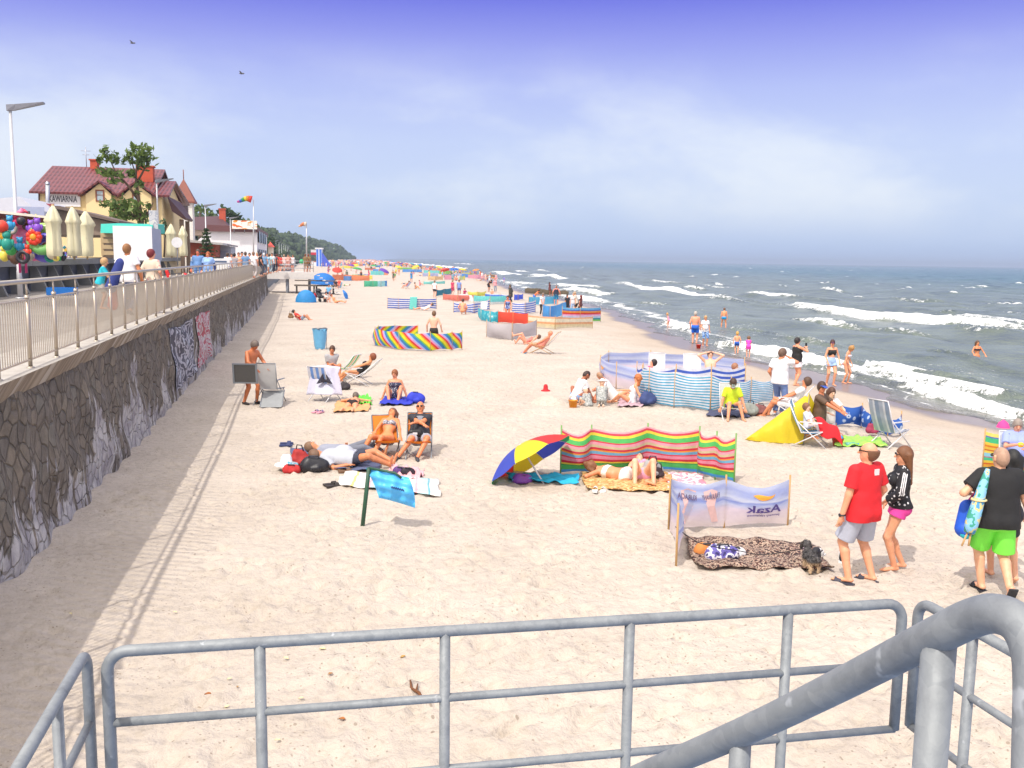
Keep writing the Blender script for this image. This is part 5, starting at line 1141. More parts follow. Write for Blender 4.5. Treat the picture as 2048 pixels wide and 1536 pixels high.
az, azf, azL = windbreak('pale blue printed windbreak with mirrored Azak lettering beside the leopard blanket', [(1352, 1134), (1337, 1062), (1448, 1057, .77), (1575, 1052, .74)], .80, AZ.m, sag=.14, bulge=.14, nv=12, key='azak')
u1 = 0; Lp = [np.linalg.norm(G(*a)-G(*b)) for a, b in (((1352, 1134), (1337, 1062)), ((1337, 1062), (1448, 1057)), ((1448, 1057), (1575, 1052)))]; LT = sum(Lp)
def on_cloth(fn, ua, ub, v0, v1, off=.012, flip=False):
    def q(x, y):
        x = 1-x if flip else x; u, v = ua+(ub-ua)*x, v0+(v1-v0)*y; p = fn(u, v); nn_ = nrm(np.cross(fn(u+.004, v)-p, fn(u, v+.01)-p)); s = -1 if np.dot(nn_, CC-p) < 0 else 1
        return p+nn_*off*s
    return q
PUR = mat('54448C', .7)
ua, ub = (Lp[0]+Lp[1])/LT, 1.
lettering('Azak', on_cloth(azf, ua+(ub-ua)*.28, ua+(ub-ua)*.84, .34, .62, flip=True), PUR, az)
lettering('parawany reklamowe', on_cloth(azf, ua+(ub-ua)*.3, ua+(ub-ua)*.82, .235, .32, flip=True), PUR, az)
lettering('tel 600 100 200', on_cloth(azf, ua+(ub-ua)*.18, ua+(ub-ua)*.82, .06, .17, flip=True), mat('B8848A', .7), az) if False else None
lettering('KURACJA', on_cloth(azf, (Lp[0]+Lp[1]*.12)/LT, (Lp[0]+Lp[1]*.42)/LT, .66, .82, flip=True), mat('7A6A8A', .7), az)
lettering('PARAWANY', on_cloth(azf, (Lp[0]+Lp[1]*.52)/LT, (Lp[0]+Lp[1]*.86)/LT, .66, .82, flip=True), mat('7A6A8A', .7), az)
def blob(fn, ua, ub, v0, v1, shape, m, o, nm):
    mb = MB(o.location); q = on_cloth(fn, ua, ub, v0, v1, .009); mb.pts([q(x, y) for x, y in shape]); mb.face(range(len(shape))); return mb.build(nm, m, o)
cres = [(x, .62-.62*(1-(2*x-1)**2)) for x in np.linspace(0, 1, 12)]+[(x, .62+.10*math.sin(PI*x*2)) for x in np.linspace(1, 0, 12)]
blob(azf, ua+(ub-ua)*.38, ua+(ub-ua)*.74, .66, .88, cres, mat('F2A83A', .7), az, 'logo_crescent')
PNK = mat('F0C8C4', .7, var=.15, scale=12)
leg_s = [(.1, 0), (.45, 0), (.75, .5), (.9, .95), (.5, 1), (.2, .9), (.35, .5)]
blob(azf, (Lp[0]+Lp[1]*.10)/LT, (Lp[0]+Lp[1]*.46)/LT, .1, .9, leg_s, PNK, az, 'printed_figure'); blob(azf, (Lp[0]+Lp[1]*.52)/LT, (Lp[0]+Lp[1]*.9)/LT, .12, .88, [(1-x, y) for x, y in leg_s], PNK, az, 'printed_figure')
for c_ in [ch for ch in kids(az) if ch.name.startswith('printed')]: c_.location = (0, 0, 0)
TH = [(1, '4FB4DC'), (1.25, 'F2F6FA')]
windbreak('tall thin-striped turquoise and white windbreak behind the boy in yellow', [(1283, 801), (1297, 808), (1348, 815), (1420, 823), (1460, 818, .82), (1500, 812, .76), (1545, 806, .7)], .98, stripes(TH, 12, 0, 1, tr=.35), sag=.06, bulge=.14, nv=20)
windbreak('broad blue and white striped windbreak wrapped inside the turquoise striped one', [(1272, 796), (1284, 800), (1350, 803), (1420, 803), (1488, 800)], 1.02, stripes([(1, '4A6CD0'), (1, 'F4F4FA')], 6, 0, 1, tr=.35), sag=.1, bulge=.1)
ring, rf_, rL = windbreak('round enclosure of pale lilac printed windbreak with Azak lettering', [(1487, 764), (1400, 752), (1300, 748), (1216, 750), (1200, 762), (1232, 778), (1300, 791), (1400, 796), (1487, 798)], .80, AZ.m, sag=.05, bulge=.12)
fr_ = on_cloth(rf_, .545, .60, .3, .52, .02); lettering('Azak', fr_, PUR, ring); blob(rf_, .55, .59, .56, .8, cres, mat('F2A83A', .7), ring, 'logo_crescent')
windbreak('sagging dark blue cloth with white prints behind the man in the cap', [(1640, 850), (1672, 853), (1722, 855), (1752, 868, .42), (1775, 873, .40), (1800, 872, .55)], .56, spotted([(0, '2E62B8'), (.12, 'D4E2F6'), (.27, '8FB0E4'), (.34, '2E62B8')], 5.5, 'voronoi', 'Object', tr=.25), sag=.05, bulge=.2)
windbreak('yellow, green and orange striped windbreak behind the woman in lilac', [(1964, 943), (2010, 949), (2090, 958)], .80, stripes([(1, '3FC88A'), (.9, 'F2B03A'), (.5, 'E0702E'), (.8, 'F6D84A'), (1, '4FD09A'), (.3, 'C85A8A'), (1.2, '9ADCF0'), (.7, 'F6DA5A'), (.5, 'D8782E'), (.8, 'F4C84A'), (.6, 'E88A2E'), (.9, 'F6D24A'), (1.6, '4ACB8A'), (.4, '6A7AC8'), (1.2, 'F8EC7A')], 1, 0, .999, tr=.3), sag=.04, bulge=.1, nv=12)
windbreak('plain grey windbreak beside the white deckchair', [(973, 674), (1024, 681), (1073, 672)], .84, mat('C9C3C6', .8, tr=.3, var=.06), sag=.12, bulge=.2)
windbreak('cream and peach banded windbreak beyond the grey one', [(1056, 655), (1110, 659), (1185, 657)], .72, stripes([(1, 'F8ECC8'), (.9, 'F4E2B0'), (.9, 'F0B080'), (1.6, 'F8EED0'), (.8, 'F2B890')], 1, 0, .999, tr=.35), sag=.04)
windbreak('bright red windbreak with a white diamond beyond the grey one', [(996, 646), (1026, 648), (1056, 651)], .72, spotted([(0, 'F8ECE8'), (.1, 'E8503A')], 1.1, 'voronoi', tr=.3), sag=.03)
windbreak('turquoise flowered windbreak left of the red one', [(957, 634), (962, 641), (980, 646), (996, 646)], .74, spotted([(0, 'F0FAFA'), (.2, '6AD8E4'), (.45, '3ABCD2')], 3.5, 'voronoi', tr=.35), sag=.06)
BW = stripes([(1, '4A68CC'), (1, 'F4F4FA')], 4.5, 0, 1, tr=.35, name='blue_white_stripes')
windbreak('blue and white striped windbreak with a turquoise towel hung over it', [(775, 617), (797, 618), (838, 619), (873, 618)], .80, BW, sag=.02, bulge=.04)
windbreak('wavy blue and white striped windbreak behind a bare backed sitter', [(907, 625), (925, 625), (948, 627), (979, 619)], .80, stripes([(1, '5A78D8'), (1, 'F4F4FA')], 4, 0, 1, tr=.35, warp=.1), sag=.1)
windbreak('blue and white striped windbreak behind the woman in the patterned swimsuit', [(1024, 628), (1050, 629), (1071, 624)], .88, stripes([(1, '4A6CD8'), (1.2, 'F4F4FA')], 5, 0, 1, tr=.35, warp=.05), sag=.06)
windbreak('sky blue windbreak left of the rainbow one near the water', [(1085, 636), (1100, 641), (1124, 632), (1140, 622)], .95, mat('5FAEF0', .75, var=.2, scale=3, tr=.4), sag=.04)
windbreak('long rainbow banded windbreak closest to the waterline', [(1124, 644), (1160, 645), (1201, 643)], .98, stripes([(1, '7AD85A'), (1, '2A9AA8'), (1.2, 'BFE0FA'), (.9, 'F4C8E8'), (.6, 'F09AC0'), (1, 'E83A2A'), (1.1, 'F29A3A'), (.8, '5A78C8'), (1.2, '6FC0F0')], 1, 0, .999, tr=.3), sag=.06)
windbreak('pale cyan windbreak below the groyne', [(1057, 612), (1086, 610), (1113, 609)], .78, mat('6CC8EE', .75, var=.2, scale=3, tr=.4), sag=.04)
windbreak('long mint windbreak with a white lower edge', [(947, 608), (980, 610), (1012, 609)], .78, stripes([(1, 'F0F4F2'), (.6, '8ADFE4'), (2, '7CE4E0')], 1, 0, .999, tr=.4), sag=.04)
windbreak('coral pink windbreak draped with a white cloth', [(886, 600), (915, 603), (950, 602)], .60, mat('F28A78', .75, var=.15, scale=3, tr=.4), sag=.05)
windbreak('dark teal windbreak panel beside a man in black shorts', [(872, 593), (888, 591), (904, 588)], .72, mat('2E7E9A', .75, tr=.25), sag=.1)
windbreak('yellow and lime windbreak beyond the coral one', [(936, 593), (955, 594), (972, 592)], .55, stripes([(1, 'D8C84A'), (1, 'E8EE6A'), (1, 'F4E86A')], 1, 0, .999, tr=.35))
windbreak('long blue striped windbreak beside the man in the dark coat', [(970, 600), (1000, 602), (1024, 602)], .68, stripes([(1, '5A8AE8'), (1, 'E8F0FA'), (1, '4A6CD8')], 1.5, 0, 1, tr=.35))
windbreak('deep blue windbreak panel right of the man in the dark coat', [(1028, 601), (1036, 601), (1046, 599)], .62, mat('4A66E4', .75, tr=.35))
windbreak('long orange windbreak far off to the right of the platform', [(665, 561), (690, 561), (715, 562), (739, 562)], 1.0, mat('F29468', .8, tr=.3))
windbreak('green, white and blue windbreak standing alone in the middle distance', [(728, 574), (746, 574), (762, 574), (774, 573)], .82, stripes([(1.2, '5CCBA0'), (1.3, 'A8E8EC'), (.9, '4A9AE0')], 1, .999, 0, tr=.35), sag=.02)
windbreak('thin mint windbreak beside a far sitter in pink', [(847, 569), (862, 569), (890, 568)], .5, mat('8EE0D8', .8, tr=.4))
windbreak('yellow and white far windbreak touching the waterline', [(905, 560), (920, 561), (930, 560)], .85, stripes([(1, 'E8F2F2'), (1, 'D8EAA0'), (1, 'F4EE6A')], 1, .999, 0, tr=.35)); windbreak('tan far windbreak with pale crests near the waterline', [(856, 560), (870, 561), (886, 560)], .8, mat('F0CC9A', .8, tr=.35))
# ------------------------------------------------------------------ parasols, tents, flags, bins
def sector_dome(o, c, axis, R_, dep, cols, scal=.05, t0=0., nm='panel', e1=None):
    axis = nrm(axis); e1 = nrm(np.cross(axis, V(0, 0, 1))) if e1 is None else e1; e2 = np.cross(axis, e1); n = len(cols)
    for k in range(n):
        m_ = MB(o.location)
        def fn(u, v):
            a = t0+2*PI*(k+u)/n; r = R_*v*(1-scal*math.sin(PI*u)*v*v); hh_ = dep*(1-v**2.1)-.03*math.sin(PI*u)*v
            return c+e1*math.cos(a)*r+e2*math.sin(a)*r+axis*hh_
        m_.grid(fn, 5, 8); m_.build(nm, cols[k], o)
        m_ = MB(o.location); m_.tube([c+e1*math.cos(t0+2*PI*k/n)*R_*v+e2*math.sin(t0+2*PI*k/n)*R_*v+axis*(dep*(1-v**2.1)-.015) for v in np.linspace(0, 1, 7)], .005, 4); m_.build('rib', WHM, o)
    return e1, e2
pb_ = G(1103, 970); o = thing('beach_umbrella', 'tilted beach umbrella with blue, yellow, red and green panels', 'umbrella', pb_); cc = at_d(1060, 922, 16.75); ax_ = nrm(-.52*VR+V(0, 0, .78)+.30*VF)
sector_dome(o, cc, ax_, .86, .34, [mat(c, .5, var=.05, tr=.3) for c in ('F2D42A', 'D8382E', '1E9A5C', '4A5CD0', 'F2E22E', 'E03A2E', '1E9A5C', '4656C8')], .06, .25)
MB(pb_).tube([pb_-V(0, 0, .2), cc+ax_*.36], .016, 8).build('pole', WHM, o)
o = thing('beach_shelter', 'bright yellow wedge shaped beach tent', 'tent', G(1600, 888)); L_, Fm, Fr = G(1490, 881), G(1545, 889), G(1606, 889); Ap = at_d(1618, 787, 20.7); Bk = G(1655, 862); mb = MB(o.location)
def wedge(u, v):
    b = (L_*(1-u)**2+2*u*(1-u)*Fm+Fr*u*u); a = L_*(1-u)+Ap*u; p = b+(a-b)*v; bl = .10*math.sin(PI*v)*math.sin(PI*u)*(1 if v < 1 else 0); return p+V(0, 0, bl)-VF*bl+V(0, 0, .02)+VF*.02*math.sin(u*25+v*6)
mb.grid(wedge, 16, 12); YT_ = mat('FFE030', .6, var=.08, bump=.4, bscale=6, tr=.3); mb.build('canopy', YT_, o)
mb = MB(o.location); mb.grid(lambda u, v: (L_*(1-u)+Bk*u)*(1-v)+v*(L_*(1-u)+Ap*u)+V(0, 0, .02), 8, 8); mb.build('back_panel', YT_, o); MB(o.location).tube([Fr, Fr*.5+Ap*.5+V(.05, 0, 0), Ap], .012, 6).build('pole', GRM, o)
MB(o.location).grid(lambda u, v: Ap+(wedge(.93, 1)-Ap)*u*(1-v)+(Fr-Ap)*.09*v+V(0, 0, .012)-VF*.01, 4, 4).build('grey_tip', mat('B9BCC4', .6), o)
o = thing('bin_bag', 'blue rubbish bag fluttering from a short green post', 'rubbish bag', G(722, 1052)); O = G(722, 1052); PT = at_d(738, 936, 13.6); GPM = mat('2E5A44', .5)
MB(O).tube([O-V(0, 0, .2), PT], .032, 10).build('post', GPM, o); MB(O).tube([PT, PT+(at_d(790, 946, 13.55)-PT), at_d(803, 956, 13.55)], .02, 8).build('hoop', GPM, o)
C4 = [[(731, 936), (750, 968), (758, 996)], [(775, 945), (785, 970), (782, 1000)], [(818, 955), (832, 985), (830, 1016)]]
def bagf(u, v, of=0.):
    iu, iv = u*2, v*2; bu = [(1-u)**2, 2*u*(1-u), u*u]; bv = [(1-v)**2, 2*v*(1-v), v*v]; x = sum(bu[i]*bv[j]*C4[i][j][0] for i in range(3) for j in range(3)); y = sum(bu[i]*bv[j]*C4[i][j][1] for i in range(3) for j in range(3))
    return at_d(x, y, 13.6+of-.16*math.sin(PI*u*.9)*math.sin(PI*v)+.03*math.sin(u*17+v*5)+.02*math.sin(v*19))
BLP = mat('62CCFF', .35, var=.04, scale=8, bump=.5, bscale=12, tr=.25, raw=True); mb = MB(O); mb.grid(bagf, 24, 16); mb.grid(lambda u, v: bagf(u, v, .09*math.sin(PI*u)*math.sin(PI*v)+.01), 24, 16); mb.build('bag', BLP, o)
mb = MB(O)
for r in range(2): mb.tube([bagf(.46+.32*s, .50+.02*math.sin(s*40+r)+.035*r, -.012) for s in np.linspace(0, 1, 40)], .005, 4)
mb.build('printed_mark', mat('2A4A8A', .5), o)
q = G(640, 699); o = thing('bin_bag', 'tall blue rubbish bag on a ring stand left of the reclining sunbathers', 'rubbish bag', q); m_ = MB(); n = 20
for i, (r, z) in enumerate(((.17, .03), (.2, .2), (.22, .5), (.25, .8), (.27, .88), (.25, .8), (.19, .1))):
    b = m_.pts([(r*(1.15 if True else 1)*math.cos(2*PI*j/n)*(1+.06*math.sin(j*5+z*9)), r*math.sin(2*PI*j/n)*(1+.05*math.sin(j*4)), z+.04*math.sin(j*2*PI/n*2)*(z > .7)) for j in range(n)])
    if i:
        for j in range(n): m_.face([b-n+j, b-n+(j+1) % n, b+(j+1) % n, b+j], True)
m_.build('bag', mat('84D2FA', .3, var=.1, scale=6, bump=.5, bscale=10, tr=.3), o); MB().tube([(.29*math.cos(a), .26*math.sin(a), .89) for a in np.linspace(0, 2*PI, 16)[:-1]], .012, 6, closed=True).build('ring', GRM, o); MB().tube([(.28, 0, -.1), (.28, 0, .89)], .014, 6).build('post', GRM, o)
# distant tents and inflatables
def dome(px, py, R_, H_, col, label, name='dome_tent', cat='tent', sh=1.):
    b = G(px, py); o = thing(name, label, cat, b, rz_of(160)); m_ = MB(); m_.lathe([(R_*math.cos(a)*(1 if a < 1.2 else 1), H_*math.sin(a)) for a in np.linspace(0, PI/2*.995, 8)], n=16, ax=(V(1, 0, 0), V(0, sh, 0), V(0, 0, 1))); m_.build('shell', mat(col, .6, var=.12, tr=.3), o)
    m_ = MB(); m_.ell((0, -R_*.80*sh, H_*.36), (R_*.4, R_*.12, H_*.36), 10, 6); m_.build('opening', mat('3A4460', .8), o); return o
dome(646, 569, 1.75, 1.55, '2A8AE4', 'big blue dome tent just right of the stair platform'); dome(612, 604, .85, 1.0, '3AA4EE', 'half open blue beach tent beside the pushchair', sh=.8); dome(1004, 596, .8, .5, '3A9AF0', 'low blue tent among the mid beach windbreaks') if False else None
def small_umbrella(px, py, H_, R_, cols, ang, label, group='parasols dotted along the far beach', det=True):
    b = G(px, py); o = thing('beach_umbrella', label, 'umbrella', b, 0, group); ax = nrm(V(math.sin(ang)*VR[0], math.sin(ang)*VR[1], math.cos(ang))); c = b+ax*H_*.8; sector_dome(o, c, ax, R_, R_*.4, [mat(k, .6, tr=.3) for k in cols], e1=nrm(V(ax[2], 0, -ax[0]))); MB(b).tube([b, c+ax*R_*.4], .02, 5).build('pole', WHM, o)
small_umbrella(676, 596, .9, .55, ['3A8AE4', '4A9AF0']*3, 1.2, 'blue parasol tipped over on the sand right of the platform'); small_umbrella(693, 577, 1.0, .55, ['6AC4F2', '8AD4F6']*3, -1.2, 'pale blue parasol leaning left beyond the tipped blue one')
o = thing('inflatable_slide', 'blue and white inflatable water slide tower on the far beach', 'slide', G(650, 533)); b = G(650, 533); dd_ = np.linalg.norm(b-CC); k = dd_/FP; m_ = MB(b)
m_.hexa([b+VR*x*k+VF*y*k+V(0, 0, z*k) for z in (0, 33) for x, y in ((-17, 0), (-6, 0), (-6, 8), (-17, 8))]); m_.build('tower', mat('F0F2FA', .5), o)
for x_ in (-16.5, -10.5): m_ = MB(b); m_.hexa([b+VR*x*k+VF*y*k+V(0, 0, z*k) for z in (0, 33) for x, y in ((x_, -.4), (x_+4, -.4), (x_+4, 7.5), (x_, 7.5))]); m_.build('blue_column', mat('3A7AE8', .5), o)
m_ = MB(b); m_.hexa([b+VR*x*k+VF*y*k+V(0, 0, z*k) for x, y, z in ((-6, 0, 0), (12, 0, 0), (12, 8, 0), (-6, 8, 0), (-6, 0, 27), (10, 0, 3), (10, 8, 3), (-6, 8, 27))]); m_.build('slide_ramp', mat('4A62D8', .5), o)
m_ = MB(b); m_.hexa([b+VR*x*k+VF*y*k+V(0, 0, z*k) for z in (33.2, 36) for x, y in ((-19, -1), (-4, -1), (-4, 9), (-19, 9))]); m_.build('white_roof', mat('F2F2F8', .5), o); m_ = MB(b); m_.hexa([b+VR*x*k+VF*y*k+V(0, 0, z*k) for z in (0, 8) for x, y in ((-34, 0), (-17.2, 0), (-17.2, 8), (-34, 8))]); m_.build('white_base', mat('F2F2F8', .5), o)
b2 = b+VR*(-16)*k; o = thing('red_white_flag', 'small red and white flag left of the blue slide', 'flag', b2); MB(b2).tube([b2, b2+V(0, 0, 32*k)], .4*k, 5).build('pole', WHM, o)
for z_, c_ in ((27, 'F4F2F4'), (22, 'E02E44')): MB(b2).grid(lambda u, v: b2+VR*(-11*u)*k+VF*math.sin(u*5)*k+V(0, 0, (z_+v*5)*k), 8, 2).build('cloth_band', mat(c_, .7, tr=.3), o)
# ------------------------------------------------------------------ chairs
def chair(px, py, face, label, fab, fr, sh=.36, bk=.62, rec=28, w=.52, arms=True, sd=.42, tilt=4, loc=None, group=None, name='folding_chair', back_fab=None, rest=False):
    b = G(px, py) if loc is None else V(loc); o = thing(name, label, 'chair', b, rz_of(face), group); r = RAD(rec); bd_ = V(0, -math.sin(r), math.cos(r)); sb = V(0, -sd*.45, sh-.02); sf = V(0, sd*.55, sh+math.tan(RAD(tilt))*sd)
    m_ = MB(); m_.grid(lambda u, v: V((u-.5)*w, 0, 0)+sb+(sf-sb)*v-V(0, 0, .035*math.sin(PI*v)+.015*math.sin(PI*u)), 6, 6); m_.build('seat', fab, o)
    m_ = MB(); m_.grid(lambda u, v: V((u-.5)*w, 0, 0)+sb+bd_*bk*v+np.cross(V(1, 0, 0), bd_)*(.03*math.sin(PI*v)), 6, 8); m_.build('backrest', back_fab or fab, o)
    for s in (-1, 1):
        x = V(s*w/2, 0, 0); m_ = MB(); m_.tube([x+sf, x+sb, x+sb+bd_*bk], .013, 6); m_.build('side_frame', fr, o)
        MB().tube([x+sb+bd_*bk*.4 if arms else x+sb+(sf-sb)*.1, x+V(0, sd*.75, 0)], .013, 6).build('leg', fr, o); MB().tube([x+sf, x+V(0, -sd*.95, 0)], .013, 6).build('leg', fr, o)
        if arms: z = sh+.22; m_ = MB(); m_.bar(x*1.04+V(0, -sd*.55, z), x*1.04+V(0, sd*.5, z), .045, .02); m_.build('armrest', fr, o)
    MB().tube([V(-w/2, 0, 0)+sb+bd_*bk, V(w/2, 0, 0)+sb+bd_*bk], .013, 6).build('top_bar', fr, o)
    return o
ORF = mat('F28A1E', .7, var=.08, scale=6, tr=.3)
chair(773, 912, 168, 'orange folding chair under the woman in the grey bikini', ORF, GRM, .27, .68, 46, .5, False, .5, 12)
chair(838, 913, 176, 'orange folding chair under the bald man', ORF, GRM, .27, .70, 40, .5, False, .5, 12)
STR = stripes([(1, 'E8E8EE'), (1, '7FA8E8')], 3.2, 1, 0, tr=.3)
chair(650, 800, 20, 'white framed chair with blue striped seat, seen from behind under a pale towel', STR, WHM, .38, .66, 22, .56, True, .46)
chair(712, 770, -84, 'white framed lounge chair under the woman in the black swimsuit', mat('E4E6E0', .7, tr=.3), WHM, .34, .74, 48, .5, True, .5, 8)
chair(684, 756, -70, 'green and yellow striped chair beside the man in the grey shirt', stripes([(1, '5CBF7A'), (1, 'F4E8C0'), (.6, 'F2A04A'), (1, 'F4F0E6')], 1.6, 1, 0, tr=.3), WHM, .34, .62, 40, .5, False)
chair(541, 806, 8, 'grey folding lounger standing open on the sand beside the bare chested man', mat('C4C4C2', .7, tr=.25), GRM, .44, .70, 8, .58, True, .5, -4)
p_ = G(546, 810); o = thing('footrest', 'grey fabric lounger footrest lying towards the viewer', 'footrest', p_, rz_of(172)); MB().grid(lambda u, v: V((u-.5)*.56, -.25+v*.75, .36-.34*v), 4, 6).build('fabric', mat('AEB2B4', .7, tr=.2), o)
for s in (-1, 1): MB().tube([V(s*.28, -.25, .37), V(s*.28, .5, .03)], .013, 6).build('side_frame', GRM, o)
o = thing('folded_chair', 'folded dark mesh chair carried by the bare chested man', 'chair', at_d(490, 747, 24.45)); O = at_d(490, 747, 24.45); m_ = MB(O); ax = (VR, nrm(V(0, 0, 1)*.95-VF*.1), VF)
m_.box(O, (.58, .46, .02), ax=ax); m_.build('mesh_panel', mat('4E4C4A', .7, var=.15, scale=40), o)
for s in (-1, 1):
    MB(O).box(O+VR*s*.3, (.045, .54, .05), ax=ax).build('side_frame', GRM, o); MB(O).box(O+VR*s*.27+VF*.08, (.03, .5, .03), ax=ax).build('leg', GRM, o)
for s in (-1, 1): MB(O).box(O+ax[1]*s*.25, (.56, .04, .04), ax=ax).build('crossbar', GRM, o)
chair(1080, 707, -74, 'wooden deckchair with white canvas, seen from behind', mat('F4F0EC', .75, tr=.35), WOOD, .34, .85, 42, .56, False, .6, 10)
chair(1462, 838, 182, 'low white beach chair under the boy in the yellow shirt', mat('E8ECEC', .7, tr=.3), WHM, .3, .62, 20, .5, False, .42)
chair(1622, 892, 112, 'pale blue folding armchair holding the toddler', stripes([(1, '5AA8E8'), (.6, 'D8E4EC'), (1, '6AB4E8')], 1, 1, 0, tr=.3), WHM, .34, .72, 24, .5, True, .44)
chair(1780, 892, 60, 'grey framed folding armchair seen from behind near the blue cloth', stripes([(1, 'AEB8C8'), (.5, 'D8DCE4'), (1, '8FA0B8')], 2, 1, 0, tr=.25), WHM, .36, .78, 22, .52, True, .46)
chair(1574, 836, -66, 'white lounge chair half hidden behind the yellow tent', mat('F2F2F2', .7, tr=.3), WHM, .34, .68, 38, .5, True)
chair(2032, 966, 195, 'low blue striped chair under the woman in lilac', stripes([(1, '3A7AD8'), (1, 'E8F0FA')], 3, 1, 0, tr=.3), WHM, .36, .6, 16, .54, False)
chair(966, 628, 190, 'tiny white chair at the end of the wavy striped windbreak', mat('ECECF0', .7, tr=.3), WHM, .36, .6, 22, .5, True); chair(812, 578, -60, 'tiny blue striped far deckchair facing the sea', stripes([(1, '6A84D0'), (1, 'F0F0F8')], 4, 1, 0, tr=.3), WOOD, .34, .8, 40, .55, False)
# ------------------------------------------------------------------ cloths and small belongings
def towel(label, cor, m, name='towel', cat='towel', n=(24, 14), th=.055, rough=.012, fr=0, group=None, drape=None):
    C_ = [G(*c) for c in cor]; o = thing(name, label, cat, np.mean(C_, 0), 0, group); mb = MB(o.location); g = np.random.default_rng(len(label)); ph = g.random(6)*6
    def fn(u, v):
        e = .02*math.sin(u*13+ph[0])+.025*math.sin(u*5+ph[1]); e2 = .02*math.sin(v*9+ph[2]); p = C_[0]*(1-u)*(1-v)+C_[1]*u*(1-v)+C_[2]*u*v+C_[3]*(1-u)*v; p = p+nrm(C_[3]-C_[0])*e*(abs(v-.5)*2)**4+nrm(C_[1]-C_[0])*e2*(abs(u-.5)*2)**4
        return V(p[0], p[1], float(sandz(p[0], p[1]))+th+rough*(math.sin(u*19+v*7+ph[3])+math.sin(v*17-u*6+ph[4])+.8*math.sin(u*33+ph[5]+v*20)))
    mb.grid(fn, *n); b = mb.pts([]) ; bm_ = mb.build('cloth', m, o); md = bm_.modifiers.new('thickness', 'SOLIDIFY'); md.thickness = .012; md.offset = -1; return o
LEO = spotted([(0, '2E1E1A'), (.44, '6E4034'), (.5, 'BFA894'), (.60, '3A2822')], 24, 'noise')
towel('leopard print blanket spread in front of the Azak windbreak', [(1390, 1140), (1665, 1147), (1632, 1098), (1368, 1075)], LEO, 'blanket', 'blanket', rough=.018)
towel('straw mat under the sunbathers before the striped windbreak', [(1172, 982), (1352, 988), (1338, 950), (1160, 945)], spotted([(0, '9A6A3A'), (.2, 'DDB070'), (.5, 'C8924E'), (.7, 'E8C890')], 22, 'cells', stretch=(1, 2.2, 1)), 'straw_mat', 'mat')
towel('long turquoise towel in the shade of the beach umbrella', [(1022, 966), (1155, 972), (1158, 957), (1012, 953)], mat('2AB8E4', .85, var=.1), rough=.02)
towel('pale towel with yellow and pink stripes beyond the blue flag', [(672, 974), (880, 996), (876, 962), (690, 948)], stripes([(2, 'F6F2EC'), (.4, 'F0D88A'), (2, 'F4F0EE'), (.4, 'F2B8C0'), (1.4, 'C8ECF4'), (.3, '7AB8C8')], 2.2, .999, 0, tr=0))
towel('royal blue towel under the woman in the dotted swimsuit', [(757, 812), (822, 812), (842, 796), (770, 797)], mat('2E3CC0', .85)); towel('tan towel under the sunbather lying face down', [(668, 826), (738, 824), (742, 806), (672, 806)], mat('E0A872', .85, var=.12))
towel('grey towel under the two people asleep', [(590, 936), (760, 948), (760, 908), (580, 900)], mat('5A6284', .85), rough=.015); towel('pink beach towel behind the Azak windbreak', [(1335, 985), (1412, 985), (1405, 953), (1330, 948)], spotted([(0, 'F0A0B4'), (.45, 'F8E4E8'), (.6, 'EE8AA0')], 5, 'noise'))
towel('rose towel crumpled behind the blue bag flag', [(775, 958), (838, 966), (850, 945), (785, 936)], mat('F0B4BC', .85), rough=.03); towel('lime green float sheet beside the toddler chair', [(1668, 895), (1775, 897), (1760, 880), (1690, 878)], mat('A8E85A', .4, var=.15), name='float', cat='float', rough=.02)
towel('green towel beyond the sunbather lying face down', [(716, 812), (745, 811), (738, 795), (714, 797)], mat('6AE04A', .8, var=.2), rough=.03); towel('dark rug under the boy in yellow', [(1412, 834), (1500, 838), (1500, 824), (1418, 824)], mat('4A4E6A', .9)); towel('navy beach cloth beside the ginger woman', [(1235, 815), (1285, 815), (1300, 800), (1240, 798)], mat('C8A8B4', .9))
def drape(label, fn, m, name='towel', cat='towel', n=(14, 14), loc=None, group=None):
    o = thing(name, label, cat, loc, 0, group); mb = MB(o.location); mb.grid(fn, *n); c = mb.build('cloth', m, o); md = c.modifiers.new('thickness', 'SOLIDIFY'); md.thickness = .012; return o
cb = G(650, 800)   # pale towel over the chair seen from behind
def dr_(u, v):
    w_ = .34+.20*abs(v-.35)**.6; x = (u-.5)*2*w_+.06; z = 1.02-.78*abs(v*1.15-.15)*(1 if v > .13 else .9) if v > .13 else .99; y = .05-.33*v+.03*math.sin(u*16+v*4); return cb+VR*x+VF*(-.20-.18*v if True else y)+VF*.03*math.sin(u*16)+V(0, 0, max(.12, z-.1*abs(u-.5)))
drape('pale lilac bath towel hung over the striped chair', lambda u, v: dr_(u if not (.28 < u < .72 and v > .45) else (.28 if u < .5 else .72), v), mat('D4D4E8', .9, var=.08, bump=.5, bscale=12), loc=cb)
drape('dark hood like cap lying on top of the striped chair', lambda u, v: cb+VR*(.08+(u-.5)*.36*(.25+v))-VF*(.43+.03*math.sin(u*9))+V(0, 0, .80-.24*v-.1*abs(u-.5)*v), mat('3E3C4A', .9), 'dark_cloth', 'cloth', (8, 8), cb)
tb = G(1640, 892); drape('red towel draped over the lap of the toddler', lambda u, v: tb+VR*(-.16+.5*u+.06*v)-VF*(-.02+.32*v+.05*math.sin(u*6))+V(0, 0, .62-.20*u*u-.34*v**1.6+.04*math.sin(u*7+v*3)), mat('D81E2A', .9, var=.1, bump=.4, bscale=15), loc=tb)
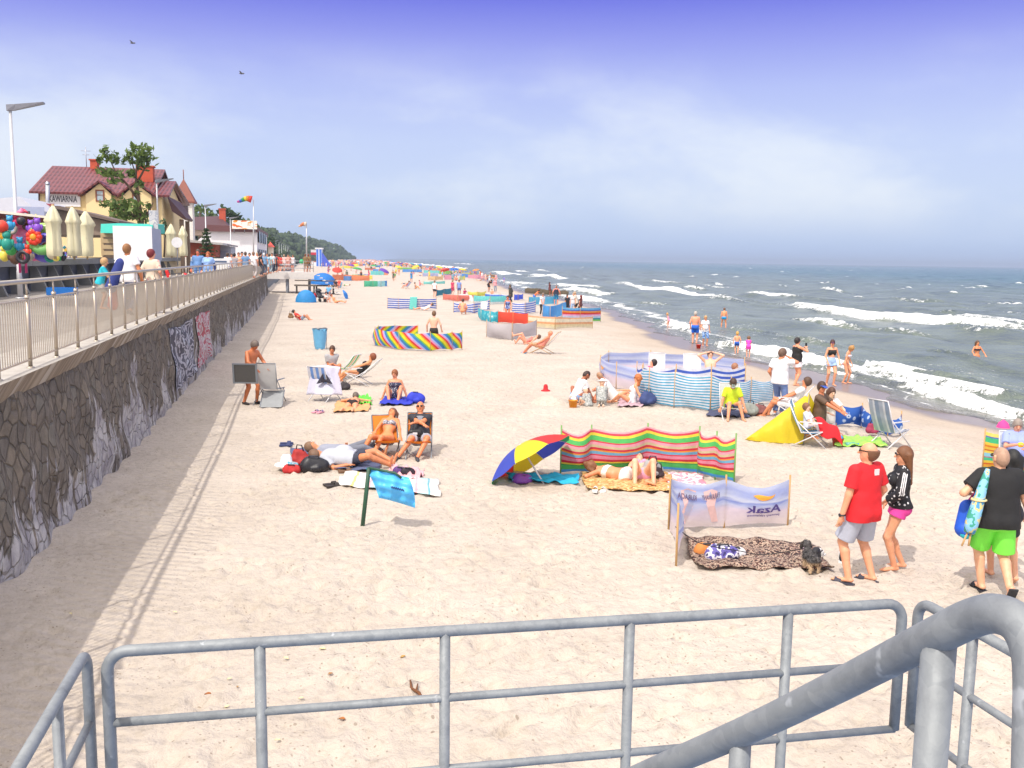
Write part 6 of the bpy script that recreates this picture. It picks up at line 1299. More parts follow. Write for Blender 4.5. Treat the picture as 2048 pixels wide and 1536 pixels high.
drape('turquoise towel hung over the blue and white striped windbreak', lambda u, v: G(826, 619)+VR*(u-.5+.12*v)*.55-VF*(.06+.12*(1-v))+V(0, 0, .95*v+.02), mat('7ADCD4', .85, tr=.2), loc=G(826, 619)); drape('white sheet hanging over the coral windbreak', lambda u, v: G(927, 602)+VR*(u-.5)*(2.2-.6*v)-VF*(.2-.1*v)+V(0, 0, .05+.62*v-.25*abs(u-.5)), mat('F4EEF0', .85, tr=.2), loc=G(927, 602))
def bag(px, py, sz, m, label, name='bag', cat='bag', strap=None, dz=0., rz=0., group=None):
    p = G(px, py)+V(0, 0, dz); o = thing(name, label, cat, p, rz); a, b, c = sz; w = [( V(-a*.3, 0, c*.42), V(a*.3, 0, c*.42), b*.5, b*.46, .05), (V(-a*.22, 0, c*.75), V(a*.15, 0, c*.7), b*.36, b*.3, .06), (V(a*.1, -b*.4, c*.35), V(-a*.1, -b*.4, c*.3), b*.24, b*.2, .03)]
    sdf_mesh('body', w, [plane((0, 0, 0.0), (0, 0, -1))], .014, o, m); MB().tube([V(-a*.3, 0, c*.8), V(-a*.2, -.05, c*1.15), V(a*.1, -.06, c*1.12), V(a*.25, -.02, c*.75)], .012, 6).build('strap', strap or DKM, o); return o
bag(630, 944, (.5, .26, .28), mat('22222A', .45, var=.2, bump=.5, bscale=14), 'black rucksack leaning on the sleeper in grey', 'rucksack', 'rucksack'); bag(601, 936, (.28, .22, .40), mat('B8322E', .7, var=.25, scale=14), 'red shoulder bag beside the head of the sleeper', strap=mat('2A2020', .6)); bag(584, 946, (.32, .16, .15), mat('C83232', .8, var=.3, scale=16), 'crumpled red scarf next to the straw hat', 'scarf', 'scarf')
bag(1444, 1122, (.46, .22, .22), spotted([(0, '3A3470'), (.4, '6A62B0'), (.5, 'E8E8F4'), (.6, '2E2A5C')], 9, 'noise'), 'purple patterned beach bag on the leopard blanket', 'beach_bag'); bag(1412, 1112, (.30, .18, .17), mat('E0904A', .75, var=.15), 'tan cloth bag beside the purple one'); bag(1468, 1116, (.34, .15, .15), mat('EDEFF4', .8), 'white bundled towel behind the purple bag', 'bundle', 'towel')
bag(1296, 812, (.34, .3, .42), mat('3A4A7E', .8), 'navy rucksack beside the ginger woman', 'rucksack', 'rucksack'); bag(1304, 960, (.34, .24, .4), mat('A4A6A8', .7, var=.15), 'grey cushion bag at the head of the sunbather'); bag(1316, 962, (.22, .12, .3), mat('3A2A2E', .6), 'dark handbag leaning on the grey cushion bag', 'handbag')
bag(832, 806, (.4, .3, .28), mat('3040C8', .75), 'blue bundle behind the woman in the dotted swimsuit', 'bundle'); bag(1500, 832, (.36, .26, .36), mat('9AA09A', .85, var=.3, scale=14), 'grey patterned bag right of the boy in yellow'); bag(1520, 830, (.36, .24, .28), mat('8A5A5A', .85, var=.3, scale=14), 'brownish bag right of the grey patterned one'); bag(800, 950, (.2, .16, .14), mat('5A3A7A', .7), 'purple pouch on the rose towel', 'pouch'); bag(816, 951, (.24, .14, .14), mat('2A2230', .7), 'black pouch on the rose towel', 'pouch')
bag(690, 780, (.26, .2, .24), mat('3A3438', .7), 'dark bag under the white lounge chair'); bag(1744, 872, (.3, .16, .34), mat('A83A5A', .8), 'crimson jacket hung by the grey armchair', 'jacket', 'jacket'); bag(1045, 965, (.3, .2, .12), mat('8A4AB0', .6), 'purple swim bag with orange top under the umbrella', 'swim_bag'); bag(582, 640, (.3, .2, .5), mat('8A6A4A', .8), 'brown rucksack at the head of the boy in red', 'rucksack', 'rucksack')
def slippers(px, py, m, label, L_=.27, ang=0., gap=.14, st=None, name='sandals'):
    p = G(px, py); o = thing(name, label, 'shoes', p, rz_of(ang))
    for s in (-1, 1):
        m_ = MB(); pr = [(.045, -.13), (.05, -.05), (.045, .03), (.055, .1), (.035, .145)]; pr = [(w, y*L_/.27) for w, y in pr]; x = s*gap/2; poly = [(x-w, y, .012) for w, y in pr]+[(x+w, y, .012) for w, y in pr[::-1]]; m_.prism([V(q) for q in poly], (0, 0, .03)); so_ = m_.build('sole', m, o)
        m_ = MB(); m_.grid(lambda u, v: V(x+(u-.5)*.105, .02+.075*v, .035+.045*math.sin(PI*u)), 8, 2); m_.build('strap', st or m, so_)
slippers(664, 973, mat('3A322E', .7), 'brown slide sandals beside the pale striped towel', ang=60); slippers(1198, 984, mat('F4F2F2', .7), 'white slippers in front of the straw mat', ang=10); slippers(636, 826, mat('EFA8BC', .7), 'pink flip flops on open sand below the striped chair', st=mat('8A7AA0', .6), ang=20); slippers(572, 891, mat('34406E', .7), 'navy flip flops above the sleepers', ang=80, gap=.24); slippers(690, 944, mat('7A5A42', .7), 'brown leather sandals at the feet of the sleeper', ang=75)
def sneakers(px, py, label):
    p = G(px, py); o = thing('sneakers', label, 'shoes', p, rz_of(35))
    for s, a in ((-1, .0), (1, .25)):
        x, y = s*.13, .05*s; M_ = rotz(a); T = lambda q: M_@V(q)+V(x, y, 0); L = [(T((0, -.09, .06)), T((0, .1, .045)), .05, .042, .02), (T((0, -.1, .1)), T((0, -.06, .11)), .042, .045, .02)]
        u_ = sdf_mesh('upper', L, [], .008, o, mat('26262C', .6)); MB().box(T((0, 0, .018)), (.1, .30, .03), a).build('sole', mat('F2F2F2', .6), o); mm = MB()
        for k in range(3): mm.box(T((.05, -.02+k*.03, .06)), (.012, .012, .07), a); mm.box(T((-.05, -.02+k*.03, .06)), (.012, .012, .07), a)
        mm.ell(T((0, .02, .1)), (.03, .07, .018), 8, 5); mm.build('white_stripes', mat('F4F4F4', .6), o)
    o.scale = (1.2,)*3
sneakers(1661, 1120, 'black and white trainers on the sand beside the small dog')
def hat(px, py, dz, m, label, r=.2): p = G(px, py)+V(0, 0, dz); o = thing('sun_hat', label, 'hat', p); MB().lathe([(r*1.0, 0), (r*.95, .02), (r*.5, .05), (r*.46, .14), (r*.3, .19), (.01, .2)], n=18).build('hat_body', m, o)
hat(573, 942, .12, spotted([(0, 'F2F4F8'), (.6, '6AC0D8'), (.72, 'F2F4F8')], 7, 'noise'), 'white sun hat with blue stars beside the sleeper', .22); hat(1091, 797, .22, mat('C8242A', .8), 'small red hat on the sand heap left of the man in the white shirt', .14)
p = G(1098, 806); o = thing('sand_heap', 'low heap of dug sand left of the man in the white shirt', 'sand heap', p); mb = MB(); mb.lathe([(.62, -.04), (.5, .06), (.3, .17), (.12, .215), (.01, .22)], n=22); mb.build('heap', SANDM, o)
def bucket(px, py, m, label, r=.1, h_=.17, top=None):
    p = G(px, py); o = thing('bucket', label, 'bucket', p); MB().lathe([(.001, .005), (r*.75, .0), (r, h_), (r*1.05, h_), (r*.9, h_*.95), (r*.7, .02)], n=16).build('pail', m, o); MB().tube([(r*math.cos(a), 0, h_+r*.9*math.sin(a)) for a in np.linspace(0, PI, 9)], .006, 5).build('handle', m, o)
    if top: MB().ell((0, 0, h_), (r*.9, r*.9, r*.55), 10, 6).build('sand_mould', top, o)
bucket(1397, 697, mat('E83A22', .5), 'red bucket on the wet sand by the couple at the waterline', .13, .2); bucket(1675, 891, mat('E8502E', .5), 'red bucket heaped with blue and yellow sand toys', .13, .17, mat('3AA8E0', .5)); bucket(1147, 806, mat('D8E02E', .5), 'yellow pail behind the man in the white shirt', .1, .16); bucket(1142, 822, mat('F29A1E', .5), 'orange pail in front of the man in the white shirt', .13, .2) if False else bucket(1146, 815, mat('F29A1E', .5), 'orange pail in front of the man in the white shirt', .13, .2)
p = G(1702, 893); o = thing('water_bottle', 'clear plastic bottles lying beside the sand toys', 'bottle', p, rz_of(80)); MB().tube([(0, -.13, .05), (0, .08, .05), (0, .12, .05), (0, .16, .05)], [.045, .045, .018, .018], 10).build('bottle_body', mat('9ADCE0', .1, tr=.5), o); MB().tube([(0, .155, .05), (0, .18, .05)], .02, 8).build('cap', mat('2A7AD8', .4), o)
p = at_d(2004, 868, 19.); p = G(2004, 880)+V(0, 0, .42); o = thing('sun_hat', 'bright pink hat sticking up behind the striped windbreak at the right edge', 'hat', p-V(0, 0, .1)); MB().lathe([(.16, 0), (.15, .03), (.11, .12), (.01, .2)], n=14).build('hat_body', mat('F04A9A', .8), o)
# folded windbreak roll carried on the back, and small rucksack, built with the walker below
# driftwood, leaves, litter
p = G(832, 1392); o = thing('driftwood', 'forked brown stick lying on the sand beyond the railing', 'stick', p, .3); MB().tube([(0, -.16, .02), (.02, -.02, .035), (0, .1, .03), (.03, .2, .06)], [.012, .016, .014, .008], 7).tube([(.01, .02, .035), (.07, .12, .05)], [.011, .006], 6).tube([(0, -.1, .03), (-.06, -.17, .03)], [.012, .007], 6).build('stick', mat('7A4E30', .9, var=.2), o)
lm = {}
def litter(px, py, col, s, label, grp):
    p = G(px, py); o = thing('fallen_leaf', label, 'leaf', p, RNG.random()*6, grp); MB().grid(lambda u, v: V((u-.5)*s*(1-(2*v-1)**2*.9), (v-.5)*s*1.5, .02+.25*s*(u-.5)**2*4+.1*s*math.sin(v*4)), 4, 6).build('blade', mat(col, .8), o)
for px, py, c_, s in ((416, 1393, 'A8683A', .04), (475, 1378, 'B08A5A', .02), (661, 1352, 'B88A5A', .035), (684, 1443, 'B0703A', .04), (806, 1318, 'C09A5A', .04), (1093, 1404, 'A87A4A', .03)): litter(px, py, c_, s, 'curled brown leaf lying on the trodden sand', 'dry leaves on the sand')
for px, py, s in ((645, 1302, .045), (572, 1321, .04), (459, 1362, .03), (454, 1418, .03), (602, 1401, .03), (555, 1485, .03), (350, 1228, .03), (141, 1231, .03)): litter(px, py, 'EDE0B0', s, 'small pale scrap of shell or paper lying on the sand', 'pale scraps on the sand')
# ------------------------------------------------------------------ the dog and its lead
b = G(1621, 1142); o = thing('dog', 'small shaggy black and grey dog on a lead at the end of the leopard blanket', 'dog', b, rz_of(-8)); D_ = lambda *a: V(*a)
L = [(D_(0, -.10, .22), D_(0, .06, .235), .075, .088, .03), (D_(0, .06, .23), D_(0, .13, .25), .085, .07, .03), (D_(0, .13, .27), D_(0, .19, .34), .055, .05, .03), (D_(0, .19, .37), D_(0, .21, .37), .068, .062, .02), (D_(0, .24, .355), D_(0, .30, .34), .038, .028, .015), (D_(0, -.16, .27), D_(.0, -.21, .27), .028, .02, .015), (D_(.0, -.21, .27), D_(.0, -.235, .23), .022, .014, .01)]
for s in (-1, 1):
    L += [(D_(s*.058, .10, .2), D_(s*.06, .09, .11), .036, .026, .015), (D_(s*.06, .09, .11), D_(s*.06, .10, .03), .024, .022, .008), (D_(s*.06, .105, .02), D_(s*.06, .13, .018), .024, .02, .008)]
    L += [(D_(s*.05, -.11, .2), D_(s*.062, -.06, .13), .055, .036, .02), (D_(s*.062, -.06, .13), D_(s*.064, -.135, .085), .03, .023, .008), (D_(s*.064, -.135, .085), D_(s*.064, -.125, .025), .022, .022, .006), (D_(s*.064, -.125, .02), D_(s*.064, -.095, .018), .024, .02, .006)]
DGM = NT('dog_fur'); t = DGM; co = t.add('TexCoord').outputs['Object']; s_ = t.add('SeparateXYZ'); t.ln(co, s_.inputs[0]); t.ln(t.mix(t.ramp(s_.outputs[2], [(.14, (1, 1, 1)), (.19, (0, 0, 0))]), t.ramp(t.noise(co, 26, 4), [(.35, (.02, .02, .022)), (.7, (.13, .12, .12))]), (.52, .38, .24)), t.b.inputs['Base Color']); t.b.inputs['Roughness'].default_value = .8
bd_ = sdf_mesh('body', L, [], .0085, o, DGM.m)
for s in (-1, 1): sdf_mesh('ear', [(D_(s*.055, .19, .40), D_(s*.085, .20, .33), .026, .03, .01, ((D_(1, 0, 0), 1.8),))], [], .007, o, mat('2E2622', .8))
fm_ = MB(); me_ = bd_.data; g = np.random.default_rng(9); co_v = np.array([tuple(v.co) for v in me_.vertices]); no_v = np.array([tuple(v.normal) for v in me_.vertices])
for k in g.choice(len(co_v), 1500): 
    p0, n0 = co_v[k], no_v[k]
    if p0[2] < .05: continue
    d = nrm(n0*.8+V(0, -.25, -.55)+g.normal(size=3)*.35); sd = nrm(np.cross(d, g.normal(size=3)))*.005; q = fm_.pts([p0-sd, p0+sd, p0+d*g.uniform(.02, .045)]); fm_.face([q, q+1, q+2])
fm_.build('coat', DGM.m, o)
MB().tube([V(math.cos(a)*.062, .155+math.sin(a)*.02, .305+math.sin(a)*.05) for a in np.linspace(0, 2*PI, 14)[:-1]], .008, 6, closed=True).build('collar', mat('E8C8DC', .6), o)
MB().ell((0, .325, .343), (.012, .01, .01), 8, 5).build('nose', mat('151515', .3), o)
o.scale = (.84,)*3; nk = W(o, V(0, .13, .27)); a0 = G(1349, 1098)+V(0, 0, .32); mp0 = G(1372, 1120); l_ = thing('dog_lead', 'black dog lead stretched from the windbreak pole to the dog', 'lead', a0); MB(a0).tube(smooth_path([a0, at_d(1400, 1086, 12.1), at_d(1480, 1102, 12.2), at_d(1530, 1109, 12.2), nk], 8), .006, 6).build('strap', mat('1E1E22', .6), l_)
# ------------------------------------------------------------------ people
def pz(**k): return dict(k)
def arms(**k): return k
ST = pz()
def walk(st=.2, **k): return pz(P=(0, 0, .91), FL=(-.09, st, .08), FR=(.09, -st, .11), HL=(-.27, -st*.6, .86), HR=(.27, st*.7, .88), TR=(.1, 1, -.5), **k)
def sitg(**k):  # on the ground, knees up
    d = dict(P=(0, 0, .11), lean=-8, FL=(-.13, .52, .07), FR=(.13, .52, .07), HL=(-.24, .30, .35), HR=(.24, .30, .35)); d.update(k); return d
def sitc(z=.4, rec=28, reach=.48, **k):   # in a chair
    d = dict(P=(0, -.10, z), lean=-rec, head=(rec*.6, 0), FL=(-.13, reach, .08), FR=(.13, reach, .08), HL=(-.2, .18, z+.1), HR=(.2, .18, z+.1)); d.update(k); return d
def supine(lean=-86, **k):
    d = dict(P=(0, 0, .12), lean=lean, FL=(-.12, .82, .09), FR=(.12, .82, .09), TL=(-.3, .2, 1), TR=(.3, .2, 1), HL=(-.34, .0, .06), HR=(.34, .0, .06), head=(18, 0)); d.update(k); return d
def prone(**k):
    d = dict(P=(0, 0, .115), lean=84, FL=(-.15, -.86, .07), FR=(.15, -.86, .07), KL=(-.2, -.2, -1), KR=(.2, -.2, -1), TL=(-.2, -1, -.3), TR=(.2, -1, -.3), HL=(-.22, .72, .05), HR=(.22, .72, .05), EL=(-1, 0, 0), ER=(1, 0, 0), head=(-38, 40)); d.update(k); return d
def kneel(z=.5, **k):
    d = dict(P=(0, -.05, z), lean=10, FL=(-.1, -.42, .06), FR=(.1, -.42, .06), KL=(-.1, 1, .0), KR=(.1, 1, 0), TL=(0, -1, -.3), TR=(0, -1, -.3), HL=(-.2, .38, z+.2), HR=(.2, .38, z+.2)); d.update(k); return d
def pers(px, py, face, po, label, H=1.75, sex='m', sk='tan', hair=('short', '3B2A20'), wear=(), bits='em', build=1., child=0., group=None, loc=None, dz=0., shoes=None, det=None):
    p = G(px, py) if loc is None else V(loc); d = (p-CC)@CF; hp_ = H*FP/d
    if det is None: det = 2 if hp_ > 200 else 1 if hp_ > 62 else 0 if hp_ > 30 else -1
    r_ = person(px, py, face, po, label, H, sex, sk, hair, wear, bits if det >= 1 else (tuple(b for b in bits if isinstance(b, tuple)) if not isinstance(bits, str) else ''), det, build, child, group, p, dz)
    if shoes:
        F = FIGS[r_.name]
        for i in (-1, 1):
            t_ = F.toe[i]; dn = nrm(nrm(F.an[i]-F.kn[i])-t_*np.dot(nrm(F.an[i]-F.kn[i]), t_)); S = F.S; a = F.an[i]
            if shoes[0] == 'shoe': sdf_mesh('shoe', [(a-t_*.035*S+dn*.04*S, a+t_*.15*S+dn*.05*S, .043*S, .038*S, .01, ((dn, 1.15),)), (a+t_*.08*S+dn*.052*S, a+t_*.175*S+dn*.058*S, .045*S, .036*S, .01, ((dn, 1.5),))], [plane(a+dn*.0*S, -dn)], .011, r_, mat(shoes[1], .6))
            else:
                sd = np.cross(dn, t_); m_ = MB(); m_.box(a+t_*.06*S+dn*.082*S, (.095*S, .27*S, .018*S), ax=(sd, t_, dn)); m_.grid(lambda u, v: a+t_*(.07+.08*v)*S+dn*.075*S+sd*math.cos(PI*u)*.05*S-dn*math.sin(PI*u)*.05*S, 10, 3); m_.build('sandal', mat(shoes[1], .6), r_)
    return r_
def prop(root, nm, m, fn):
    mb = MB(); fn(mb, FIGS[root.name]); return mb.build(nm, m, root)
# ---- the nearest group
r_ = pers(1718, 1164, -28, pz(P=(0, 0, .92), FL=(-.155, .03, .08), FR=(.165, -.04, .08), TL=(-.55, 1, 0), TR=(-.25, 1, 0), head=(-4, -38), HL=(-.30, .05, .85), HR=(.3, .12, .9)), 'man in a red t-shirt and grey shorts standing with his back turned beside the dog', 1.84, 'm', 'E2A582', ('ring', '7A5238'), [('t_shirt', 'E4222C', dict(hem=-.15, sl=.72, e=.026)), ('shorts', 'B9BECE', dict(fr=.88, flare=.045, e=.02))], 'eg', 1.12, shoes=('sandal', '3A3A4A'))
prop(r_, 'wristwatch', mat('2A2A30', .4), lambda m, F: m.tube([F.wr[-1]+(F.r*math.cos(a)+F.f*math.sin(a))*.036 for a in np.linspace(0, 2*PI, 12)[:-1]], .011, 6, closed=True).ell(F.wr[-1]-F.r*.042, (.01, .02, .022)))
prop(r_, 'shirt_print', mat('F2E8E8', .7), lambda m, F: m.box(F.N-F.u*.075-F.f*.128+F.r*.04, (.075, .012, .075), ax=(F.r, F.f, F.u)))
DOT = spotted([(0, 'F0F0F2'), (.24, '1E1E24')], 17, 'voronoi'); PAS = NT('pastel_knit'); t = PAS; s_ = t.add('SeparateXYZ'); t.ln(t.add('TexCoord').outputs['Object'], s_.inputs[0]); t.ln(t.ramp(s_.outputs[2], [(.9, alb('A8ECF4')), (1.08, alb('BFE6F6')), (1.2, alb('E8CCF2'))]), t.b.inputs['Base Color']) if False else t.ln(t.ramp(t.math('MULTIPLY_ADD', s_.outputs[2], 1., -.4), [(.5, alb('8FE4F0')), (.68, alb('B4DCF4')), (.8, alb('EAC4EC'))]), t.b.inputs['Base Color']); t.b.inputs['Roughness'].default_value = .8
r_ = pers(1790, 1139, -78, pz(FL=(-.09, .03, .08), FR=(.09, -.10, .08), HL=(-.11, .20, .98), EL=(-1, -.6, -.1), HR=(.24, .1, .92), head=(-2, -4)), 'woman with long brown hair, dotted black jacket and pink shorts facing the man in red', 1.68, 'f', 'DDA07C', ('long', '7A4E2E'), [('t_shirt', PAS.m, dict(hem=-.02, sl=.4)), ('jacket', DOT, dict(hem=-.03, e=.03, sl=1.8)), ('shorts', 'F04AA8', dict(fr=.3, flare=.03, waist=.06))], 'emg')
prop(r_, 'sleeve_stripes', mat('F2F2F4', .7), lambda m, F: [m.tube([F.sh[-1]-F.r*.075+F.f*o_+F.u*.01, F.el[-1]-F.r*.07+F.f*o_, F.el[-1]*.3+F.wr[-1]*.7-F.r*.05+F.f*o_*.5], .007, 5) for o_ in (-.022, 0, .022)])
w3 = pers(1981, 1187, 4, pz(P=(0, 0, .92), FL=(-.06, .12, .08), FR=(.10, -.24, .15), TR=(0, .55, -1), TL=(-.1, 1, 0), lean=3, HL=(-.26, .20, 1.13), EL=(-1, -.8, -.4), HR=(.38, .0, .86), head=(0, -12)), 'stout man in black t-shirt and neon green shorts walking away with a rolled windbreak', 1.86, 'm', 'E8B492', ('buzz', 'B9947C'), [('t_shirt', '1C1C22', dict(hem=-.13, sl=.68, e=.035)), ('shorts', '84FF52', dict(fr=.92, flare=.045, e=.018))], 'eg', 1.2, shoes=('sandal', '2E3038'))
a_, b_ = at_d(1976, 938, 11.15), at_d(1938, 1066, 11.05); o = thing('rolled_windbreak', 'rolled blue and green windbreak slung on the back of the man in black', 'windbreak roll', b_); m_ = MB(b_); n = 9; m_.tube([b_+(a_-b_)*k/n for k in range(n+1)], [.06, .075, .078, .075, .07, .064, .058, .05, .04, .025], 12); m_.build('rolled_cloth', spotted([(0, '3FA08A'), (.42, '8CC6EC'), (.52, 'D8CC8A'), (.58, '4A9ACB'), (.68, '7AB4E8')], 7, 'noise'), o)
for k in (-.02, .02): MB(b_).tube([b_+VR*k, b_+(b_-a_)*.20+VR*k*2], .012, 6).build('pole_end', WOOD, o)
MB(b_).tube([b_+(a_-b_)*.52+VR*(.08*math.cos(q))+VF*(.08*math.sin(q)) for q in np.linspace(0, 2*PI, 12)[:-1]], .012, 5, closed=True).build('cord', mat('E8D8A0', .8), o)
q = at_d(1931, 1034, 11.5); o = thing('rucksack', 'bright blue rucksack hanging at the left side of the man in black', 'rucksack', q); sdf_mesh('body', [(V(0, 0, -.14), V(.02, 0, .12), .12, .10, .02, ((VF, 1.3),)), (V(-.03, -.05, -.15), V(0, -.05, -.12), .08, .07, .03)], [], .012, o, mat('1E62E0', .6)); MB().tube([V(.02, 0, .2), V(.1, -.05, .36), V(.2, -.02, .55)], .014, 6).build('strap', mat('F04AA0', .6), o); MB().box(V(.0, -.10, .02), (.06, .02, .09)).build('white_badge', mat('F0F4F8', .6), o); MB().ell(V(-.02, -.06, -.2), (.08, .06, .06)).build('side_pocket', mat('2AC0D0', .6), o)
pers(2004, 1160, 8, walk(.16), 'black haired woman walking just ahead of the man in black, almost hidden', 1.74, 'f', 'E2AA88', ('long', '17151A'), [('dress', '2A2A34', dict(skirt=.7))], '')
w = pers(2030, 962, 192, sitc(.44, 6, .42, HR=(.10, .26, .78), HL=(-.05, .30, .72), head=(26, 4), FL=(-.22, .42, .08), FR=(.22, .42, .08)), 'stout woman with short grey hair in a lilac t-shirt sitting at the right edge', 1.66, 'f', 'E0A488', ('short', '9A8E86'), [('t_shirt', spotted([(0, '5A6AA8'), (.30, '9CACEC')], 5, 'noise'), dict(hem=-.04, sl=.8, e=.03)), ('shorts', spotted([(0, '3A7AD8'), (.5, '8AC4F0')], 6, 'noise'), dict(fr=.6, flare=.04))], 'em', 1.3)
prop(w, 'yellow_snack', mat('F4C82A', .6), lambda m, F: m.ell(F.wr[1]+F.hdir[1]*.08, (.06, .04, .05)))
# ---- left half
r_ = pers(500, 808, 118, pz(P=(0, 0, .92), lean=14, FL=(-.12, .12, .08), FR=(.12, -.08, .08), HR=(.22, .44, .98), HL=(-.20, .46, .98), ER=(1, -.9, .1), head=(26, 0)), 'bare chested tanned man carrying a folded chair in the shade line of the wall', 1.80, 'm', 'C9794C', ('short', '75675E'), [('shorts', '2C2A30', dict(fr=.5))], 'em', 1.1, shoes=('shoe', '2A2628'))
pers(662, 760, 150, sitg(P=(0, 0, .34), lean=12, FL=(-.14, .45, .1), FR=(.14, .45, .1), HL=(.05, .30, .56), HR=(-.02, .32, .52), head=(-4, 28)), 'dark haired person in a grey t-shirt sitting behind the towelled chair', 1.76, 'm', 'D08A62', ('short', '5A3A26'), [('t_shirt', 'B9BABD', dict(hem=-.1)), ('shorts', '4A5064')])
pers(712, 770, -84, sitc(.44, 46, .62, P=(0, -.12, .43), FL=(-.02, .66, .16), FR=(.10, .60, .07), HL=(-.16, .14, .56), HR=(.16, .14, .56), head=(30, 0)), 'auburn haired woman in a black swimsuit reclining in a white lounge chair', 1.68, 'f', 'DE9A6C', ('short', '8A4A2A'), [('swimsuit', '2A2628')], 'em')
pers(705, 815, 0, prone(head=(-25, 10)), 'sunbather in a black bikini lying face down with feet towards the viewer', 1.58, 'f', 'E0A07A', ('short', '6E6258'), [('bikini_bottom', '332426'), ('bikini_top', '332426', dict(low=.31, top=.34))], '')
pers(790, 800, 178, sitg(lean=-6, FL=(-.13, .50, .07), FR=(.13, .50, .07), KL=(-.3, .4, 1), KR=(.3, .4, 1), HL=(-.36, -.04, .05), HR=(.38, -.02, .05), head=(14, 22)), 'woman with short ginger hair in a dotted swimsuit sitting on a royal blue towel', 1.66, 'f', 'DE9A76', ('short', '9A5E36'), [('swimsuit', spotted([(0, 'E8E8F0'), (.26, '3A3C58')], 26, 'voronoi'))], 'em', 1.18)
pers(772, 908, 186, sitc(.33, 44, .50, FL=(.14, .55, .08), FR=(.42, .48, .08), KR=(.3, 1, .6), KL=(.2, 1, .6), HL=(-.34, .08, .36), HR=(.22, .36, .44), head=(-14, 12)), 'woman in a grey bikini leaning back in the left orange chair', 1.68, 'f', 'E08E5C', ('bun', '7A4E34'), [('bikini_top', spotted([(0, 'C8C8D0'), (.5, '7A7A88')], 30, 'noise')), ('bikini_bottom', spotted([(0, 'C8C8D0'), (.5, '7A7A88')], 30, 'noise'))], 'em')
r_ = pers(838, 909, 178, sitc(.33, 36, .56, FL=(-.02, .56, .08), FR=(.36, .50, .08), HL=(.10, .08, .66), HR=(-.10, .09, .63), EL=(-1, .1, -.3), ER=(1, .1, -.3), head=(22, 4)), 'bald man with dark sunglasses and folded arms in the right orange chair', 1.78, 'm', 'D98A5E', None, [('t_shirt', '33343C', dict(hem=-.08, sl=.7)), ('shorts', 'B4B6C2', dict(fr=.8, flare=.03))], 'emg', 1.1, shoes=('shoe', '3A3E46'))
prop(r_, 'shirt_panel', mat('8A8E98', .8), lambda m, F: m.ell(F.P+F.u*.36+F.f*.118, (.13, .02, .08), ax=(F.r, F.f, F.u)))
q = W(r_, V(.06, .18, .47)); o = thing('waist_bag', 'black bag with white emblem on the lap of the bald man', 'bag', q); sdf_mesh('body', [(V(-.07, 0, 0), V(.07, 0, 0), .085, .085, .02, ((VF, 1.7),))], [], .012, o, mat('1E1E24', .5)); MB().box(-VF*.062+V(0, 0, .01), (.09, .012, .04), math.atan2(VR[1], VR[0])).build('emblem', mat('E8E8EC', .6), o); MB().tube([V(-.05, 0, .07), V(-.02, .14, .3), V(.08, .22, .42)], .01, 5).build('strap', DKM, o)
pers(700, 934, 92, supine(-84, P=(0, 0, .16), side=0, FL=(-.1, .80, .1), FR=(.12, .76, .1), KL=(-.5, .4, .5), KR=(.6, .4, .5), HR=(.28, .0, .1), HL=(-.12, -.12, .34), head=(10, -60)), 'heavy sleeper in a pale grey t-shirt and dark shorts lying with head to the left', 1.74, 'm', 'D08A60', ('short', '7A5A44'), [('t_shirt', 'C2C6D0', dict(hem=-.10, sl=.8, e=.02)), ('shorts', '3E4254', dict(fr=.6))], 'em', 1.38)
pers(688, 914, 90, supine(-86, HL=(-.3, .1, .08), FL=(-.12, .78, .08), FR=(.12, .8, .08)), 'second sleeper in grey behind the heavy one on the grey towel', 1.74, 'm', 'D9966C', ('short', '8A6A50'), [('t_shirt', '9EA2B2', dict(sl=.7)), ('trousers', '7A7E8C')], 'em')
pers(602, 640, 92, supine(-52, FL=(-.1, .60, .07), FR=(.1, .56, .07), TL=(0, 1, 0), TR=(0, 1, 0), HL=(-.3, -.3, .05), HR=(.16, .12, .3), head=(30, 0)), 'boy in a red t-shirt lying propped up with a brown rucksack by the wall', 1.62, 'm', 'D08A62', ('short', '2E1E18'), [('t_shirt', 'E03A34'), ('shorts', 'A8BCD8', dict(fr=.8))])
pers(868, 691, 6, kneel(.70, lean=2, HL=(-.32, .06, .68), HR=(.32, .06, .68), FL=(-.1, -.3, .06), FR=(.1, -.3, .06), head=(12, 0)), 'pale bare backed man in black trunks inside the rainbow windbreak', 1.86, 'm', 'F0B9A0', ('short', '7A5A40'), [('trunks', '2E2826', dict(fr=.4))], '')
